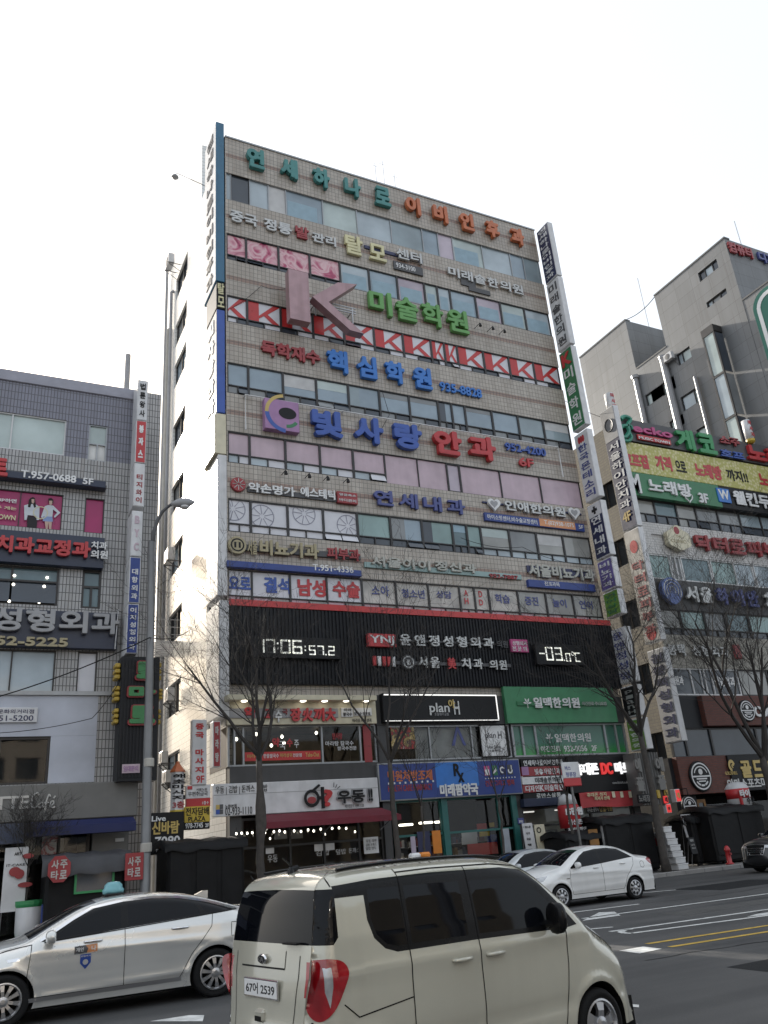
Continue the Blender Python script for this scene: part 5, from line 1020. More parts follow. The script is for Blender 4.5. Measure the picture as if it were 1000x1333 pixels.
# the dark board with green letters
T1 = zz(140, 840, .21)
r = thing('projecting_sign', 'dark ribbed board with big green letters and yellow side letters behind the lamp post', 'sign board', (5.6, 29.3, 5))
x0, z1 = FX(*T1(90, 68), 28.9); x1, z0 = FX(*T1(305, 835), 28.9)
mb = MB(); mb.box(x0, x1, 28.9, 29.7, z0, z1); x = x0+.02
while x < x1-.05: mb.box(x, x+.05, 28.87, 28.899, z0+.1, z1-.1); x += .11
mb.build('board_body', 'cafe_blue' if False else 'sg_slate' if 'sg_slate' in M else 'dark_panel', r)
mat('letter_green', (.045, .22, .07), .4); mat('letter_yellow', (.45, .30, .03), .4)
for ch, q0, q1 in (('토', T1(185, 98), T1(262, 205)), ('마', T1(135, 248), T1(300, 330)), ('토', T1(140, 372), T1(296, 482))):
    mb = MB(); xa_, za_ = FX(*q0, 28.7); xb_, zb_ = FX(*q1, 28.7); letters(mb, ch, (xa_-.05, 28.87, zb_-.06), UX, xb_-xa_+.1, za_-zb_+.1, NX, .1, .10); mb.build('letter_edge', 'sg_darkred', r)
    mb = MB(); letters(mb, ch, (xa_, 28.82, zb_), UX, xb_-xa_, za_-zb_, NX, .1, .085); mb.build('letter', 'letter_green', r)
for ch, q0, q1 in (('토', (45, 110), (75, 215)), ('마', (40, 252), (72, 350)), ('토', (38, 390), (65, 490)), ('토', (312, 105), (328, 225)), ('마', (312, 270), (338, 340)), ('토', (308, 395), (325, 495))):
    xa_, za_ = FX(*T1(*q0), 29.1); xb_, zb_ = FX(*T1(*q1), 29.1); mb = MB()
    for j in range(3): mb.bbox(xa_, xb_, 28.95, 29.45, zb_+(za_-zb_)*(j/3+.02), zb_+(za_-zb_)*(j/3+.28), .03)
    mb.build('side_letter', 'letter_yellow', r)
pan(r, T1(92, 738), T1(200, 790), 28.84, 28.87, 'film_pink', 'small_plate', .003); let(r, [('임대문의', T1(100, 748), T1(190, 780))], 28.83, 'sg_lilac', .008, .02)
# ------------------------------------------------------------------ the alley: boards on the main building's lower left corner
r = fboard('white vertical board with red massage letters and 9F at the mouth of the alley', *[FX(*T1(u, 650), 29.6)[0] for u in (525, 615)], FX(570, T1(570, 865)[1], 29.6)[1] if False else FX(*T1(575, 865), 29.6)[1], FX(*T1(570, 460), 29.6)[1], 29.6, 29.9, 'board_white', '중국 마사지', 'sg_red', .72, .05, bot=.35)
mb = MB(); xa_, zb_ = FX(*T1(550, 855), 29.58); letters(mb, '9F', (xa_, 29.588, zb_), UX, .28, .25, NX, .01, .03); mb.build('floor_number', 'sg_red', r)
fboard('narrow dark red board with white letters on the corner beside the noodle shop', *[FX(*T1(u, 600), 29.5)[0] for u in (655, 702)], FX(*T1(680, 755), 29.5)[1], FX(*T1(690, 470), 29.5)[1], 29.5, 29.95, 'sg_darkred', '마라탕', 'sg_silver', .7, .03, 'board_white')
r = thing('lantern_sign', 'six sided white lantern sign with black massage letters and a pointed roof', 'sign', (7.2, 29.4, 3)); xa_, za_ = FX(*T1(408, 782), 29.2); xb_, zb_ = FX(*T1(488, 1015), 29.2); xc = (xa_+xb_)/2; rr = (xb_-xa_)/2
mb = MB(); mb.lathe([(rr, zb_), (rr, za_)], (xc, 29.55, 0), 6); mb.build('lantern_body', 'board_white', r); mb = MB(); mb.lathe([(rr*1.15, za_), (rr*1.1, za_+.06), (rr*.35, za_+.28), (.05, za_+.36)], (xc, 29.55, 0), 6); mb.build('roof', 'sg_orange', r); mb = MB(); mb.lathe([(rr*.8, zb_-.2), (rr*1.05, zb_-.06), (rr*1.05, zb_)], (xc, 29.55, 0), 6); mb.build('base', 'poster_yellow', r)
mb = MB(); n = 5
for i, ch in enumerate('해초마사지'): p = (za_-zb_-.35)/n; letters(mb, ch, (xc-.22, 29.55-rr*.866-.002, za_-.05-(i+.9)*p), UX, .44, p*.8, NX, .02, .05)
mb.build('lettering', 'text_black', r); mb = MB(); letters(mb, '3층', (xc-.2, 29.55-rr*.866-.002, zb_+.05), UX, .4, .22, NX, .02, .03); mb.build('floor_number', 'sg_darkred', r)
r = wsign('plate_sign', 'white and red post office agency plate under the massage board', 'sign', T1(490, 868), T1(638, 1000), 29.7); pan(r, T1(488, 868), T1(638, 945), 29.65, 29.85, 'board_white'); pan(r, T1(490, 946), T1(638, 998), 29.66, 29.85, 'sg_red', 'red_field'); let(r, [('우편취급국', T1(500, 908), T1(622, 932)), ('서울노원', T1(550, 886), T1(618, 900))], 29.64, 'sg_darkgrey', .01, .012); let(r, [('1층↑', T1(588, 966), T1(628, 986))], 29.65, 'sg_white', .01, .01, 'floor_lettering'); pan(r, T1(497, 874), T1(526, 893), 29.63, 29.65, 'sg_red', 'emblem', .003)
r = wsign('plate_sign', 'yellow e-cigarette plate lettered PLAZA over a black phone number strip', 'sign', T1(475, 1000), T1(636, 1135), 29.7); pan(r, T1(478, 1002), T1(636, 1092), 29.62, 29.85, 'poster_yellow'); pan(r, T1(474, 1094), T1(634, 1136), 29.63, 29.85, 'sg_black', 'phone_strip'); let(r, [('전자담배', T1(485, 1008), T1(630, 1050)), ('PLAZA', T1(502, 1064), T1(608, 1088))], 29.61, 'text_black', .01, .02); let(r, [('978-7745', T1(484, 1104), T1(592, 1130)), ('2F', T1(606, 1104), T1(630, 1126))], 29.62, 'sg_white', .01, .02, 'phone_number')
r = wsign('plate_sign', 'black live music plate with brush lettering and 7080', 'sign', T1(275, 1040), T1(470, 1285), 29.5); pan(r, T1(272, 1040), T1(472, 1286), 29.3, 29.45, 'sg_black'); let(r, [('Live', T1(275, 1060), T1(362, 1088)), ('7080', T1(296, 1188), T1(450, 1238))], 29.28, 'sg_white', .015, .03); let(r, [('신바람', T1(278, 1095), T1(445, 1165))], 29.28, 'sg_gold', .015, .03, 'gold_lettering'); pan(r, T1(320, 1238), T1(378, 1258), 29.28, 29.3, 'board_orange', 'small_plate', .003); let(r, [('978-7080', T1(300, 1264), T1(372, 1278))], 29.28, 'sg_silver', .01, .01, 'phone_number')
# pipes, air conditioners, escape balcony and lamp on the white side wall
mat('pipe_beige', (.42, .40, .36), .5, dirt=.3)
for i, (y, zb_, zt_) in enumerate(((41.0, .16, 33.2), (41.7, .16, 31), (42.35, .16, 36.5))):
    mb = MB(); mb.tube([(8.5, y, zb_), (8.5, y, zt_), (8.5, y, zt_+.2), (8.62, y, zt_+.35)], .09, 8); tag(mb.build('drain_pipe', ['sg_grey', 'pipe_beige', 'sg_grey'][i]), ['grey drain pipe nearest the street on the white side wall', 'beige drain pipe running up the white side wall', 'grey pipe at the rear corner of the white side wall'][i], 'pipe')
def aircon(x, y, z, label, s=1.0, wx=8.65):
    t = thing('air_conditioner', label, 'air conditioner', (x, y, z)); MB().bbox(x-.35*s, x+.0, y-.45*s, y+.45*s, z, z+.65*s, .03).build('casing', 'board_white', t)
    mb = MB(); mb.lathe([(.06, 0), (.26*s, .01), (.27*s, .03)], (x-.37*s, y, z+.32*s), 16, 'x'); mb.build('fan_grille', 'sg_darkgrey', t)
    mb = MB(); mb.tube([(wx, y-.4*s, z-.03), (x-.4*s, y-.4*s, z-.03)], .025, 6); mb.tube([(wx, y+.4*s, z-.03), (x-.4*s, y+.4*s, z-.03)], .025, 6); mb.tube([(wx, y-.4*s, z-.5), (x-.38*s, y-.4*s, z-.05)], .02, 6); mb.tube([(wx, y+.4*s, z-.5), (x-.38*s, y+.4*s, z-.05)], .02, 6); mb.build('bracket', 'sg_darkgrey', t)
y_, z_ = SX(223, 722, 8.2); aircon(8.3, y_, z_-.4, 'boxed air conditioner on the white side wall beside the street lamp'); y_, z_ = SX(223, 340, 8.2); aircon(8.3, y_, z_-.4, 'air conditioner high on the white side wall near its rear corner', 1.0)
for i, (q, s_) in enumerate((((222, 905), .9), ((214, 985), .8), ((219, 1010), .8))): y_, z_ = SX(*q, 8.3); aircon(8.4, min(y_, 41.5), z_-.3, ['uppermost of the low air conditioners down the alley wall', 'middle air conditioner low on the alley wall', 'lowest air conditioner on the alley wall'][i], s_)
t = thing('escape_balcony', 'small railed steel escape balcony on the white side wall', 'balcony', (8.2, 39.2, 12)); zb_ = SX(218, 832, 7.9)[1]; mb = MB()
for k in range(9): mb.box(7.5, 8.64, 37.6+k*.36, 37.72+k*.36, zb_, zb_+.05)
mb.build('grating', 'steel', t); mb = MB()
for z in (.35, .7, 1.05): mb.tube([(8.64, 37.6, zb_+z), (7.5, 37.6, zb_+z), (7.5, 40.5, zb_+z), (8.64, 40.5, zb_+z)], .018, 5)
for y in (37.6, 38.6, 39.5, 40.5): mb.tube([(7.5, y, zb_), (7.5, y, zb_+1.05)], .018, 5)
mb.build('railing', 'steel', t)
x, z = FX(228, 229, 33.0); t = thing('wall_floodlight', 'small floodlight on a long thin arm near the top of the white side wall', 'lamp', (8.6, 33, z)); mb = MB(); mb.tube([(8.65, 33, z-.15), (x+.1, 33, z+.22), (x+.02, 33, z+.12)], .018, 5); mb.build('arm', 'sg_darkgrey', t); mb = MB(); mb.lathe([(.04, .12), (.08, .08), (.17, -.04), (.19, -.1), (.12, -.14)], (x, 33, z), 12); mb.build('lamp_head', 'sg_grey', t, True)
# roof aerials
for i, (q, hh) in enumerate((((488, 212), 1.7), ((498, 210), 2.0), ((513, 226), 1.6))):
    x, z = FX(*q, 33); mb = MB(); mb.tube([(x, 33, 34.6), (x, 33, z)], .02, 5); mb.tube([(x-.25, 33, z-.25), (x+.25, 33, z-.25)], .012, 4); tag(mb.build('roof_aerial', 'steel'), 'thin aerial standing on the roof of the tall clinic building', 'aerial', 'aerials on the clinic roof')
# utility pole rising behind the left building
x, z = FX(167, 462, 36); mb = MB(); mb.tube([(x, 36, .1), (x, 36, z)], [.2, .13], 10); tag(mb.build('utility_pole', 'sg_grey'), 'grey utility pole rising behind the roof of the left building', 'pole')
def wire(label, pts, r=.014, sag=.0, grp=None):
    P = []
    for a, b in zip(pts, pts[1:]):
        a, b = np.array(a, float), np.array(b, float)
        for t in np.linspace(0, 1, 13)[:-1]: P.append(a+(b-a)*t-np.array((0, 0, sag*4*t*(1-t))))
    P.append(np.array(pts[-1], float)); mb = MB(); mb.tube(P, r, 5); tag(mb.build('overhead_cable', 'cable'), label, 'cable', grp)
w3 = lambda q, Y: (*FX(*q, Y)[:1], Y, FX(*q, Y)[1])
wire('black cable slanting across the left building to the lamp post', [w3((-20, 912), 29.2), w3((195, 830), 26.8), w3((245, 822), 33)], .02, .15)
wire('thin cable running along the blank panel of the left building', [w3((-20, 955), 29.2), w3((120, 935), 29.2), w3((160, 880), 28.8)], .012, .1)
wire('thin cable hanging from the rear wall down the bright gap', [w3((203, 330), 41), w3((192, 470), 41), w3((186, 520), 40)], .012, .0)
wire('thin black cable looped along the wall under the giant K', [w3((300, 402), 29.9), w3((340, 372), 29.9), w3((372, 376), 29.7)], .012, .1)
wire('thin cable drooping below the fifth floor heart badges', [w3((600, 700), 29.9), w3((680, 712), 29.85), w3((762, 735), 29.85)], .012, .2)
wire('overhead cable from the roof of the clinic building to the karaoke roof', [(27.2, 30.5, 24.0), (31.0, 30.2, 22.9)], .014, .25)
wire('loose cable on the blue windows beside the eye clinic sign', [w3((498, 510), 29.9), w3((507, 540), 29.85), w3((496, 560), 29.9)], .012, .0)
# ------------------------------------------------------------------ RIGHT BUILDING (karaoke, clinics, coffee) and the stone tower behind it
XG = 30.75; XG1 = 44.4
gb = thing('mixed_building', 'five storey building with karaoke signs, white brick band and coffee shop', 'building', (37, 30, 0))
zg = lambda q: FX(*q, 30)[1]
gz = {'top': zg((806, 547)), 'b3': zg(W7(420, 505)), 'w3': zg(W7(400, 615)), 'cl1': zg(W7(430, 772)), 'w2b': zg(W7(430, 895)), 'sg1': zg(W7(440, 1045)), 'w1b': zg(W8(350, 160)), 'st1': zg(W8(385, 312)), 'w0b': zg(W8(400, 438)), 'br1': zg(W8(410, 590)), 'gl1': zg(W8(410, 725))}
def gx(q): return FX(*q, 30)[0]
b = MB(); b.box(XG, XG1, 30, 30.3, gz['b3'], gz['top']); b.build('sign_wall', 'grey_clad', gb)
b = MB(); b.box(XG, XG1, 30, 30.3, gz['cl1'], gz['w3']); b.box(XG, gx(W7(385, 830)), 30, 30.3, gz['w2b'], gz['cl1']-.002); b.build('white_wall', 'white_brick', gb)
b = MB(); b.box(XG, XG1, 30, 30.3, gz['sg1'], gz['w2b']-.003); b.box(XG, XG1, 30, 30.3, gz['w0b']-.05, gz['w0b']); b.box(XG, gx(W8(345, 100)), 30, 30.3, gz['w1b'], gz['sg1']-.003); b.box(XG, gx(W7(345, 560)), 30, 30.3, gz['w3']+.002, gz['b3']-.002); b.build('dark_wall', 'grey_clad', gb)
mat('dry_stone', (.30, .285, .25), .8, var=.4, scale=3.5, bump=.8, bscale=7)
b = MB(); b.box(XG, XG1, 29.97, 30.3, gz['st1'], gz['w1b']-.003); b.box(XG, gx(W8(383, 370)), 30, 30.3, gz['w0b'], gz['st1']-.002); b.build('stone_band', 'dry_stone', gb)
gh = [(31.2+2.9*i, 32.6+2.9*i, z, z+1.5) for z in (4.6, 8.0, 11.4, 14.8, 18.2) for i in (0, 1)]
b = MB()
for p in cells(30.31, 42, .16, gz['top']-.05, gh): b.box(XG, XG+.3, *p)
b.build('side_wall', 'yellow_brick', gb)
for p in gh: swindow(gb, *p, XG, 'pane_dark', mull=(.5,))
b = MB(); b.box(XG+.31, XG1-.01, 30.4, 42, 4.5, gz['top']-.4); b.box(XG+.31, XG1-.01, 33, 42, .16, 4.49); b.build('core', 'dark_room', gb)
b = MB(); b.box(XG-.05, XG1, 29.9, 30.5, gz['top']+.002, gz['top']+.1); b.build('coping', 'sg_grey', gb)
# windows row by row
for i, (u0, u1, p) in enumerate(((345, 452, ('pane_blind', 'pane_grey')), (452, 562, ('pane_teal', 'pane_dark')), (562, 660, ('pane_blind', 'pane_blind')), (660, 770, ('pane_grey', 'pane_dark')), (770, 880, ('pane_grey', 'pane_dark')), (880, 985, ('pane_mid', 'pane_dark')), (985, 1120, ('pane_mid', 'pane_dark')))):
    window(gb, gx(W7(u0, 560+.12*u0)), gx(W7(u1, 560+.12*u1)), gz['w3']+.004, gz['b3']-.004, 30.06, p[0], .05, sub=.55, subpanes=[p[1], 'pane_dark'])
for i, (u0, u1, ml, p) in enumerate(((386, 520, (), 'pane_green'), (520, 570, (.5,), 'pane_grey'), (570, 715, (), 'pane_teal'), (715, 925, (.55,), ('pane_green', 'pane_pale')), (925, 1110, (.5,), 'pane_pale'))):
    window(gb, gx(W7(u0, 830)), gx(W7(u1, 850)), gz['w2b'], gz['cl1']-.004, 30.05, p, .07, mull=ml, fmat='alu_white')
for i, (u0, u1, p) in enumerate(((345, 450, 'pane_blind'), (450, 560, 'pane_green'), (560, 655, 'pane_grey'), (655, 760, 'pane_teal'), (760, 900, 'pane_green'))):
    window(gb, gx(W8(u0, 100)), gx(W8(u1, 110)), gz['w1b'], gz['sg1']-.004, 30.06, p, .05, sub=.4)
wv = window(gb, gx(W8(385, 370)), gx(W8(712, 380)), gz['w0b']+.002, gz['st1']-.003, 30.03, ('pane_dark', 'pane_dark', 'pane_dark', 'pane_dark'), .07, mull=(.33, .47, .52, .62), fmat='alu_white')
window(gb, gx(W8(716, 380)), gx(W8(850, 380)), gz['w0b']+.002, gz['st1']-.003, 30.05, 'pane_blind', .06)
let(gb, [('성형외과', W8(590, 352), W8(697, 400)), ('의원과', W8(395, 350), W8(460, 392))], 30.06, 'sg_white', .006, .035, 'film_lettering')
b = MB(); b.box(XG, gx(W8(528, 510)), 29.98, 30.3, gz['br1'], gz['w0b']-.055); b.build('black_panel', 'dark_panel', gb)
b = MB(); b.bbox(gx(W8(530, 510)), gx(W8(530, 510))+9.5, 29.7, 30.3, gz['br1']+.05, gz['w0b']-.06, .02); b.build('brick_band', 'red_brick', gb)
for (u0, u1) in ((405, 470), (470, 590), (590, 800), (800, 1000)): window(gb, gx(W8(u0, 650)), gx(W8(u1, 650)), gz['gl1'], gz['br1']-.005, 30.06, ['pane_black' if 'pane_black' in M else 'pane_dark', 'pane_dark'][0], .06, fmat='alu_dark')
b = MB(); b.bbox(gx(W8(410, 810)), gx(W8(640, 810)), 29.6, 30.0, zg(W8(520, 893)), gz['gl1']-.01, .02); b.build('brick_panel', 'red_brick', gb)
b = MB(); b.box(XG, gx(W8(430, 1000)), 29.9, 30.3, .16, gz['gl1']-.01); b.build('pier', 'dark_panel', gb)
s = thing('shop_front', 'dim coffee shop entrance with a golden wooden door', 'shop front', (34, 30, .15)); shopbox(s, gx(W8(432, 1000)), 40, .16, zg(W8(520, 895)), 30.3, 3, 'room_dim')
mat('door_wood', (.26, .12, .025), .5, var=.3, scale=2)
xa, za = FX(*W8(512, 915), 30.1); xb, _ = FX(*W8(572, 1000), 30.1); mb = MB(); mb.box(xa, xa+.12, 30.1, 30.2, .16, za); mb.box(xb-.12, xb, 30.1, 30.2, .16, za); mb.box(xa+.12, xb-.12, 30.1, 30.2, za-.15, za); mb.box(xa+.12, xb-.12, 30.1, 30.2, .16, 1.0); d_ = mb.build('door', 'door_wood', s)
MB().box(xa+.12, xb-.12, 30.14, 30.16, 1.0, za-.15).build('pane', 'pane_dark', d_); mb = MB(); mb.tube([(xa+.2, 30.06, 1.0), (xa+.2, 30.03, 1.15), (xa+.2, 30.06, 1.5)], .018, 6); mb.build('handle', 'steel', d_)
MB().add([(xb+.1, 30.2, .16), (40, 30.2, .16), (40, 30.2, 2.6), (xb+.1, 30.2, 2.6)], [[0, 1, 2, 3]]).build('pane', 'shop_glass', s)
# signs
r = wsign('fascia_sign', 'top sign with green and red karaoke letters and a dragon shaped g', 'sign', W7(250, 95), W7(1000, 320), 29.8)
b = MB(); x0 = gx(W7(248, 200)); b.box(x0, XG1, 29.72, 29.95, zg(W7(300, 218)), gz['top']-.02); b.build('panel', 'sg_darkgrey', r)
let(r, [('ecko', W7(318, 118), W7(526, 195))], 29.55, 'sg_redpink' if 'sg_redpink' in M else 'board_pink', .12, .05); pan(r, W7(345, 172), W7(517, 228), 29.6, 29.7, 'sg_red', 'name_plate'); let(r, [('MUSIC TOWN', W7(352, 182), W7(510, 224))], 29.58, 'sg_white', .02, .03, 'name_lettering')
mat('sg_dragon', (.03, .24, .16), .4); mat('sg_emerald', (.035, .26, .09), .4)
mb = MB(); stroke(mb, [(298, 132), (270, 135), (256, 165), (280, 190), (302, 165), (296, 130), (310, 100), (280, 85), (262, 100)], 29.55, .12, W7); stroke(mb, [(300, 160), (315, 190), (300, 208), (262, 200), (255, 180)], 29.55, .10, W7); stroke(mb, [(296, 130), (312, 132), (322, 150)], 29.55, .07, W7); mb.build('dragon_letter', 'sg_dragon', r)
let(r, [('게코', W7(530, 140), W7(752, 278), .82)], 29.5, 'sg_emerald', .2, .05, 'second_lettering'); let(r, [('소주', W7(755, 178), W7(865, 238))], 29.55, 'sg_darkred', .1, .04, 'small_lettering'); let(r, [('호프', W7(758, 244), W7(888, 302))], 29.55, 'sg_blue', .1, .04, 'small_lettering'); let(r, [('노래방', W7(888, 215), W7(1190, 355))], 29.5, 'sg_red', .2, .05, 'red_lettering')
mt, n, b_ = _new('banner_yellow'); vo = n.nodes.new('ShaderNodeTexVoronoi'); vo.inputs['Scale'].default_value = 5; n.links.new(_coord(n, 'world'), vo.inputs['Vector']); rp = n.nodes.new('ShaderNodeValToRGB'); rp.color_ramp.elements[0].color = (.60, .55, .30, 1); rp.color_ramp.elements[1].color = (.42, .40, .12, 1); rp.color_ramp.elements[0].position = .3; rp.color_ramp.elements[1].position = .55
n.links.new(vo.outputs['Distance'], rp.inputs[0]); n.links.new(rp.outputs[0], b_.inputs['Base Color']); b_.inputs['Roughness'].default_value = .5
r = wsign('banner_sign', 'long yellow patterned banner with red and black karaoke price lettering', 'sign', W7(265, 225), W7(1000, 450), 29.8)
zt, zb = zg(W7(300, 226)), zg(W7(300, 372)); MB().bbox(gx(W7(262, 290)), XG1, 29.70, 29.95, zb, zt-.02).build('panel', 'banner_yellow', r)
let(r, [('호프집', W7(270, 258), W7(408, 350)), ('가격', W7(428, 275), W7(526, 362)), ('노래방', W7(625, 312), W7(778, 408)), ('노래', W7(945, 362), W7(1060, 450))], 29.68, 'sg_red', .01, .05); let(r, [('으로', W7(530, 302), W7(596, 368)), ('까지!!', W7(785, 345), W7(906, 420))], 29.68, 'text_black', .01, .03, 'black_lettering')
r = wsign('fascia_sign', 'dark green karaoke sign with white serif M, a heart and 3F', 'sign', W7(300, 360), W7(735, 545), 29.8)
zt2, zb2 = zb-.03, gz['b3']; MB().bbox(gx(W7(300, 420)), gx(W7(735, 480)), 29.66, 29.95, zb2, zt2).build('panel', 'board_green', r)
let(r, [('M', W7(298, 365), W7(372, 470)), ('노래방', W7(395, 392), W7(627, 492)), ('3F', W7(650, 465), W7(708, 522))], 29.55, 'sg_white', .1, .035)
hx, hz = FX(*W7(605, 490), 29.55); pl = []
for i in range(26): t = 2*math.pi*i/26; pl.append((hx+.018*16*math.sin(t)**3, hz+.018*(13*math.cos(t)-5*math.cos(2*t)-2*math.cos(3*t)-math.cos(4*t))))
mb = MB(); mb.tube([(a, 29.58, c) for a, c in pl+pl[:1]], .035, 6); mb.build('heart_outline', 'sg_white', r)
r = wsign('fascia_sign', 'black scalp clinic sign with a blue W square and white letters', 'sign', W7(738, 432), W7(1000, 575), 29.8); MB().bbox(gx(W7(738, 500)), XG1, 29.68, 29.95, zb2, zt2).build('panel', 'sg_black', r); pan(r, W7(740, 440), W7(820, 520), 29.6, 29.67, 'sg_brightblue', 'blue_square'); let(r, [('W', W7(748, 448), W7(812, 505)), ('웰킨두피', W7(820, 452), W7(1075, 558))], 29.58, 'sg_white', .05, .035)
r = wsign('channel_letter_sign', 'dark red skin clinic letters beside a cream lobed badge on white brick', 'sign', W7(420, 640), W7(1000, 790), 29.9)
pan(r, W7(420, 672), W7(700, 705), 29.9, 29.99, 'sg_grey', 'back_bar'); bx, bz = FX(*W7(550, 700), 29.7); pl = []
for i in range(40): t = 2*math.pi*i/40; k = 1+.06*math.cos(6*t); pl.append((bx+.86*k*math.sin(t), bz+.62*k*math.cos(t)+(.12 if abs(math.sin(t)) < .3 and math.cos(t) > 0 else 0)))
mb = MB(); mb.prism(pl[::-1], lambda x, z: (x, 29.62, z), lambda x, z: (x, 29.9, z)); bd = mb.build('badge', 'board_cream', r); let(r, [('CLINIC', W7(512, 696), W7(592, 722)), ('THE', W7(538, 678), W7(565, 692))], 29.61, 'sg_bronze', .01, .02, 'badge_lettering')
mb = MB(); disc(mb, bx-.08, bz+.47, .2, .22, 29.615, 16); mb.build('badge_emblem', 'sg_darkred', bd)
let(r, [('닥터로피부과', W7(632, 672), W7(1135, 805), .86)], 29.72, 'sg_darkred', .2, .045)
r = wsign('channel_letter_sign', 'white and navy clinic letters with a blue pearl shield on a grey band', 'sign', W7(465, 905), W7(1000, 1050), 29.9)
mat('shield_blue', (.10, .15, .36), .35); bx, bz = FX(*W7(518, 958), 29.7); pl = [(bx+.68*math.sin(t)*(1 if math.cos(t) > -.3 else 1-.5*(-.3-math.cos(t))), bz+.72*math.cos(t)) for t in [2*math.pi*i/30 for i in range(30)]]
mb = MB(); mb.prism(pl[::-1], lambda x, z: (x, 29.65, z), lambda x, z: (x, 29.9, z)); bd = mb.build('shield', 'shield_blue', r); mb = MB()
for k in (.2, .4, .58): mb.tube([(bx+k*math.sin(t), 29.64, bz+k*math.cos(t)) for t in np.linspace(-2.2, 2.2, 12)], .03, 5)
mb.build('shield_lines', 'sg_silver', bd); let(r, [('서울', W7(582, 930), W7(732, 1020), .82)], 29.72, 'sg_silver', .15, .045); let(r, [('하이안', W7(735, 940), W7(965, 1040), .78)], 29.72, 'sg_royal', .15, .045, 'navy_lettering'); let(r, [('치과', W7(975, 962), W7(1130, 1060), .82)], 29.72, 'sg_silver', .15, .045, 'end_lettering')
r = wsign('channel_letter_sign', 'silver surgery letters on the dry stone band with a red emblem', 'sign', W8(380, 190), W8(750, 270), 29.95)
let(r, [('봉택', W8(378, 202), W8(470, 258)), ('성형외과', W8(492, 208), W8(668, 264))], 29.78, 'sg_silver', .12, .03); pan(r, W8(682, 206), W8(730, 272), 29.8, 29.96, 'sg_orange' if False else 'sg_darkred', 'emblem', .06)
def coffee_round(parent, q, R_, Y):
    x, z = FX(*q, Y); mb = MB(); mb.lathe([(R_*1.0, 0), (R_*1.04, .03), (R_*1.04, .1)], (x, Y, z), 28, 'y'); p = mb.build('round_plate', 'sg_black', parent); mb = MB(); arc(mb, x, z, R_*.82, R_*.92, 0, 6.29, Y-.004, n=36); mb.box(x-R_*.82, x+R_*.82, Y-.008, Y-.003, z-R_*.06, z+R_*.04); mb.box(x-R_*.5, x+R_*.5, Y-.008, Y-.003, z-R_*.22, z-R_*.13)
    disc(mb, x, z+R_*.30, R_*.2, R_*.2, Y-.005); arc(mb, x, z, R_*.60, R_*.68, .35, 2.79, Y-.005); arc(mb, x, z, R_*.56, R_*.68, 3.75, 4.35, Y-.005); arc(mb, x, z, R_*.56, R_*.68, 4.45, 4.97, Y-.005); arc(mb, x, z, R_*.56, R_*.68, 5.07, 5.67, Y-.005); mb.box(x-R_*.34, x+R_*.34, Y-.008, Y-.003, z-R_*.38, z-R_*.3); mb.build('round_mark', 'sg_white', p)
r = wsign('round_sign', 'round black and white coffee badge with script letters on the upper brick band', 'sign', W8(725, 478), W8(850, 545), 29.6); coffee_round(r, W8(749, 508), .52, 29.6); let(r, [('Coffee', W8(775, 488), W8(905, 536))], 29.6, 'sg_white', .08, .05)
r = wsign('round_sign', 'round black and white coffee badge in the middle of the lower brick panel', 'sign', W8(505, 765), W8(570, 850), 29.5); coffee_round(r, W8(537, 808), .66, 29.48)
r = wsign('hanging_sign', 'small round coffee badge hanging beside the golden door', 'sign', W8(460, 910), W8(515, 975), 29.3); coffee_round(r, W8(486, 944), .42, 29.3); x, z = FX(*W8(486, 944), 29.35); mb = MB(); mb.tube([(x, 29.35, z+.43), (x, 29.35, z+.75), (x, 29.9, z+.75)], .02, 6); mb.build('bracket', 'sg_black', r)
r = wsign('fascia_sign', 'black massage sign with gold letters and a horse head mark', 'sign', W8(640, 715), W8(842, 880), 29.6); MB().bbox(gx(W8(635, 800)), 44.3, 29.5, 29.95, zg(W8(700, 880)), gz['gl1']-.015).build('panel', 'sg_black', r); let(r, [('골드쉘', W8(710, 738), W8(885, 808), .85)], 29.46, 'sg_gold', .04, .04); let(r, [('안마스포츠마사지', W8(652, 822), W8(900, 856))], 29.48, 'sg_silver', .01, .03, 'small_lettering'); let(r, [('GOLDSHELL', W8(645, 788), W8(704, 800))], 29.48, 'sg_gold', .01, .01, 'small_gold_lettering')
x, z = FX(*W8(676, 760), 29.47); mb = MB(); arc(mb, x, z, .10, .22, .2, 4.6, 29.47, 1.25, taper=False); arc(mb, x+.06, z-.02, .02, .09, 0, 5, 29.468); mb.build('horse_mark', 'sg_gold', r)
# corner boards, faces to the left
def sboard(label, X0, q_top, q_bot, y0, y1, face, text, tm, fill=.72, bold=.016, edge='board_white', top=.15, bot=.15, group=None):
    z1 = SX(*q_top, X0)[1]; z0 = SX(*q_bot, X0)[1]; r = thing('projecting_sign', label, 'sign board', (X0+.2, (y0+y1)/2, z0), group); MB().bbox(X0, X0+.35, y0, y1, z0, z1, .02).build('board_body', edge, r); MB().box(X0-.012, X0-.001, y0+.04, y1-.04, z0+.05, z1-.05).build('face_plate', face, r)
    mb = MB(); vtext(mb, text, y0+.16, y1-.16, z0+bot, z1-top, X0-.012, .02, bold, fill); mb.build('lettering', tm, r); return r, z0, z1
XS = 29.55
r, z0, z1 = sboard('tall navy dental board with white letters and a grey emblem at its top', XS, W7(222, 25), W7(325, 640), 28.85, 29.95, 'board_navy', '서울하이안치과', 'sg_white', .74, .018, top=2.0, bot=1.1)
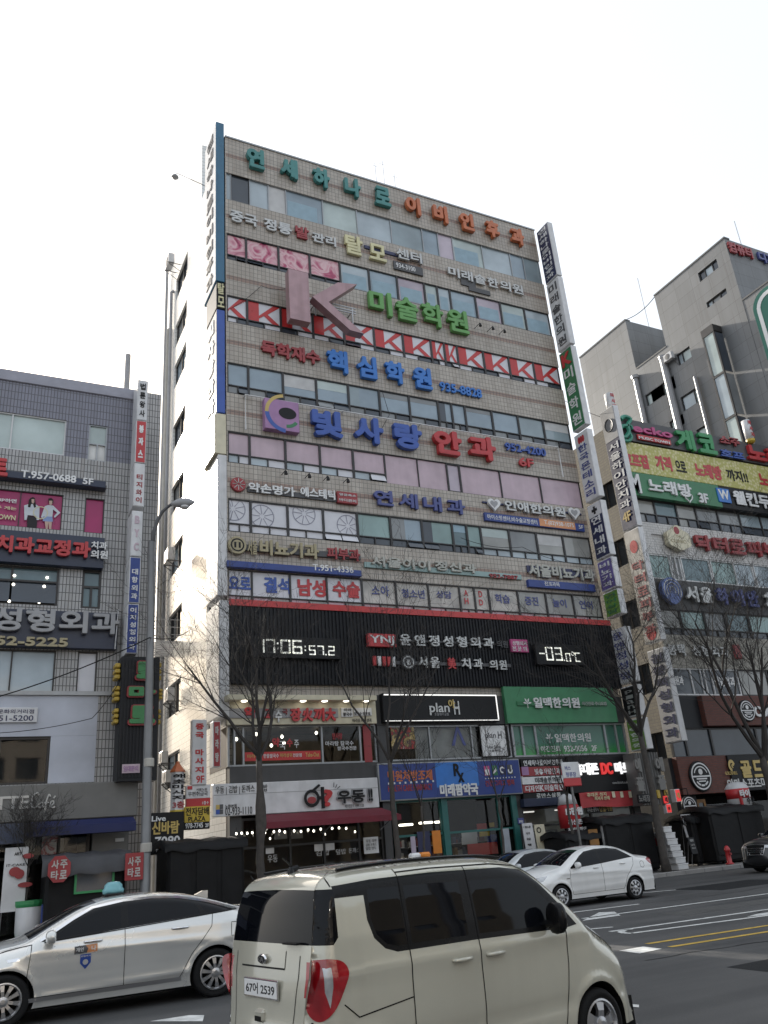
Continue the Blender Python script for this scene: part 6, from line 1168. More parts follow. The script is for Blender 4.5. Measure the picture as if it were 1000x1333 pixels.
MB().box(XS-.02, XS-.013, 28.89, 29.91, z1-1.9, z1-.05).build('emblem_field', 'sg_grey', r); mb = MB(); mb.tube([(XS-.03, 29.4+.3*math.sin(t), z1-1.0+.36*math.cos(t)) for t in np.linspace(0, 5.6, 16)], .04, 5); mb.build('emblem', 'sg_darkgrey', r); mb = MB(); letters(mb, '4F', (XS-.012, 29.75, z0+.45), UY, .6, .5, NY, .02, .03); mb.build('floor_number', 'sg_gold', r)
r, z0, z1 = sboard('pinkish grey skin clinic board with dull red letters behind the bare branches', XS, W7(325, 648), W8(320, 195), 28.85, 29.95, 'film_cream', '  닥터로피부과', 'sg_darkred', .72, .02, 'board_white', .3, .3)
mb = MB(); mb.add([(XS-.02, 29.4+.28*math.cos(t), z1-.9+.34*math.sin(t)) for t in np.linspace(0, 2*math.pi, 16, endpoint=False)], [list(range(16))]); mb.build('badge', 'sg_red', r); mb = MB(); mb.add([(XS-.02, 29.4+.33*math.cos(t), z0+.42+.33*math.sin(t)) for t in np.linspace(0, 2*math.pi, 16, endpoint=False)], [list(range(16))]); mb.build('red_disc', 'sg_red', r)
sboard('grey surgery board with dark letters low on the corner of the coffee building', XS, W8(345, 222), W8(432, 650), 28.85, 29.95, 'sg_grey', '원봉택성형외과', 'sg_navy', .74, .014)
# ribbed karaoke corner sign: two faces of vertical ribs
rb_ = thing('corner_sign', 'ribbed grey two-faced karaoke sign over the narrow passage', 'sign', (29, 29.4, 3)); K1 = zz(780, 960, .1425)
mat('rib_grey', (.10, .098, .095), .5, dirt=.2); mat('rib_letter', (.17, .165, .155), .5); xa, za = FX(*K1(325, 140), 28.9); xb, zb = FX(*K1(625, 605), 28.9)
mb = MB(); mb.box(xa, xb, 28.95, 29.9, zb, za); x = xa+.02
while x < xb-.06: mb.tube([(x+.06, 28.95, zb), (x+.06, 28.95, za)], .055, 6); x += .15
mb.build('ribbed_body', 'rib_grey', rb_)
for a in ((('애', (318, 190), (398, 315)), ('플', (335, 365), (428, 488))), (('애', (505, 180), (605, 310)), ('플', (530, 345), (628, 475)))):
    for ch, q0, q1 in a: let(rb_, [(ch, K1(*q0), K1(*q1))], 28.75, 'rib_letter', .12, .045, 'letter')
pan(rb_, K1(352, 520), K1(482, 592), 28.8, 28.9, 'sg_black', 'name_plate', .02); let(rb_, [('노래장', K1(360, 528), K1(474, 584))], 28.78, 'rib_letter', .02, .02)
for q0, q1, mtn in (((528, 480), (570, 555), 'letter_yellow'), ((596, 478), (636, 530), 'letter_yellow'), ((590, 535), (638, 600), 'letter_lit_red')): pan(rb_, K1(*q0), K1(*q1), 28.78, 28.86, mtn, 'small_panel', .02)
let(rb_, [('노', K1(603, 486), K1(630, 522)), ('래', K1(598, 545), K1(630, 590))], 28.76, 'text_black', .01, .03, 'panel_lettering')
fboard('small red board with a lit character hanging under the ribbed sign', FX(*K1(612, 640), 28.9)[0], FX(*K1(660, 640), 28.9)[0], FX(*K1(630, 692), 28.9)[1], FX(*K1(630, 605), 28.9)[1], 28.9, 29.1, 'letter_lit_red', '장', 'text_black')
fboard('narrow red and yellow board beyond the tree trunk at the coffee shop corner', FX(*K1(700, 540), 28.9)[0], FX(*K1(748, 540), 28.9)[0], FX(*K1(720, 590), 28.9)[1], FX(*K1(720, 470), 28.9)[1], 28.9, 29.2, 'letter_lit_red', '래', 'sg_gold')
# cylinder signs on the roof edge
for q0, q1, lb_ in ((W6(205, 805), W6(255, 918), 'white cylinder massage sign with red letters at the left end of the karaoke roof'), (W7(893, 95), W7(948, 212), 'white cylinder massage sign with red letters farther right on the karaoke roof')):
    xa, za = FX(*q0, 29.3); xb, zb = FX(*q1, 29.3); xc = (xa+xb)/2; rr = .25; t = thing('cylinder_sign', lb_, 'sign', (xc, 29.6, zb))
    mb = MB(); mb.lathe([(rr, zb+.25), (rr, za)], (xc, 29.6, 0), 18); mb.build('drum', 'board_white', t, True); mb = MB(); mb.lathe([(rr*.6, zb), (rr*1.05, zb+.1), (rr*1.05, zb+.25)], (xc, 29.6, 0), 18); mb.build('base', 'poster_yellow', t); mb = MB()
    for k, ch in enumerate('마사지'): p = (za-zb-.3)/3; letters(mb, ch, (xc-.13, 29.6-rr-.005, za-(k+.9)*p), UX, .26, p*.75, NX, .01, .04)
    mb.build('lettering', 'sg_red', t)
# stone tower
XT = 44.5; tw = thing('stone_tower', 'grey stone clad tower with stepped roofline above the karaoke building', 'building', (55, 38, 0)); Y1, Y2, Y3 = 30*1.2326, 30*1.3431, 30*1.538; ZT = 39.65
pts6 = lambda u, v: SX(*W6(u, v), XT)
def twin(a, b):
    (ya, za), (yb, zb) = pts6(*a), pts6(*b); y0, y1 = sorted((ya, yb)); z0, z1 = sorted((za, zb)); return (y0, y1, z0, z1)
wins = [twin((648, 215), (752, 185)), twin((690, 362), (795, 315)), twin((540, 625), (618, 632)), twin((464, 770), (505, 810)), twin((383, 828), (424, 862)), twin((560, 838), (665, 850)), twin((505, 960), (552, 985)), twin((640, 1000), (705, 1040))]
zl_ = SX(827, 482, XT)[1]
mb = MB()
for a, b, c, d in cells(30.0, Y1, .16, ZT, [w for w in wins]): mb.box(XT, XT+.4, a, b, c, d)
for a, b, c, d in cells(Y1, Y2, .16, zl_, [w for w in wins]): mb.box(XT, XT+.4, a, b, c, d)
for a, b, c, d in cells(Y2, Y3, .16, ZT, [w for w in wins]): mb.box(XT, XT+.4, a, b, c, d)
mb.box(XT+.41, 70, 30, 30.4, .16, ZT-.003); mb.box(XT+.41, 62, Y2, Y2+.4, .16, ZT-.003); mb.box(XT+.41, 62, Y1-.4, Y1, 20, ZT-.004); mb.box(XT+.41, 62, Y1+.01, Y2-.01, zl_-.4, zl_-.01); mb.box(XT+.42, 70, 30.41, Y1-.41, ZT-.5, ZT-.1); mb.box(XT+.42, 62, Y2+.41, Y3, ZT-.5, ZT-.1); mb.box(69.6, 70, 30.41, Y3, .16, ZT-.01)
mb.build('wall', 'tower_stone', tw)
MB().box(XT+1.2, 69, 30.6, Y1-.6, .2, ZT-.6).build('core', 'dark_room', tw); MB().box(XT+1.2, 60, Y2+.6, Y3-.3, .2, ZT-.6).build('core', 'dark_room', tw); MB().box(XT+1.2, 60, Y1, Y2, .2, zl_-.6).build('core', 'dark_room', tw)
for w, p, ml in zip(wins, (('pane_dark', 'pane_pale', 'pane_dark'), ('pane_dark', 'pane_grey', 'pane_pale'), ('pane_mint', 'pane_pale'), 'pane_mint', 'pane_mint', ('pane_mint', 'pane_pale'), 'pane_mint', 'pane_mint'), ((.3, .7), (.35, .75), (.65,), (), (), (.3,), (), ())): swindow(tw, *w, XT, p, .07, .2, ml)
mat('coping_dark', (.10, .10, .10), .5); mb = MB(); mb.box(XT-.04, XT+.5, 29.96, Y1+.02, ZT, ZT+.12); mb.box(XT-.04, XT+.5, Y2-.02, Y3+.02, ZT, ZT+.12); mb.box(XT-.03, XT+.5, Y1+.021, Y2-.021, zl_, zl_+.12); mb.build('coping', 'coping_dark', tw)
# lower wing of the tower standing forward to the street, with a glazed bay
yn, zn = SX(1000, 354, XT); yl, zl2 = SX(965, 383, XT); za_ = SX(928, 425, XT)[1]
mb = MB(); mb.box(XT+.02, 66, 26.2, 29.99, 12.0, zl2-.5); mb.build('front_wing', 'tower_stone', tw); mb = MB(); mb.box(XT-.02, XT+.5, 26.18, 30.0, zl2-.5, zl2-.38); mb.build('wing_coping', 'coping_dark', tw)
by1, bz1 = pts6(742, 520); by0, bz1b = pts6(815, 485); bzb = 12
b_ = MB(); X0 = XT-.9; ya, yb = pts6(825, 700)[0], pts6(755, 700)[0]; zt = pts6(800, 490)[1]
b_.box(X0, XT-.01, ya, yb, zt-.0, zt+.5); b_.box(X0, X0+.1, ya, ya+.12, 12, zt); b_.box(X0, X0+.1, yb-.12, yb, 12, zt)
k = zt
while k > 13: b_.box(X0-.01, X0+.09, ya, yb, k-.1, k); k -= 3.3
b_.build('bay_frame', 'alu_dark', tw)
k = zt; i = 0
while k > 13:
    MB().box(X0+.04, X0+.06, ya+.12, yb-.12, k-3.2, k-.1).build('bay_pane', ['pane_mint', 'pane_pale', 'pane_mint', 'pane_blind'][i % 4], tw); MB().box(X0+.12, XT-.02, ya+.03, ya+.06, k-3.2, k-.1).build('bay_pane', ['pane_dark', 'pane_grey'][i % 2], tw); k -= 3.3; i += 1
for i, (t_, b_, lb_) in enumerate((((345, 745), (382, 940), 'short white vent pipe on the stone tower, leftmost of three'), ((483, 648), (558, 980), 'long white vent pipe with a hooded top on the stone tower'), ((643, 735), (712, 1000), 'thin white pipe on the stone tower beside the wide window'))):
    y, z1 = pts6(*t_); z0 = pts6(*b_)[1]; mb = MB(); mb.tube([(XT-.2, y, 14), (XT-.2, y, z1)], [.2, .26, .12][i], 10); mb.lathe([(.3, 0), (.32, .25), (.1, .32)], (XT-.2, y, z1), 10) if i < 2 else None; tag(mb.build('vent_pipe', 'sg_grey'), lb_, 'pipe')
y, z = pts6(525, 655); aircon(XT-.2, y, z, 'air conditioner beside the upper window of the stone tower', .9, XT); 
r = thing('rooftop_sign', 'faded red, yellow and blue letters along the top of the stone tower', 'sign', (47, 30, 38)); 
let(r, [('컴퓨터', (947, 313), (982, 337))], 29.8, 'sg_darkred', .15, .04, 'red_lettering'); let(r, [('디자인', (986, 326), (1022, 350))], 29.8, 'sg_royal', .15, .04, 'blue_lettering')
for q, lb_, Yk in (((830, 362, 845, 448), 'thin aerial behind the gap in the stone tower', 42), ((956, 288, 961, 312), 'short aerial on the top corner of the stone tower', 33)):
    x, z1 = FX(q[0], q[1], Yk); x2, z0 = FX(q[2], q[3], Yk); mb = MB(); mb.tube([(x, Yk, z0-3), (x, Yk, z1)], .035, 5); tag(mb.build('roof_aerial', 'steel'), lb_, 'aerial')
wire('thin cable strung between the two roofs of the stone tower', [(XT+.2, Y1, ZT+.15), (XT+.2, Y2, ZT+.15)], .03, .3)
# green road sign over the near lanes, facing the oncoming traffic
XR_ = 9.6; gs = thing('road_sign', 'large green overhead road sign with a white border at the right edge', 'road sign', (XR_, 3.6, 0)); y1, zt = SX(981, 390, XR_); _, zb = SX(1000, 512, XR_); zt = SX(985, 382, XR_)[1]; y1 = SX(979, 400, XR_)[0]; zbt = zt-2.4; y0 = y1-4.2
mat('road_green', (.0, .13, .085), .35, var=.05); mat('road_white', (.75, .75, .75), .4)
def rrect(y0, y1, z0, z1, r_, n=6):
    P = []
    for cy, cz, a0 in ((y1-r_, z1-r_, 0), (y0+r_, z1-r_, math.pi/2), (y0+r_, z0+r_, math.pi), (y1-r_, z0+r_, 1.5*math.pi)):
        for k in range(n+1): a = a0+math.pi/2*k/n; P.append((cy+r_*math.cos(a), cz+r_*math.sin(a)))
    return P
mb = MB(); mb.prism(rrect(y0, y1, zbt, zt, .25), lambda y, z: (XR_, y, z), lambda y, z: (XR_+.05, y, z)); mb.build('panel', 'road_green', gs)
o, i_ = rrect(y0+.06, y1-.06, zbt+.06, zt-.06, .22), rrect(y0+.12, y1-.12, zbt+.12, zt-.12, .17); nn = len(o); mb = MB(); mb.add([(XR_-.005, *p) for p in o]+[(XR_-.005, *p) for p in i_], [[k, (k+1) % nn, nn+(k+1) % nn, nn+k] for k in range(nn)]); mb.build('border', 'road_white', gs)
mb = MB(); mb.tube([(XR_+.25, 1.4, .0), (XR_+.25, 1.4, zt+.2)], .14, 12); mb.tube([(XR_+.25, 1.4, zt-.5), (XR_+.25, y1-.4, zt-.5)], .07, 8); mb.tube([(XR_+.25, 1.4, zbt+.5), (XR_+.25, y1-.4, zbt+.5)], .07, 8); mb.build('support', 'steel', gs); mb = MB(); mb.tube([(XR_+.06, y0+.4, zbt+.5), (XR_+.25, y0+.4, zbt+.5)], .04, 6); mb.build('clamp', 'steel', gs)
# ------------------------------------------------------------------ unseen houses across the street: mirrored in cars, heights set to darken street level
for i, (a, b, h, c) in enumerate(((-40, -6, 15, 'pale_tile'), (-5.5, 16, 19, 'beige_tile'), (16.5, 46, 13, 'yellow_brick'))):
    t = thing('street_building', ['tiled building across the street, mirrored in the taxi windows', 'beige building across the street, mirrored in the van windows', 'brick building across the street, mirrored in the parked cars'][i], 'building', ((a+b)/2, -27, 0)); hl = []; x = a+1
    while x < b-2:
        for k in range(int(h/3.3)): hl.append((x, x+1.9, 1+3.3*k, 2.9+3.3*k))
        x += 2.8
    mb = MB()
    for p in cells(a, b, .16, h, hl): mb.box(p[0], p[1], -24.3, -24, p[2], p[3])
    mb.box(a, b, -33, -24.31, h-.3, h-.01); mb.build('wall', c, t); mb = MB()
    for k in range(int(h/3.3)): mb.box(a+.1, b-.1, -24.4, -24.32, .9+3.3*k, 3.0+3.3*k)
    mb.build('pane_band', 'pane_dark', t)
# ------------------------------------------------------------------ street trees, bare in winter
mat('bark', (.060, .052, .046), .9, var=.3, scale=6, bump=.7, bscale=14); mat('twig', (.036, .031, .028), .9)
def tree(label, x, y, h, r0, fork, spread, seed, limbs=4, z0=.15, lean=(0, 0), cat='tree', group=None, dens=1.0, knob=None, dirs=None, depth=4):
    rg = random.Random(seed); t = thing('bare_tree', label, cat, (x, y, z0), group); tk = MB(); cr = MB()
    n = 9; pts = []; rs = []
    for i in range(n+1):
        k = i/n; pts.append((x+lean[0]*k+rg.uniform(-.03, .03)*(i > 0), y+lean[1]*k+rg.uniform(-.03, .03)*(i > 0), z0+fork*k)); rs.append(r0*(1.25 if i == 0 else 1-.32*k)*(1.0 if not knob or abs(k-knob) > .08 else 1.5))
    tk.tube(pts, rs, 10); tk.build('trunk', 'bark', t, True); top = np.array(pts[-1])
    def grow(p, d, L, r, lev):
        m_ = 5 if lev < 2 else 4; P = [p]; q = p.copy(); d = d/np.linalg.norm(d); D = []
        for i in range(m_):
            d = d+np.array([rg.gauss(0, .11), rg.gauss(0, .11), rg.gauss(.07, .07)]); d /= np.linalg.norm(d); q = q+d*L/m_; P.append(q); D.append(d)
        e = .35 if lev < depth else .3
        cr.tube(P, [r*(1-(1-e)*i/m_) for i in range(m_+1)], 7 if lev == 0 else 5 if lev < 2 else 3, cap=False)
        if lev >= depth: return
        k = max(2, int((8 if lev == 0 else 6 if lev == 1 else 4)*dens))
        for j in range(k):
            i = min(m_, max(1, int(round(m_*(.3+.7*(j+rg.random())/k))))); b = P[i]; a = rg.uniform(0, 6.28); dd = D[i-1]; u = np.cross(dd, [0.3, .2, 1.]); u /= np.linalg.norm(u)+1e-6; v = np.cross(dd, u)
            nd = dd*rg.uniform(.6, 1.0)+(u*math.cos(a)+v*math.sin(a))*rg.uniform(.5, .95); nd[2] += .12
            grow(b, nd, L*rg.uniform(.45, .72), max(.006, r*(1-.6*i/m_)*rg.uniform(.38, .55)), lev+1)
    H = h-fork
    for j in range(limbs):
        if dirs: a, sp, ln = dirs[j]; d = np.array([math.cos(a)*sp, math.sin(a)*sp, 1.0])
        else: a = 6.28*j/limbs+rg.uniform(-.4, .4); sp = spread*rg.uniform(.6, 1.15); ln = rg.uniform(.75, 1.0); d = np.array([math.cos(a)*sp, math.sin(a)*sp, 1.0])
        grow(top-np.array([0, 0, .15*j*r0*3]), d, H*.72*ln, r0*.48, 0)
    cr.build('crown', 'twig', t); return t
tree('bare street tree with a swollen knot on its trunk in front of the udon shop', 8.88, 27.2, 11.2, .15, 4.9, .55, 3, 5, knob=.62, dens=.88, dirs=[(0, .05, 1), (3.1, .85, .85), (.1, .8, .85), (1.9, .6, .7), (4.6, .45, .65)])
tree('slender bare tree in front of the left end of the navy pharmacy sign', 13.82, 27.4, 11.8, .115, 4.6, .42, 8, 4, dirs=[(0, .03, 1.0), (3.0, .5, .8), (.2, .5, .8), (4.7, .5, .6)], dens=.85)
tree('thin bare sapling in front of the middle of the pharmacy sign', FX(549, 1060, 27.5)[0], 27.5, 6.2, .05, 3.0, .4, 21, 3, dens=.8, depth=3)
tree('thin bare sapling in front of the right end of the pharmacy sign', FX(651, 1060, 27.5)[0], 27.5, 6.0, .055, 3.0, .4, 24, 3, dens=.8, depth=3)
tree('twiggy bare sapling behind the bus stop sign', FX(741, 1060, 27.8)[0], 27.8, 5.6, .07, 3.1, .35, 31, 4, dens=.8, depth=3)
tree('tall dark bare tree at the kerb before the coffee building', 25.35, 26.95, 12.0, .165, 5.4, .6, 5, 5, dirs=[(0, .05, 1), (3.0, .95, .95), (.3, .8, .8), (1.8, .6, .7), (4.4, .6, .7)], dens=.9)
tree('bare tree at the right edge with heavy upright limbs', FX(1012, 1060, 26.9)[0], 26.95, 13.2, .23, 4.2, .6, 14, 4, dirs=[(3.1, .40, 1.0), (3.4, .85, .95), (.2, .5, .9), (4.6, .4, .8)])
tree('small bare shrub with dense twigs in the white planter by the cafe', FX(38, 1120, 28.2)[0], 28.2, 3.2, .03, 1.25, .5, 41, 5, z0=.9, cat='shrub', depth=3)
px_, pz_ = FX(44, 1165, 28.1); t = thing('planter_bag', 'white planter bag with a green rim holding the twiggy shrub', 'planter', (FX(42, 1140, 28.2)[0], 28.2, .15)); x = FX(42, 1140, 28.2)[0]
MB().lathe([(.30, 0), (.36, .3), (.38, 1.0), (.36, 1.02)], (x, 28.2, .15), 18).build('bag', 'board_white', t, True); MB().lathe([(.385, .93), (.41, 1.0), (.41, 1.1), (.3, 1.1)], (x, 28.2, .15), 18).build('rim', 'sg_emerald', t)
# ------------------------------------------------------------------ lamp post at the alley mouth
lx = 5.28; ly = 27.1; lpz = FX(205, 706, ly)[1]; t = thing('street_lamp', 'tall grey street lamp with a curved arm at the mouth of the alley', 'street lamp', (lx, ly, .15))
mat('lamp_grey', (.17, .17, .17), .4, metal=.4, dirt=.3)
tx, tz = FX(205, 706, ly); ax, az = FX(234, 656, ly-.6); mb = MB(); mb.tube([(lx, ly, .15), (lx, ly, .45), (lx, ly, .46), (lx-.05, ly, tz*.6), (lx-.12, ly, tz)], [.19, .19, .155, .13, .11], 14); mb.build('pole', 'lamp_grey', t, True)
mb = MB(); mb.tube([(lx-.12, ly, tz-.6), (lx-.06, ly, tz+.35), (lx+.05, ly-.05, tz+.8), (lx+.2, ly-.1, tz+1.12), (lx+.4, ly-.2, tz+1.32), (lx+.52, ly-.3, tz+1.38)], [.075, .07, .06, .055, .05, .05], 10); mb.build('arm', 'sg_darkgrey', t, True)
mb = MB(); P = [(lx+.45+.8*k, ly-.3-.15*k, tz+1.36+.10*k) for k in np.linspace(0, 1, 7)]; mb.tube(P, [.05, .12, .17, .19, .18, .13, .03], 12); hd = mb.build('lamp_head', 'sg_grey', t, True); mb = MB(); mb.lathe([(.05, -.14), (.14, -.12), (.17, -.06), (.1, 0)], (lx+.9, ly-.38, tz+1.33), 12); mb.build('lens', 'board_white', hd, True)
mb = MB()
for z in (2.15, 4.6): mb.lathe([(.165, z), (.17, z+.05), (.17, z+.22), (.16, z+.25)], (lx, ly, .15), 14)
mb.build('band', 'sg_orange' if False else 'pipe_beige', t)
# ------------------------------------------------------------------ tarp-covered street stalls
mat('tarp_black', (.012, .012, .013), .55, var=.3, scale=2, bump=.5, bscale=3); mat('tarp_grey', (.045, .045, .05), .6, var=.3, scale=2, bump=.5, bscale=4); mat('clear_sheet', (.20, .20, .20), .25, var=.4, scale=3, bump=.8, bscale=6)
def stall(label, x0, x1, y0, y1, h, mt='tarp_black', lip=.10, panels=2):
    t = thing('street_stall', label, 'street stall', ((x0+x1)/2, (y0+y1)/2, .15)); MB().bbox(x0, x1, y0, y1, .25, h, .06).build('covered_body', mt, t)
    mb = MB(); N = 12; vs = []; fs = []                            # sagging tarp roof
    for i in range(N+1):
        for j in range(5):
            u, v = i/N, j/4; vs.append((x0-lip+(x1-x0+2*lip)*u, y0-lip+(y1-y0+2*lip)*v, h+.04+.16*math.sin(math.pi*v)+.03*math.sin(u*19+v*3)))
    for i in range(N):
        for j in range(4): fs.append([i*5+j, (i+1)*5+j, (i+1)*5+j+1, i*5+j+1])
    mb.add(vs, fs)
    rim = [i*5 for i in range(N+1)]; k = len(mb.v); mb.v += [(vs[r][0], vs[r][1]-.01, vs[r][2]-.22-.03*math.sin(r)) for r in rim]; mb.f += [[rim[i], k+i, k+i+1, rim[i+1]] for i in range(N)]; mb.m += [0]*N
    rim = [j for j in range(5)]; k = len(mb.v); mb.v += [(vs[r][0]-.01, vs[r][1], vs[r][2]-.22) for r in rim]; mb.f += [[rim[i], rim[i+1], k+i+1, k+i] for i in range(4)]; mb.m += [0]*4
    mb.build('tarp_roof', mt, t, True); mb = MB(); w = (x1-x0)/panels
    for i in range(panels): mb.bbox(x0+i*w+.08, x0+(i+1)*w-.08, y0-.03, y0, .5, h-.15, .015)
    mb.build('front_panel', mt, t); mb = MB()
    for x in (x0+.2, x1-.2):
        for y in (y0+.15, y1-.15): mb.lathe([(.1, 0), (.1, .06)], (x, y, .19), 12)
    mb.build('caster', 'sg_black', t); return t
a = FX(218, 1120, 27.4)[0]; b = FX(318, 1120, 27.4)[0]; stall('black tarpaulined stall between the lamp post and the knotted tree', a, b, 27.4, 29.0, FX(270, 1094, 27.4)[1]-.1, panels=3)
mb = MB(); 
a = FX(786, 1100, 27.4)[0]; b = FX(858, 1100, 27.4)[0]; hs = FX(820, 1066, 27.4)[1]; stall('larger black tarpaulined stall right of the bus stop pole', a+.2, b, 27.5, 29.2, hs, panels=2)
s2 = stall('low black stall with a clear plastic side sheet behind the white sedan', FX(742, 1100, 27.5)[0], a+.1, 27.7, 29.2, hs-.45, panels=2); pan(s2, Q6(612, 468), Q6(704, 602), 27.55, 27.66, 'clear_sheet', 'plastic_sheet', .03); pan(s2, Q6(530, 500), Q6(606, 600), 27.6, 27.66, 'poster_wood' if 'poster_wood' in M else 'door_wood', 'side_panel', .02)
a = FX(934, 1080, 27.3)[0]; hs3 = FX(960, 1052, 27.3)[1]; s3 = stall('black tarpaulined stall behind the black car at the right edge', a, a+3.2, 27.6, 29.2, hs3, panels=2)
a2 = FX(922, 1090, 28)[0]; stall('small dark stall beside the golden coffee shop door', a2-.6, a-.15, 28.2, 29.6, 2.0, panels=1)
# white and red drum on the right stall
xa, za = FX(*W8(694, 832), 27.8); xb, zb = FX(*W8(795, 945), 27.8); xc = (xa+xb)/2; rr = (xb-xa)/2; t = thing('drum_sign', 'white drum sign with a red band and massage letters on the right stall', 'sign', (xc, 28.3, zb)); MB().lathe([(rr, zb), (rr, za-.25), (rr*.7, za-.05), (.1, za)], (xc, 28.3, 0), 20).build('drum', 'board_white', t, True); MB().lathe([(rr+.006, za-.72), (rr+.006, za-.30)], (xc, 28.3, 0), 20).build('red_band', 'sg_red', t, True)
mb = MB(); letters(mb, '타이', (xc-.45, 28.3-rr-.0, za-.68), UX, .62, .32, NX, .02, .05); mb.build('band_lettering', 'sg_white', t); mb = MB(); letters(mb, '수', (xc-.1, 28.3-rr, zb+.12), UX, .22, .3, NX, .02, .03); letters(mb, '나', (xc+.25, 28.3-rr+.08, zb+.12), UX, .2, .3, NX, .02, .03); mb.build('lettering', 'text_black', t); MB().box(xc-rr*.75, xc-rr*.55, 28.3-rr*.9, 28.3-rr*.7, zb+.02, zb+.7).build('red_stripe', 'sg_red', t)
# fortune teller's booth
C1 = zc_; t = thing('fortune_booth', 'grey tarpaulin fortune teller booth with a green framed window', 'booth', (2, 28, .15)); xa = FX(*C1(440, 800), 27.2)[0]; xb = FX(165, 1130, 27.2)[0]; zt = FX(120, 1110, 27.2)[1]
MB().bbox(xa, xb, 27.3, 28.9, .2, zt-.1, .08).build('body', 'tarp_black', t); mb = MB(); vs = []; fs = []
for i in range(11):
    for j in range(5): vs.append((xa-.15+(xb-xa+.3)*i/10, 27.05+.95*j/2, zt-.45+.5*math.sin(math.pi*(j+.8)/5.6)**.6+.03*math.sin(i*2.1+j)))
for i in range(10):
    for j in range(4): fs.append([i*5+j, (i+1)*5+j, (i+1)*5+j+1, i*5+j+1])
mb.add(vs, fs); k = len(mb.v); mb.v += [(v[0], v[1]-.02, v[2]-.42+.03*math.sin(i*1.7)) for i, v in enumerate(vs[::5])]; mb.f += [[i*5, k+i, k+i+1, (i+1)*5] for i in range(10)]; mb.m += [0]*10; mb.build('tarp_roof', 'tarp_grey', t, True)
xa_, za_ = FX(*W5(350, 905), 27.2); xb_, zb_ = FX(*W5(530, 998), 27.2); mb = MB(); f_ = .06; mb.box(xa_, xb_, 27.2, 27.29, za_-f_, za_); mb.box(xa_, xb_, 27.2, 27.29, zb_, zb_+f_); mb.box(xa_, xa_+f_, 27.2, 27.29, zb_+f_, za_-f_); mb.box(xb_-f_, xb_, 27.2, 27.29, zb_+f_, za_-f_); w_ = mb.build('window', 'sg_emerald', t); MB().box(xa_+f_, xb_-f_, 27.24, 27.27, zb_+f_, za_-f_).build('pane', 'pane_dark', w_)
for k, (q0, q1, oct_, lb_) in enumerate(((W5(228, 840), W5(325, 955), True, 'red octagonal fortune board at the left end of the grey booth'), (W5(585, 825), W5(665, 945), False, 'red fortune board hanging at the right end of the grey booth'))):
    xa_, za_ = FX(*q0, 26.95); xb_, zb_ = FX(*q1, 26.95); r = thing('fortune_board', lb_, 'sign', ((xa_+xb_)/2, 26.95, zb_)); c = .28 if oct_ else .02; W_, H_ = xb_-xa_, za_-zb_; pl = [(xa_+c*W_, zb_), (xb_-c*W_, zb_), (xb_, zb_+c*H_), (xb_, za_-c*H_), (xb_-c*W_, za_), (xa_+c*W_, za_), (xa_, za_-c*H_), (xa_, zb_+c*H_)]
    mb = MB(); mb.prism(pl, lambda x, z: (x, 26.95, z), lambda x, z: (x, 27.02, z)); mb.build('panel', 'sg_darkred', r); mb = MB()
    for i, ch in enumerate('사주타로'): letters(mb, ch, (xa_+W_*(.14+.38*(i % 2)), 26.948, zb_+H_*(.52-.40*(i//2))), UX, W_*.33, H_*.33, NX, .012, .03)
    mb.build('lettering', 'sg_silver', r)
# banners, boards and bits on the pavement
def aboard(label, q0, q1, Y, face, items, tilt=.12, extra=None, tm='text_black'):
    x0, z1 = FX(*q0, Y); x1, z0 = FX(*q1, Y); t = thing('standing_board', label, 'board', ((x0+x1)/2, Y, .15)); z0 = max(.15, z0); mb = MB(); mb.add([(x0, Y-tilt, z0), (x1, Y-tilt, z0), (x1, Y, z1), (x0, Y, z1), (x0, Y-tilt+.03, z0), (x1, Y-tilt+.03, z0), (x1, Y+.03, z1), (x0, Y+.03, z1)], [[0, 1, 2, 3], [7, 6, 5, 4], [0, 4, 5, 1], [2, 6, 7, 3], [1, 5, 6, 2], [0, 3, 7, 4]]); mb.build('panel', face, t)
    mb = MB(); mb.tube([(x0+.05, Y+.04, z1-.1), (x0+.05, Y+.35, .16)], .015, 5); mb.tube([(x1-.05, Y+.04, z1-.1), (x1-.05, Y+.35, .16)], .015, 5); mb.build('prop', 'steel', t)
    mb = MB()
    for s_, u0, v0, u1, v1, bd in items: H_ = z1-z0; W_ = x1-x0; letters(mb, s_, (x0+u0*W_, Y-tilt*(1-v0)-.005, z0+v0*H_), UX, (u1-u0)*W_, (v1-v0)*H_, NX, .006, bd)
    if items: mb.build('lettering', tm, t)
    return t, x0, x1, z0, z1
t, x0, x1, z0, z1 = aboard('tall white cake advertising banner at the left edge', zc_(52, 730), zc_(218, 1300), 28.2, 'board_white', [('IT-CAKE', .1, .70, .9, .74, .01), ('ART', .4, .87, .7, .92, .03)], .05)
mb = MB(); mb.box(x0-.1, x1+.1, 28.0, 28.5, .15, .22); mb.build('foot', 'sg_emerald', t); mb = MB(); disc(mb, x0+.3, z0+1.05, .16, .13, 28.12, 14); disc(mb, x0+.42, z0+.98, .14, .13, 28.118, 14); disc(mb, x0+.62, z0+1.45, .16, .07, 28.12, 14); disc(mb, x0+.6, z0+.68, .2, .07, 28.12, 14); mb.build('printed_cakes', 'sg_darkred', t)
aboard('pale menu banner beside the teal pharmacy column', Q6(98, 460), Q6(188, 640), 29.3, 'board_white', [('1 핸드폰', .1, .82, .8, .9, .02), ('기기', .2, .6, .6, .68, .03), ('요금', .2, .4, .6, .48, .03), ('개통', .2, .2, .6, .28, .03)], .06); aboard('grey banner with a round mark next to the pale menu banner', Q6(176, 468), Q6(266, 640), 29.25, 'board_cream', [('당일', .5, .4, .85, .5, .04), ('O', .15, .68, .6, .9, .02)], .06)
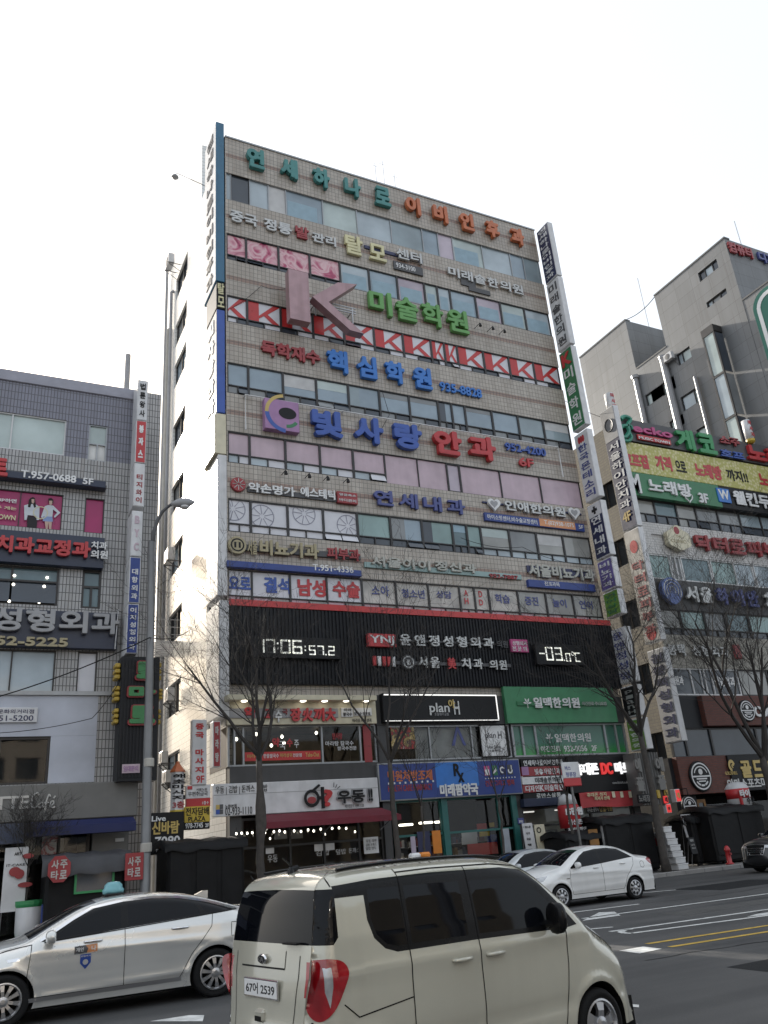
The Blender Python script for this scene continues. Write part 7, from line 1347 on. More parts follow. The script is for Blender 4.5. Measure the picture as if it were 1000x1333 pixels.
t, x0, x1, z0, z1 = aboard('white coffee board leaning by the golden door', W8(443, 984), W8(508, 1085), 28.6, 'board_white', [('SPECIAL', .2, .38, .8, .44, .01), ('COFFEE TEA', .2, .25, .85, .31, .0)], .1); coffee_round(t, W8(468, 1012), .2, 28.5)
aboard('black chalk board standing under the white coffee board', W8(474, 1090), W8(516, 1162), 28.0, 'sg_black', [('MENU', .2, .75, .8, .9, .02), ('LATTE', .2, .5, .8, .6, .0), ('MOCHA', .2, .3, .8, .4, .0)], .1, tm='sg_silver')
for i in range(4):
    x = FX(56+4.6*i, 1170, 27.6)[0]; mb = MB(); mb.tube([(x, 27.6+.05*i, .17), (x+.03, 27.62+.05*i, .6), (x, 27.6+.05*i, 1.12)], [.045, .05, .03], 8); tag(mb.build('rolled_sheet', ['board_blue', 'sg_brightblue', 'board_white', 'sg_brightblue'][i]), ['leftmost dark blue roll leaning by the fortune booth', 'bright blue roll second from the left by the fortune booth', 'white roll between the blue rolls by the fortune booth', 'rightmost bright blue roll by the fortune booth'][i], 'roll')
# bus stop
bx_, by_ = FX(757, 1100, 26.9)[0], 26.95; t = thing('bus_stop_sign', 'bus stop pole with a white and red box sign', 'bus stop', (bx_, by_, .15)); xa, za = FX(*Q6(424, 62), by_); xb, zb = FX(*Q6(512, 215), by_); MB().tube([(bx_, by_, .15), (bx_, by_, za-.1)], .05, 10).build('pole', 'lamp_grey', t)
xa2, xb2 = bx_-.42, bx_+.42; MB().bbox(xa2, xb2, by_-.14, by_-.06, zb+.3, za, .03).build('panel', 'board_white', t); MB().bbox(xa2, xb2, by_-.145, by_-.055, zb, zb+.298, .03).build('red_panel', 'sg_red', t); mb = MB(); letters(mb, '버스', (xa2+.12, by_-.14, za-.3), UX, .28, .16, NX, .006, .02); letters(mb, '정류장', (xa2+.12, by_-.14, za-.55), UX, .5, .18, NX, .006, .02); mb.build('lettering', 'sg_royal', t)
# red advertising barrel of the phone shop
xa, za = FX(*Q6(388, 335), 28.4); xb, zb = FX(*Q6(525, 480), 28.4); xc = (xa+xb)/2; rr = (xb-xa)/2; t = thing('advert_barrel', 'red barrel-shaped advertising stand with white price lettering at the phone shop', 'advert', (xc, 28.7, .15)); zb2 = FX(*Q6(470, 600), 28.4)[1]
MB().lathe([(rr, zb), (rr, za-.1), (rr*.9, za)], (xc, 28.9, 0), 22).build('barrel', 'sg_red', t, True); MB().lathe([(rr*.92, za+.004), (rr*.75, za+.3), (rr*.3, za+.42)], (xc, 28.9, 0), 22).build('cap', 'board_white', t, True); MB().bbox(xc-rr*.9, xc+rr*.9, 28.5, 29.2, .2, zb-.35, .04).build('base_box', 'sg_red', t); MB().tube([(xc, 28.9, zb-.36), (xc, 28.9, zb)], .1, 8).build('neck', 'sg_black', t)
mb = MB(); Yf = 28.9-rr-.0; letters(mb, '15만원', (xc-.5, Yf, za-.42), UX, .85, .3, NX, .02, .05); letters(mb, '최신폰', (xc-.45, Yf, za-.78), UX, .7, .2, NX, .02, .02); letters(mb, '전기종 할인', (xc-.5, Yf, za-1.08), UX, .9, .2, NX, .02, .02); letters(mb, '사은품 증정', (xc-.5, Yf, za-1.36), UX, .9, .2, NX, .02, .02); letters(mb, '핸드폰', (xc-.45, 28.5, zb-.7), UX, .7, .2, NX, .01, .02); letters(mb, '최대 할인', (xc-.45, 28.5, zb-1.02), UX, .85, .2, NX, .01, .02); letters(mb, '개통', (xc-.45, 28.5, zb-1.34), UX, .5, .2, NX, .01, .02); mb.build('lettering', 'sg_white', t)
# stacked white boxes, cart, hydrant, notice
mat('foam_white', (.58, .58, .58), .7); x, _ = FX(*K1(700, 1080), 27.0)
for k in range(7):
    w = .30-.012*k; dx = .26-.075*k+rnd.uniform(-.03, .03); mb = MB(); mb.bbox(x+dx-w, x+dx+w, 26.95, 27.45, .16+.235*k, .385+.235*k, .02); bo = mb.build('box_body', 'foam_white'); yaw_ = rnd.uniform(-.14, .14); o = thing('foam_box', ['lowest', 'second lowest', 'third from the bottom', 'middle', 'third from the top', 'second highest', 'topmost'][k]+' white foam box of the leaning stack beside the kerb tree', 'box', bo.location, 'foam boxes at the kerb'); bo.location = (0, 0, 0); bo.parent = o; o.rotation_euler = (0, 0, yaw_); MB().bbox(x+dx-w-.012-o.location[0], x+dx+w+.012-o.location[0], -.262, .262, .168, .222, .01).build('lid', 'foam_white', o, local=True)
xa, za = FX(*K1(545, 860), 27.5); xb, zb = FX(*K1(640, 1200), 27.5); t = thing('hand_cart', 'grey hand cart piled with red and white bags behind the foam boxes', 'cart', ((xa+xb)/2, 27.6, .15)); MB().bbox(xa, xb, 27.5, 28.1, .35, za-.55, .03).build('body', 'sg_darkgrey', t); MB().bbox(xa-.05, xb-.1, 27.45, 28.0, za-.54, za-.25, .08).build('bag', 'sg_darkred', t); MB().bbox(xa, xb-.05, 27.5, 28.0, za-.24, za-.02, .08).build('bag', 'foam_white', t); MB().bbox(xb-.08, xb+.42, 27.6, 28.0, za-.75, za-.1, .06).build('bag', 'sg_grey', t); mb = MB(); mb.lathe([(.12, 0), (.14, .03), (.12, .06)], (xa+.15, 27.5, .30), 14, 'y'); mb.lathe([(.12, 0), (.14, .03), (.12, .06)], (xb-.15, 27.5, .30), 14, 'y'); mb.build('wheel', 'sg_black', t)
hx_ = FX(952, 1120, 26.95)[0]; t = thing('fire_hydrant', 'small red fire hydrant at the kerb near the black car', 'hydrant', (hx_, 27.05, .15)); MB().lathe([(.16, 0), (.16, .05), (.10, .07), (.10, .5), (.13, .52), (.13, .56), (.12, .6), (.08, .68), (.03, .72)], (hx_, 27.05, .15), 16).build('barrel', 'sg_red', t, True); mb = MB(); mb.lathe([(.05, -.17), (.05, -.1)], (hx_, 27.05, .55), 10, 'y'); mb.lathe([(.045, .1), (.045, .17)], (hx_, 27.05, .55), 10, 'x'); mb.build('outlet', 'sg_darkred', t)
B5 = zz(880, 860, .225); xa, za = FX(*B5(258, 1076), 27.6); xb, zb = FX(*B5(298, 1124), 27.6); t = thing('notice_board', 'small white notice on a dark post beside the red hydrant', 'notice', ((xa+xb)/2, 27.6, .15)); MB().bbox(xa-.02, xb+.02, 27.6, 27.66, zb-.02, za+.02, .01).build('panel', 'board_white', t); MB().tube([((xa+xb)/2, 27.66, .15), ((xa+xb)/2, 27.66, zb)], .03, 6).build('post', 'sg_black', t)
# paving dirt, manhole
mh = MB(); mh.lathe([(.0, .004), (.34, .006)], (12.5, 24.2, 0), 24); tag(mh.build('manhole_cover', 'sg_darkgrey'), 'round dark manhole cover in the far lane', 'manhole')
# ------------------------------------------------------------------ CARS
# Each body is a side skin y = f(x, z) that rolls over into a strip following the side outline, cut into doors, panes and lamps.
def paint(name, c, metal=.0, rough=.32, flake=0):
    m_ = mat(name, c, rough, metal, var=.05, scale=.8, coat=1.0, dirt=.10 if metal < .3 else 0); return m_
paint('paint_beige', (.50, .485, .405), .15, .2); paint('paint_silver', (.68, .68, .66), .55, .27); paint('paint_white', (.74, .74, .73), 0, .35); paint('paint_black', (.012, .012, .014), .1, .3); paint('paint_pale', (.52, .54, .55), .3, .32)
mat('car_glass', (.005, .006, .009), .03, spec=.28, var=.1); mat('trim_black', (.010, .010, .011), .25, spec=.5); mat('seam_black', (.006, .006, .006), .7); mat('rubber', (.017, .017, .018), .8, bump=.2, bscale=60); mat('rim_metal', (.48, .48, .49), .3, metal=.85, var=.06); mat('chrome', (.75, .75, .76), .12, metal=1.0, var=.03); mat('well_black', (.008, .008, .008), .9)
mat('tail_red', (.30, .006, .012), .12, spec=.7, var=.3, scale=9, coat=1.0); mat('lamp_clear', (.45, .46, .47), .12, metal=.3, coat=1.0, var=.25, scale=12); mat('plate_white', (.72, .72, .72), .4, var=.04); mat('taxi_cyan', (.16, .38, .42), .3)
def crom(P, k=6):
    P = [np.array(p, float) for p in P]; out = []
    for i in range(len(P)-1):
        p0, p1, p2, p3 = P[max(i-1, 0)], P[i], P[i+1], P[min(i+2, len(P)-1)]
        for j in range(k):
            t = j/k; out.append(.5*((2*p1)+(-p0+p2)*t+(2*p0-5*p1+4*p2-p3)*t*t+(-p0+3*p1-3*p2+p3)*t**3))
    out.append(P[-1]); return np.array(out)
def inpoly(P, poly):
    x, y = P[:, 0], P[:, 1]; r = np.zeros(len(P), bool); n = len(poly)
    for i in range(n):
        x0, y0 = poly[i]; x1, y1 = poly[(i+1) % n]
        if y0 == y1: continue
        c = ((y0 > y) != (y1 > y)) & (x < (x1-x0)*(y-y0)/(y1-y0)+x0); r ^= c
    return r
def subdiv(poly, st=.04, closed=True):
    out = []; n = len(poly)
    for i in range(n if closed else n-1):
        a = np.array(poly[i], float); b = np.array(poly[(i+1) % n], float); k = max(1, int(np.linalg.norm(b-a)/st))
        for j in range(k): out.append(a+(b-a)*j/k)
    if not closed: out.append(np.array(poly[-1], float))
    return out
class Car:
    def __init__(s, S):
        s.S = S; c = crom(S['sil'], 7); s.sx, s.sz, s.sr = c[:, 0], c[:, 1], np.maximum(c[:, 2], .02)
        d = np.r_[0, np.cumsum(np.hypot(np.diff(s.sx), np.diff(s.sz)))]; N = int(d[-1]/.012); g = np.linspace(0, d[-1], N)
        s.sx, s.sz, s.sr = [np.interp(g, d, q) for q in (s.sx, s.sz, s.sr)]; s.arc = g
        tx, tz = np.gradient(s.sx, g), np.gradient(s.sz, g); L = np.hypot(tx, tz); s.nx, s.nz = -tz/L, tx/L
        s.ys = s.base(s.sx, s.sz)-s.sr*1.05
        s.crown = np.interp(s.sx, [p[0] for p in S['crown']], [p[1] for p in S['crown']])
    def base(s, x, z):
        S = s.S; b = np.interp(z, [p[0] for p in S['tum']], [p[1] for p in S['tum']])-np.interp(x, [p[0] for p in S['plan']], [p[1] for p in S['plan']])
        for (z0, a, w, sl, xm) in S.get('crease', ()): b = b+a*np.exp(-((z-z0-sl*(x-xm))/w)**2)
        for wx in S['wheels']:
            d = np.hypot(x-wx, z-S['R']); b = b+.014*np.exp(-((d-S['arch']-.02)/.045)**2)*(z > .1)
        return b
    def side(s, q):
        q = np.atleast_2d(q); x, z = q[:, 0], q[:, 1]; y = s.base(x, z); out = y.copy()
        for i in range(0, len(q), 800):
            d = np.hypot(x[i:i+800, None]-s.sx[None], z[i:i+800, None]-s.sz[None])/s.sr[None]; k = d.argmin(1); u = np.minimum(d[np.arange(len(k)), k], 1); out[i:i+800] -= s.sr[k]*1.05*(1-u)**2.5
        return np.c_[x, out, z]
    def strip(s, q):
        q = np.atleast_2d(q); a, v = q[:, 0], q[:, 1]; f = lambda w: np.interp(a, s.arc, w); o = f(s.crown)*(1-v*v); return np.c_[f(s.sx)+f(s.nx)*o, v*f(s.ys), f(s.sz)+f(s.nz)*o]
    def at(s, x, z): return float(s.arc[np.hypot(s.sx-x, s.sz-z).argmin()])
    def normals(s, fn, q, sgn):
        e = 2e-3; a = fn(q+[e, 0])-fn(q-[e, 0]); b = fn(q+[0, e])-fn(q-[0, e]); n = np.cross(a, b)*sgn; return n/(np.linalg.norm(n, axis=1)[:, None]+1e-12)
def tri(domain, regions, pts):
    """constrained triangulation of domain + region outlines; every triangle goes to the first region that holds it"""
    V = []; E = []
    for P in [domain]+[r for _, r in regions]:
        k = len(V); V += [tuple(p) for p in P]; E += [(k+i, k+(i+1) % len(P)) for i in range(len(P))]
    pts = pts[inpoly(pts, domain)]; V += [tuple(p) for p in pts]
    vo, _, fo, *_ = geometry.delaunay_2d_cdt([Vector(v) for v in V], E, [], 0, 1e-4)
    vo = np.array([v[:] for v in vo]); fo = np.array([f for f in fo if len(f) == 3]); cen = vo[fo].mean(1); keep = inpoly(cen, domain); fo, cen = fo[keep], cen[keep]; lab = np.full(len(fo), -1)
    for i in range(len(regions)-1, -1, -1): lab[inpoly(cen, regions[i][1])] = i
    return vo, fo, lab
def skin(name, vs, ns, fs, mt, parent):
    u, inv = np.unique(fs, return_inverse=True); me = bpy.data.meshes.new(name); me.from_pydata(vs[u].tolist(), [], inv.reshape(fs.shape).tolist()); me.materials.append(M[mt]); me.polygons.foreach_set('use_smooth', [True]*len(me.polygons)); me.update(); me.normals_split_custom_set_from_vertices([tuple(n) for n in ns[u]]); o = bpy.data.objects.new(name, me); COL.objects.link(o); o.parent = parent; return o
def ribbon(mb, car, line, w, sgn, fn='side', off=.0025, closed=False):
    L = np.array(subdiv(line, .035, closed)); f = car.side if fn == 'side' else car.strip
    if closed: L = np.r_[L, L[:1]]
    t = np.gradient(L, axis=0); t /= np.linalg.norm(t, axis=1)[:, None]+1e-9; n = np.c_[-t[:, 1], t[:, 0]]*w/2
    A, B = f(L-n), f(L+n); N = car.normals(f, L, 1); N[np.sum(N*np.c_[np.zeros(len(L)), np.ones(len(L)), np.zeros(len(L))], 1) < 0] *= -1 if fn == 'side' else 1
    if fn != 'side':
        c = f(L)-np.array([car.S['len']/2, 0, .7]); N[np.sum(N*c, 1) < 0] *= -1
    P = np.stack([A+N*off, B+N*off], 1).reshape(-1, 3); P[:, 1] *= sgn; mb.add(P, [[2*i, 2*i+1, 2*i+3, 2*i+2] for i in range(len(L)-1)])
def wheel(parent, x, y, R_, W_, sgn, spokes, rimR, style=0):
    mb = MB(); a = sgn; prof = [(rimR, .0), (rimR+.02, -.005), (R_-.05, .012), (R_-.015, 0), (R_, -.03), (R_, -W_+.03), (R_-.02, -W_), (rimR, -W_+.01)]
    mb.lathe([(r, h*a) for r, h in (prof if a > 0 else prof)], (x, y, R_), 36, 'y'); mb.f = mb.f[:-2]; mb.m = mb.m[:-2]; w = mb.build('wheel', 'rubber', parent, True, True)
    mb = MB(); mb.lathe([(rimR+.004, .006*a), (rimR-.012, .010*a), (rimR-.03, -.02*a), (rimR-.035, -.12*a)], (x, y, R_), 36, 'y'); mb.f = mb.f[:-2]; mb.m = mb.m[:-2]
    for k in range(spokes):
        t = 2*math.pi*k/spokes+.2; c, s_ = math.cos(t), math.sin(t); hw0, hw1 = (.020, .030) if style == 0 else (.038, .05) if style == 1 else (.026, .034)
        P = []
        for r_, hw, h0 in ((.045, hw0, -.005), (rimR*.55, (hw0+hw1)/2*.8, .0), (rimR-.015, hw1, -.012)):
            for sg in (-1, 1): P.append((x+r_*c-sg*hw*s_, y+h0*a, R_+r_*s_+sg*hw*c))
        P2 = [(p[0], p[1]-.035*a, p[2]) for p in P]; mb.add(P+P2, [[0, 2, 3, 1], [2, 4, 5, 3], [0, 6, 8, 2], [2, 8, 10, 4], [1, 3, 9, 7], [3, 5, 11, 9]])
    mb.lathe([(.06, -.03*a), (.062, .004*a), (.03, .014*a), (.01, .015*a)], (x, y, R_), 18, 'y'); mb.build('rim', 'rim_metal', w, False, True)
    mb = MB(); mb.lathe([(rimR-.03, -.09*a), (.02, -.085*a)], (x, y, R_), 24, 'y'); mb.build('brake_disc', 'well_black', w, False, True)
def car(S, name, label, loc, rotz, body, group=None, sides=(1, -1)):
    c = Car(S); t = thing(name, label, S.get('cat', 'car'), loc, group, rotz); R_, ar = S['R'], S['arch']; sil = np.c_[c.sx, c.sz][::3]; bot = []
    zb = S['sill']
    a0, a1 = S['wheels']; x0, x1 = sil[0][0], sil[-1][0]
    def archpts(wx, z0):
        h = math.asin(max(-1, (z0-R_)/ar)); return [(wx+ar*math.cos(a), R_+ar*math.sin(a)) for a in np.linspace(h, math.pi-h, 22)]
    bot = [(x1-.04, zb)]+archpts(a1, zb)+archpts(a0, zb)+[(x0+.04, zb)]
    dom = [tuple(p) for p in sil]+[tuple(p) for p in subdiv(bot, .05, False)]; dom = [p for p in dom if True]
    g = np.array([(x, z) for x in np.arange(0, S['len'], .055) for z in np.arange(zb, 1.8, .055)]); rings = []
    for k in (.07, .15, .24, .35, .48, .65, .9): rings.append(np.c_[c.sx-c.nx*c.sr*k, c.sz-c.nz*c.sr*k][::3])
    for ex in (0, S['len']-.45): rings.append(np.array([(ex+a, z) for a in np.arange(.01, .45, .022) for z in np.arange(.3, 1.65, .025)]))
    for wx in S['wheels']:
        for k in (.02, .05, .09): rings.append(np.array([(wx+(ar+k)*math.cos(a), R_+(ar+k)*math.sin(a)) for a in np.linspace(-.2, math.pi+.2, 26)]))
    pts = np.r_[g, *rings]; regs = [(r[0], [tuple(p) for p in subdiv(r[2], .04)]) for r in S['side']]
    vo, fo, lab = tri(dom, regs, pts); ys = c.side(vo)
    ns = c.normals(c.side, vo, 1); ns[ns[:, 1] < 0] *= -1
    acc = {'body': ([], [], [])}
    for sgn in sides:
        V = ys*[1, sgn, 1]; Nn = ns*[1, sgn, 1]; F_ = fo.copy(); P = V[F_]; nn = np.cross(P[:, 1]-P[:, 0], P[:, 2]-P[:, 0]); fl = np.sum(nn*Nn[F_].mean(1), 1) < 0; F_[fl] = F_[fl][:, ::-1]
        for i in range(-1, len(regs)):
            f = F_[lab == i]
            if len(f) == 0: continue
            if i < 0: acc['body'][0].append(V); acc['body'][1].append(Nn); acc['body'][2].append(f)
            else:
                mt_ = S['side'][i][1] or body; skin(S['side'][i][0], V, Nn, f, mt_, t)
    # strip
    A = c.arc[-1]; dom2 = [tuple(p) for p in subdiv([(0, -1), (A, -1), (A, 1), (0, 1)], .05)]; g2 = np.array([(a, v) for a in np.arange(.02, A, .05) for v in np.arange(-.95, 1, .1)])
    regs2 = [(r[0], [tuple(p) for p in subdiv([(c.at(*q[0]), q[1]) for q in r[2]], .05)]) for r in S['strip']]
    sc2 = np.array([1, 1.]); vo2, fo2, lab2 = tri(dom2, regs2, g2); V = c.strip(vo2); Nn = c.normals(c.strip, vo2, 1); cc = V-np.array([S['len']/2, 0, .6]); Nn[np.sum(Nn*cc, 1) < 0] *= -1
    P = V[fo2]; nn = np.cross(P[:, 1]-P[:, 0], P[:, 2]-P[:, 0]); fl = np.sum(nn*Nn[fo2].mean(1), 1) < 0; fo2[fl] = fo2[fl][:, ::-1]
    for i in range(-1, len(regs2)):
        f = fo2[lab2 == i]
        if len(f) == 0: continue
        if i < 0: acc['body'][0].append(V); acc['body'][1].append(Nn); acc['body'][2].append(f)
        else: skin(S['strip'][i][0], V, Nn, f, S['strip'][i][1] or body, t)
    k = 0; vv, nv, fv = [], [], []
    for a, b_, f in zip(*acc['body']): vv.append(a); nv.append(b_); fv.append(f+k); k += len(a)
    bd = skin('body', np.concatenate(vv), np.concatenate(nv), np.concatenate(fv), body, t)
    mb = MB(); W_ = S['tum'][2][1]; mb.box(.12, S['len']-.12, -W_+.12, W_-.12, .17, .42)
    for wx in S['wheels']:
        for sg in (1, -1):
            P = [(wx+(ar-.004)*math.cos(a), R_+(ar-.004)*math.sin(a)) for a in np.linspace(-.3, math.pi+.3, 20)]; n = len(P); mb.add([(p[0], sg*(W_-.035), p[1]) for p in P]+[(p[0], sg*(W_-.36), p[1]) for p in P], [[i, i+1, n+i+1, n+i] for i in range(n-1)]+[list(range(n, 2*n))])
    mb.build('underbody', 'well_black', t, False, True)
    for wx in S['wheels']:
        for sg in (1, -1): wheel(t, wx, sg*(W_-.025), R_, .2, sg, S['spokes'], S['rim'], S.get('rstyle', 0))
    mb = MB()
    for sg in sides:
        for ln in S['seams']: ribbon(mb, c, ln, .009, sg)
    for ln in S.get('seams2', ()): ribbon(mb, c, [(c.at(*q[0]), q[1]) for q in ln], .012, 1, 'strip')
    mb.build('panel_gap', 'seam_black', bd, False, True)
    for sg in sides:
        for ln, w, mt_, nm in S.get('trims', ()): mb = MB(); ribbon(mb, c, ln, w, sg, off=.004); mb.build(nm, mt_, bd, False, True)
        for (hx, hz, hl, mt_) in S['handles']:
            p = c.side([[hx, hz]])[0]; mb = MB(); q0, q1 = c.side([[hx-hl/2, hz]])[0], c.side([[hx+hl/2, hz]])[0]; mb.tube([(q0[0], sg*(q0[1]-.005), q0[2]), (q0[0]+.015, sg*(q0[1]+.025), q0[2]), (p[0], sg*(p[1]+.032), p[2]), (q1[0]-.015, sg*(q1[1]+.025), q1[2]), (q1[0], sg*(q1[1]-.005), q1[2])], [.012, .014, .016, .014, .012], 8); mb.build('handle', mt_ or body, t, True, True)
            mb = MB(); ck = [(hx+.055*math.cos(a), hz+.030*math.sin(a)) for a in np.linspace(0, 2*math.pi, 16, endpoint=False)]; C_ = c.side(ck); C_[:, 1] = (C_[:, 1]+.0015)*sg; mb.add(C_, [list(range(16))]); mb.build('handle_recess', S.get('recess', 'seam_black'), t, False, True)
        mx, mz, ms = S['mirror']; p = c.side([[mx, mz]])[0]; mb = MB(); vs = []; fs = []                # door mirror
        for i in range(9):
            th = math.pi*i/8
            for j in range(14):
                ph_ = 2*math.pi*j/14; e = lambda v: math.copysign(abs(v)**.7, v); D_ = S.get('mirdim', (1, 1, 1)); vs.append((mx+.02+D_[0]*ms*.085*e(math.cos(ph_))*math.sin(th)*(1 if math.cos(ph_) > 0 else .55), sg*(p[1]+.13+D_[1]*ms*.115*e(math.cos(th))), mz+.03+D_[2]*ms*.085*e(math.sin(ph_))*math.sin(th)))
        for i in range(8):
            for j in range(14): fs.append([i*14+j, i*14+(j+1) % 14, (i+1)*14+(j+1) % 14, (i+1)*14+j])
        mb.add(vs, fs); mb.build('mirror', S.get('mirmat') or body, t, True, True); mb = MB(); mb.tube([(mx, sg*(p[1]-.02), mz-.02), (mx+.01, sg*(p[1]+.12), mz-.01)], [.035, .03], 8); mb.build('mirror_stalk', 'trim_black', t, False, True)
    return t, c
def plate(t, x, z, w, h, text, face, tilt=0.0, y=0.0):
    """number plate at the rear (face -1) or front (face 1)"""
    mb = MB(); mb.bbox(x-.006, x+.006, y-w/2-.012, y+w/2+.012, z-h/2-.012, z+h/2+.012, .004); p = mb.build('number_plate', 'chrome', t, False, True); mb = MB(); mb.bbox(x+face*.005, x+face*.009, y-w/2, y+w/2, z-h/2, z+h/2, .003); mb.build('plate_face', 'plate_white', p, False, True); mb = MB(); u = (0, face, 0); n = (face, 0, 0); letters(mb, text, (x+face*.0085, y-face*w*.44, z-h*.34), u, w*.88, h*.68, n, .002, .015); mb.build('plate_lettering', 'text_black', p, False, True)
def decal(t, c, poly, mt_, nm, sg, off=.003):
    P = [tuple(p) for p in subdiv(poly, .03)]; A = np.array(poly); g = np.array([(x, z) for x in np.arange(A[:, 0].min(), A[:, 0].max(), .018) for z in np.arange(A[:, 1].min(), A[:, 1].max(), .022)]); vo, fo, _ = tri(P, [], g); q = c.side(vo); q[:, 1] = (q[:, 1]+off)*sg; return MB().add(q, fo.tolist()).build(nm, mt_, t, True, True)
# --- small beige van -------------------------------------------------
VAN = dict(cat='van', len=3.595, wheels=(.40, 2.92), R=.282, arch=.335, sill=.235, rim=.195, spokes=5, rstyle=1, dk=.9,
    sil=[(.14, .24, .08), (.05, .29, .15), (.0, .42, .22), (.0, .58, .22), (.025, .74, .20), (.045, .95, .17), (.075, 1.18, .13), (.11, 1.40, .11), (.145, 1.56, .11), (.20, 1.65, .12), (.34, 1.70, .13), (.7, 1.72, .13), (1.25, 1.725, .13), (1.8, 1.71, .13), (2.12, 1.67, .13), (2.36, 1.585, .12), (2.6, 1.40, .11), (2.84, 1.20, .12), (2.97, 1.11, .18), (3.10, 1.065, .26), (3.3, .99, .32), (3.45, .88, .34), (3.545, .74, .34), (3.585, .56, .32), (3.59, .42, .3), (3.565, .30, .2), (3.49, .24, .1)],
    tum=[(.2, .765), (.45, .79), (.72, .7975), (.95, .7975), (1.1, .79), (1.25, .77), (1.45, .735), (1.6, .705), (1.74, .685)], plan=[(0, .015), (.3, 0), (2.9, 0), (3.3, .03), (3.6, .10)], crown=[(0, .035), (.2, .03), (1.2, .035), (2.2, .03), (2.9, .05), (3.2, .06), (3.6, .09)], crease=[(1.02, .010, .05, .0, 1.5), (.50, -.012, .07, .0, 1.7)],
    side=[('window', 'car_glass', [(1.60, 1.145), (2.50, 1.115), (2.655, 1.12), (2.52, 1.25), (2.34, 1.42), (2.22, 1.52), (1.60, 1.545)]), ('window', 'car_glass', [(.90, 1.155), (1.48, 1.145), (1.48, 1.55), (.90, 1.565)]), ('window', 'car_glass', [(.85, 1.155), (.85, 1.565), (.55, 1.57), (.545, 1.36), (.58, 1.25), (.66, 1.18), (.75, 1.155)]),
          ('rear_window', 'car_glass', [(-.05, 1.235), (.19, 1.225), (.235, 1.27), (.25, 1.595), (-.05, 1.605)]),
          ('pillar_trim', 'trim_black', [(.235, 1.53), (.51, 1.53), (.51, 1.36), (.55, 1.23), (.64, 1.15), (.75, 1.115), (1.55, 1.105), (2.60, 1.075), (2.76, 1.09), (2.60, 1.265), (2.41, 1.46), (2.24, 1.585), (2.0, 1.62), (1.2, 1.64), (.6, 1.635), (.25, 1.615)]),
          ('door', None, [(.865, .31), (1.575, .31), (1.575, 1.66), (.865, 1.665)]), ('door', None, [(1.58, .31), (2.46, .31), (2.52, .50), (2.58, .80), (2.60, 1.10), (2.74, 1.10), (2.43, 1.50), (2.2, 1.62), (1.58, 1.655)])],
    strip=[('rear_window', 'car_glass', [((.08, 1.23), -1), ((.155, 1.60), -1), ((.155, 1.60), 1), ((.08, 1.23), 1)]), ('windscreen', 'car_glass', [((2.34, 1.59), -.94), ((2.92, 1.14), -.97), ((2.92, 1.14), .97), ((2.34, 1.59), .94)]),
           ('tail_lamp', 'tail_red', [((.04, .90), -1), ((.06, 1.12), -1), ((.06, 1.12), -.93), ((.04, .90), -.96)]), ('tail_lamp', 'tail_red', [((.04, .90), 1), ((.06, 1.12), 1), ((.06, 1.12), .93), ((.04, .90), .96)]), ('grille', 'trim_black', [((3.585, .60), -.6), ((3.595, .38), -.6), ((3.595, .38), .6), ((3.585, .60), .6)])],
    seams=[[(.865, .31), (.865, 1.665), (.865, 1.69)], [(1.578, .31), (1.578, 1.66)], [(2.46, .31), (2.52, .50), (2.58, .80), (2.60, 1.07)], [(.865, 1.665), (1.2, 1.67), (1.9, 1.655), (2.2, 1.62), (2.43, 1.49)], [(.865, .31), (2.46, .31)], [(.24, .84), (.36, .745), (.865, .80)], [(.24, 1.61), (.25, 1.72)], [(.055, .745), (.10, .55), (.06, .34)]],
    seams2=[[((.06, 1.16), -.80), ((.03, .80), -.80), ((.0, .52), -.78)], [((.06, 1.16), .80), ((.03, .80), .80), ((.0, .52), .78)], [((.0, .52), -.78), ((.0, .52), .78)], [((.055, 1.06), -.5), ((.055, 1.06), .62)], [((.055, 1.06), -.5), ((.075, 1.18), -.5)]],
    handles=[(1.37, .985, .19, None), (1.73, .985, .19, None)], recess='paint_beige', mirror=(2.36, 1.15, 1.0), mirdim=(.75, .95, 1.5), mirmat='trim_black')
van, cv_ = car(VAN, 'small_van', 'boxy beige small van driving away in the near lane, red lamps at its rear', (2.27, 7.0, 0), math.radians(10.0), 'paint_beige')
plate(van, -.005, .925, .52, .11, '67어 2539', -1); mb = MB(); mb.lathe([(.065, 0), (.068, -.01), (.05, -.018)], (0.02, 0, 0), 24, 'x'); mb.v = [(v[0], v[1]*1.0, v[2]*.5*1.05+1.125) for v in mb.v]; em = mb.build('emblem', 'chrome', van, True, True)
mb = MB(); mb.add([(-.001, .055*math.cos(a), 1.125+.027*math.sin(a)) for a in np.linspace(0, 2*math.pi, 24, endpoint=False)], [list(range(24))]); mb.build('emblem_field', 'trim_black', em, False, True); mb = MB(); letters(mb, 'KIA', (-.002, .042, 1.108), (0, -1, 0), .084, .034, (-1, 0, 0), .003, .01); mb.build('emblem_lettering', 'chrome', em, False, True)
mb = MB(); mb.bbox(-.035, .06, -.07, .07, .70, .79, .02); mb.build('tailgate_handle', 'paint_beige', van, False, True); mb = MB(); mb.box(-.037, .0, -.05, .05, .71, .745); mb.build('handle_recess', 'seam_black', van, False, True)
mb = MB(); mb.bbox(.01, .06, -.53, -.32, 1.235, 1.25, .004) ; mb.tube([(.085, .05, 1.25), (.082, -.35, 1.265)], .012, 6); mb.build('rear_wiper', 'trim_black', van, False, True)
mb = MB(); mb.tube([(.30, 0, 1.72), (.30, 0, 1.745), (.36, 0, 1.76)], [.045, .03, .02], 10); mb.tube([(.33, 0, 1.75), (.22, 0, 1.84)], .008, 5); mb.build('aerial', 'trim_black', van, False, True)
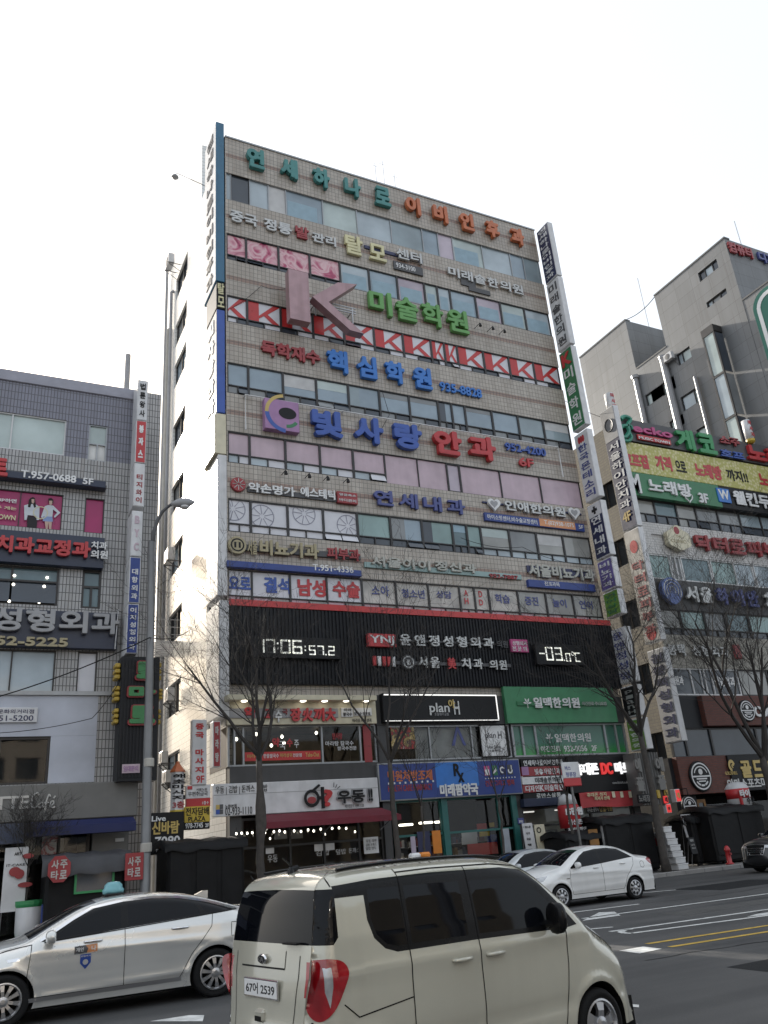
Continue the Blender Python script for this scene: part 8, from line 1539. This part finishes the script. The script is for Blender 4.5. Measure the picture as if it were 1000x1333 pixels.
for sg in (-1, 1):                                                     # clear reversing strip in the tail lamp
    LP = crom([(.02, 1.10), (.05, 1.13), (.14, 1.14), (.24, 1.115), (.285, 1.05), (.25, .95), (.175, .83), (.115, .765), (.075, .75), (.045, .785), (.025, .88), (.015, 1.0), (.02, 1.10)], 4)[:-1]
    decal(van, cv_, [tuple(p) for p in LP], 'tail_red', 'tail_lamp', sg, .008); decal(van, cv_, [(.105, 1.085), (.15, 1.085), (.155, .96), (.135, .83), (.11, .93)], 'lamp_clear', 'reversing_lamp', sg, .0115)
    hd = [(3.06, 1.045), (3.20, 1.02), (3.34, .93), (3.40, .82), (3.34, .80), (3.22, .90), (3.10, .98)]; q = cv_.side(subdiv(hd, .04)); q[:, 1] = (q[:, 1]+.006)*sg; q[:, 2] += .004; MB().add(q, [list(range(len(q)))]).build('headlamp', 'lamp_clear', van, False, True)
    rl = [(x, z) for x, z in zip(cv_.sx, cv_.sz) if .35 < x < 2.15 and z > 1.6][::12]; mb = MB(); mb.tube([(x, sg*.585, z+.018) for x, z in rl], .014, 6); mb.build('roof_rail', 'trim_black', van, False, True)
# --- saloons ---------------------------------------------------------
TAXI = dict(len=4.855, wheels=(1.10, 3.905), R=.328, arch=.375, sill=.20, rim=.225, spokes=10, dk=.75,
    sil=[(.14, .26, .1), (.05, .33, .18), (.01, .50, .25), (.0, .68, .28), (.03, .86, .25), (.10, 1.00, .18), (.20, 1.075, .16), (.40, 1.12, .16), (.70, 1.185, .16), (1.05, 1.30, .15), (1.4, 1.40, .14), (1.8, 1.46, .14), (2.2, 1.478, .14), (2.6, 1.455, .14), (2.95, 1.37, .13), (3.3, 1.205, .13), (3.6, 1.045, .15), (3.75, .99, .2), (4.1, .93, .28), (4.5, .82, .32), (4.72, .69, .32), (4.83, .53, .3), (4.85, .40, .26), (4.82, .28, .16), (4.72, .22, .08)],
    tum=[(.2, .87), (.4, .905), (.62, .93), (.85, .925), (1.0, .895), (1.15, .83), (1.3, .745), (1.5, .64)], plan=[(0, .10), (.35, .03), (1.0, 0), (3.6, 0), (4.3, .04), (4.86, .16)], crown=[(0, .10), (.4, .05), (1.5, .03), (2.8, .03), (3.6, .05), (4.2, .06), (4.86, .16)], crease=[(.84, .012, .05, .045, 2.4), (.36, .016, .05, -.05, 2.5), (.60, -.010, .09, .0, 2.4)],
    side=[('window', 'car_glass', [(2.44, 1.085), (3.28, 1.03), (3.36, 1.04), (3.05, 1.21), (2.78, 1.33), (2.44, 1.385)]), ('window', 'car_glass', [(1.30, 1.15), (2.34, 1.09), (2.34, 1.39), (2.0, 1.398), (1.6, 1.36), (1.38, 1.30)]), ('window', 'car_glass', [(.86, 1.165), (1.22, 1.15), (1.33, 1.29), (1.18, 1.265)]),
          ('pillar_trim', 'trim_black', [(.78, 1.155), (1.3, 1.125), (2.4, 1.062), (3.35, 1.0), (3.50, 1.005), (3.08, 1.235), (2.8, 1.36), (2.4, 1.41), (2.0, 1.418), (1.6, 1.385), (1.2, 1.295)]),
          ('door', None, [(2.40, .33), (3.58, .33), (3.64, .60), (3.60, .98), (3.52, 1.02), (3.05, 1.28), (2.8, 1.40), (2.40, 1.43)]), ('door', None, [(1.62, .33), (2.385, .33), (2.385, 1.43), (1.9, 1.43), (1.45, 1.38), (1.13, 1.16), (1.16, .96), (1.45, .62)]),
          ('tail_lamp', 'tail_red', [(-.05, .98), (.30, 1.04), (.42, 1.0), (.30, .88), (-.05, .80)]), ('headlamp', 'lamp_clear', [(4.9, .62), (4.45, .72), (4.30, .83), (4.45, .80), (4.9, .74)])],
    strip=[('rear_window', 'car_glass', [((.62, 1.17), -.86), ((1.40, 1.40), -.9), ((1.40, 1.40), .9), ((.62, 1.17), .86)]), ('windscreen', 'car_glass', [((2.75, 1.42), -.93), ((3.62, 1.035), -.96), ((3.62, 1.035), .96), ((2.75, 1.42), .93)]), ('grille', 'trim_black', [((4.78, .62), -.5), ((4.85, .34), -.5), ((4.85, .34), .5), ((4.78, .62), .5)])],
    seams=[[(3.58, .33), (3.64, .60), (3.60, .98)], [(2.392, .33), (2.392, 1.06)], [(2.392, 1.39), (2.392, 1.44)], [(1.62, .33), (1.45, .62), (1.16, .96), (1.13, 1.15)], [(1.62, .33), (3.58, .33)], [(.66, .98), (.86, .985), (.87, .80), (.67, .80), (.66, .98)], [(3.60, .98), (3.9, .93), (4.3, .84)]],
    trims=[([(.74, 1.158), (1.18, 1.305), (1.6, 1.398), (2.0, 1.432), (2.4, 1.425), (2.82, 1.372), (3.08, 1.25), (3.50, 1.015)], .030, 'chrome', 'window_trim'), ([(.74, 1.155), (1.3, 1.118), (2.4, 1.052), (3.45, .992)], .012, 'seam_black', 'window_seal'), ([(1.6, .31), (3.60, .30)], .05, 'sill_grey', 'sill_trim')],
    handles=[(1.62, .985, .24, 'chrome'), (2.82, .945, .24, 'chrome')], recess='paint_silver', mirror=(3.34, 1.03, 1.05))
mat('sill_grey', (.16, .16, .165), .4)
taxi, ct = car(TAXI, 'taxi', 'silver saloon taxi with a pale cyan roof lamp crossing from the left', (4.915, 14.71, 0), math.pi, 'paint_silver'); taxi.scale = (1.04, 1, 1)
mb = MB(); mb.bbox(2.30, 2.58, -.20, .20, 1.475, 1.53, .02); rl = mb.build('roof_lamp', 'trim_black', taxi, False, True); mb = MB(); mb.lathe([(.15, 0), (.16, .05), (.135, .08), (.13, .12), (.09, .16), (.03, .17)], (2.44, 0, 1.525), 16); mb.v = [(v[0]*1.0, v[1]*1.15, v[2]) for v in mb.v]; mb.build('lamp_shade', 'taxi_cyan', rl, True, True)
mb = MB(); mb.prism([(1.00, 1.30), (1.26, 1.365), (1.08, 1.44), (1.00, 1.44)], lambda x, z: (x, -.03, z), lambda x, z: (x, .03, z)); mb.build('roof_fin', 'paint_silver', taxi, False, True)
mat('decal_blue', (.02, .06, .28), .35)
decal(taxi, ct, [(3.06, .80), (2.76, .81), (2.76, .91), (3.06, .90)], 'board_orange', 'door_sticker', 1); decal(taxi, ct, [(3.06, .80), (2.90, .805), (2.88, .86), (2.92, .905), (3.06, .90)], 'sg_darkgrey', 'sticker_field', 1, .005); decal(taxi, ct, [(2.98, .79), (2.84, .79), (2.84, .68), (2.91, .60), (2.98, .68)], 'decal_blue', 'shield_sticker', 1)
def onside(mb, c, s_, x, z, w, h, sg, bold=.02, off=.006):
    p = c.side([[x, z]])[0]; letters(mb, s_, (x, (p[1]+off)*sg, z), (-sg, 0, 0), w, h, (0, sg, 0), .002, bold)
mb = MB(); onside(mb, ct, '개인', 3.04, .83, .10, .05, 1); onside(mb, ct, '나', 2.84, .825, .06, .065, 1, .03); onside(mb, ct, '모범택시', 2.975, .755, .13, .022, 1, .0); mb.build('sticker_lettering', 'sg_white', taxi, False, True); mb = MB(); mb.lathe([(.036, 0), (.036, .004)], (2.91, ct.side([[2.91, .69]])[0][1]+.003, .69), 10, 'y'); mb.build('shield_mark', 'sg_silver', taxi, False, True)
decal(taxi, ct, [(3.74, .80), (3.88, .795), (3.90, .83), (3.75, .84)], 'chrome', 'fender_badge', 1)
def scaled(S, **k): d = dict(S); d.update(k); return d
def xs_(P, f, g): return [(x*f, z*g)+tuple(r) for x, z, *r in P]
SF, SZ = 4.365/4.855, .985
SED = dict(len=4.365, wheels=(.94, 3.51), R=.29, arch=.335, sill=.20, rim=.20, spokes=8, rstyle=2, dk=.8,
    sil=[(.12, .25, .1), (.05, .32, .18), (.01, .48, .25), (.02, .66, .27), (.05, .86, .22), (.09, .99, .15), (.18, 1.055, .13), (.42, 1.085, .13), (.62, 1.13, .14), (.95, 1.29, .14), (1.25, 1.395, .14), (1.6, 1.445, .14), (1.95, 1.455, .14), (2.3, 1.425, .14), (2.65, 1.335, .13), (3.0, 1.17, .13), (3.25, 1.035, .15), (3.45, .975, .2), (3.8, .90, .28), (4.1, .80, .3), (4.28, .66, .3), (4.36, .50, .28), (4.365, .38, .24), (4.33, .27, .14), (4.24, .22, .08)],
    tum=[(.2, .80), (.4, .835), (.62, .86), (.85, .855), (1.0, .825), (1.15, .765), (1.3, .69), (1.5, .60)], plan=[(0, .08), (.3, .02), (.9, 0), (3.2, 0), (3.9, .04), (4.37, .15)], crown=[(0, .09), (.4, .05), (1.4, .03), (2.5, .03), (3.3, .05), (4.37, .15)], crease=[(.80, .012, .05, .05, 2.2), (.42, .010, .06, -.03, 2.2)],
    side=[('window', 'car_glass', [(2.06, 1.04), (2.90, .985), (2.98, .995), (2.62, 1.22), (2.40, 1.315), (2.06, 1.36)]), ('window', 'car_glass', [(1.0, 1.10), (1.98, 1.045), (1.98, 1.365), (1.6, 1.36), (1.28, 1.31)]), ('pillar_trim', 'trim_black', [(.86, 1.10), (1.98, 1.022), (3.10, .955), (3.10, .975), (2.66, 1.245), (2.42, 1.345), (2.02, 1.388), (1.6, 1.385), (1.25, 1.335)]),
          ('door', None, [(2.03, .31), (3.12, .31), (3.18, .56), (3.14, .93), (2.72, 1.23), (2.44, 1.37), (2.03, 1.40)]), ('door', None, [(1.34, .31), (2.02, .31), (2.02, 1.40), (1.6, 1.40), (1.2, 1.34), (.84, 1.11), (.90, .90), (1.2, .6)]),
          ('tail_lamp', 'tail_red', [(-.05, 1.02), (.22, 1.04), (.38, 1.0), (.30, .90), (.12, .80), (-.05, .78)]), ('headlamp', 'lamp_clear', [(4.4, .60), (3.98, .70), (3.80, .82), (3.98, .80), (4.4, .73)])],
    strip=[('rear_window', 'car_glass', [((.58, 1.12), -.84), ((1.20, 1.38), -.88), ((1.20, 1.38), .88), ((.58, 1.12), .84)]), ('windscreen', 'car_glass', [((2.48, 1.385), -.93), ((3.27, 1.03), -.96), ((3.27, 1.03), .96), ((2.48, 1.385), .93)]), ('grille', 'trim_black', [((4.31, .60), -.5), ((4.365, .33), -.5), ((4.365, .33), .5), ((4.31, .60), .5)])],
    seams=[[(3.12, .31), (3.18, .56), (3.14, .93)], [(2.025, .31), (2.025, 1.03)], [(1.34, .31), (1.2, .6), (.90, .90), (.84, 1.10)], [(1.34, .31), (3.12, .31)], [(.50, .93), (.56, .97), (.64, .93), (.64, .82), (.56, .79), (.50, .83), (.50, .93)]], trims=[([(.86, 1.098), (1.98, 1.014), (3.1, .950)], .014, 'trim_black', 'window_seal')],
    handles=[(1.28, .955, .19, None), (2.24, .915, .19, None)], recess='paint_white', mirror=(2.90, .99, 1.0))
sed, cs = car(SED, 'parked_car', 'white saloon with red tail lamps parked by the bus stop', (18.34, 20.66, 0), math.pi, 'paint_white')
mb = MB(); onside(mb, cs, '■', 3.30, .70, .12, .03, 1, 0) ; mb.build('fender_badge', 'chrome', sed, False, True) if mb.v else None
S2 = scaled(SED); S2['recess'] = 'paint_pale'
car2, _ = car(S2, 'parked_car', 'pale silver saloon mostly hidden behind the white parked saloon', (FX(700, 1108, 23)[0]+2.1, 23.9, 0), math.pi, 'paint_pale')
hx_t = FX(548, 1111, 20.6)[0]
hid, _ = car(scaled(TAXI), 'taxi', 'taxi hidden behind the beige van, showing an orange and white roof lamp', (hx_t+2.35, 20.7, 0), math.pi, 'paint_silver'); mb = MB(); mb.bbox(2.25, 2.45, -.30, .30, 1.48, 1.54, .02); rl = mb.build('roof_lamp', 'trim_black', hid, False, True)
mb = MB(); mb.bbox(2.35, 2.62, -.14, .14, 1.535, 1.68, .05); mb.build('lamp_shade', 'sg_white', rl, False, True); mb = MB(); mb.bbox(2.06, 2.349, -.14, .14, 1.535, 1.68, .05); mb.build('orange_shade', 'poster_orange', rl, False, True)
gl, _ = car(scaled(S2), 'parked_car', 'pale car glimpsed between the silver taxi and the beige van', (9.0, 18.0, 0), math.pi, 'paint_pale')
SUV = scaled(SED, cat='car', R=.36, arch=.40, rim=.24, spokes=6, rstyle=1, sill=.28, len=4.7, wheels=(.95, 3.75))
SUV.update(sil=[(.12, .34, .1), (.03, .42, .18), (.0, .65, .22), (.02, .95, .2), (.10, 1.25, .15), (.25, 1.55, .13), (.40, 1.70, .14), (.8, 1.76, .14), (1.6, 1.78, .14), (2.3, 1.75, .14), (2.65, 1.67, .13), (3.0, 1.45, .13), (3.35, 1.22, .15), (3.55, 1.15, .2), (4.0, 1.10, .26), (4.4, 1.03, .26), (4.6, .92, .26), (4.68, .70, .28), (4.7, .52, .26), (4.67, .38, .16), (4.58, .32, .08)],
    tum=[(.3, .88), (.5, .92), (.8, .945), (1.0, .94), (1.15, .91), (1.35, .83), (1.6, .74), (1.8, .68)], plan=[(0, .05), (.4, 0), (3.9, 0), (4.4, .04), (4.7, .13)], crown=[(0, .05), (.5, .03), (2.5, .03), (3.5, .05), (4.7, .11)], crease=[(.95, .012, .05, .02, 2.3)],
    side=[('window', 'car_glass', [(.7, 1.2), (3.1, 1.17), (2.6, 1.58), (.8, 1.66)]), ('door', None, [(2.25, .42), (3.35, .42), (3.4, 1.1), (2.7, 1.65), (2.25, 1.68)]), ('door', None, [(1.4, .42), (2.24, .42), (2.24, 1.68), (1.1, 1.68), (1.0, 1.0)]), ('headlamp', 'lamp_clear', [(4.8, .82), (4.40, .88), (4.32, .98), (4.45, .97), (4.8, .93)])],
    strip=[('rear_window', 'car_glass', [((.12, 1.28), -.88), ((.3, 1.6), -.88), ((.3, 1.6), .88), ((.12, 1.28), .88)]), ('windscreen', 'car_glass', [((2.72, 1.63), -.93), ((3.4, 1.20), -.96), ((3.4, 1.20), .96), ((2.72, 1.63), .93)]), ('grille', 'well_black', [((4.62, .88), -.72), ((4.69, .62), -.66), ((4.69, .62), .66), ((4.62, .88), .72)]), ('headlamp', 'lamp_clear', [((4.61, .91), -1), ((4.64, .82), -1), ((4.64, .82), -.76), ((4.61, .90), -.76)]), ('headlamp', 'lamp_clear', [((4.61, .91), 1), ((4.64, .82), 1), ((4.64, .82), .76), ((4.61, .90), .76)])],
    seams=[[(2.245, .42), (2.245, 1.18)], [(3.35, .42), (3.4, 1.1)]], trims=[], handles=[(1.5, 1.05, .2, 'chrome'), (2.5, 1.03, .2, 'chrome')], recess='paint_black', mirror=(3.05, 1.18, 1.1))
g0 = GX(972, 1137)
suv, cu_ = car(SUV, 'parked_car', 'black sport utility car at the right edge with a chrome edged grille', (g0[0]+4.62, g0[1]-.72, 0), math.pi, 'paint_black')
plate(suv, 4.77, .60, .52, .11, '53라 3748', 1)
mb = MB(); P = cu_.strip([(cu_.at(4.61, .90), v) for v in np.linspace(-.74, .74, 13)]); Q_ = cu_.strip([(cu_.at(4.69, .60), v) for v in np.linspace(.68, -.68, 13)]); L_ = [p+np.array([.012, 0, 0]) for p in np.r_[P, Q_, P[:1]]]; mb.tube(L_, .013, 6)
mb.build('grille_surround', 'chrome', suv, True, True); mb = MB()
for k in (.68, .74, .80): mb.tube([p+np.array([.008, 0, 0]) for p in cu_.strip([(cu_.at(4.66, k), v) for v in np.linspace(-.66, .66, 9)])], .008, 5)
mb.build('grille_bar', 'chrome', suv, True, True)
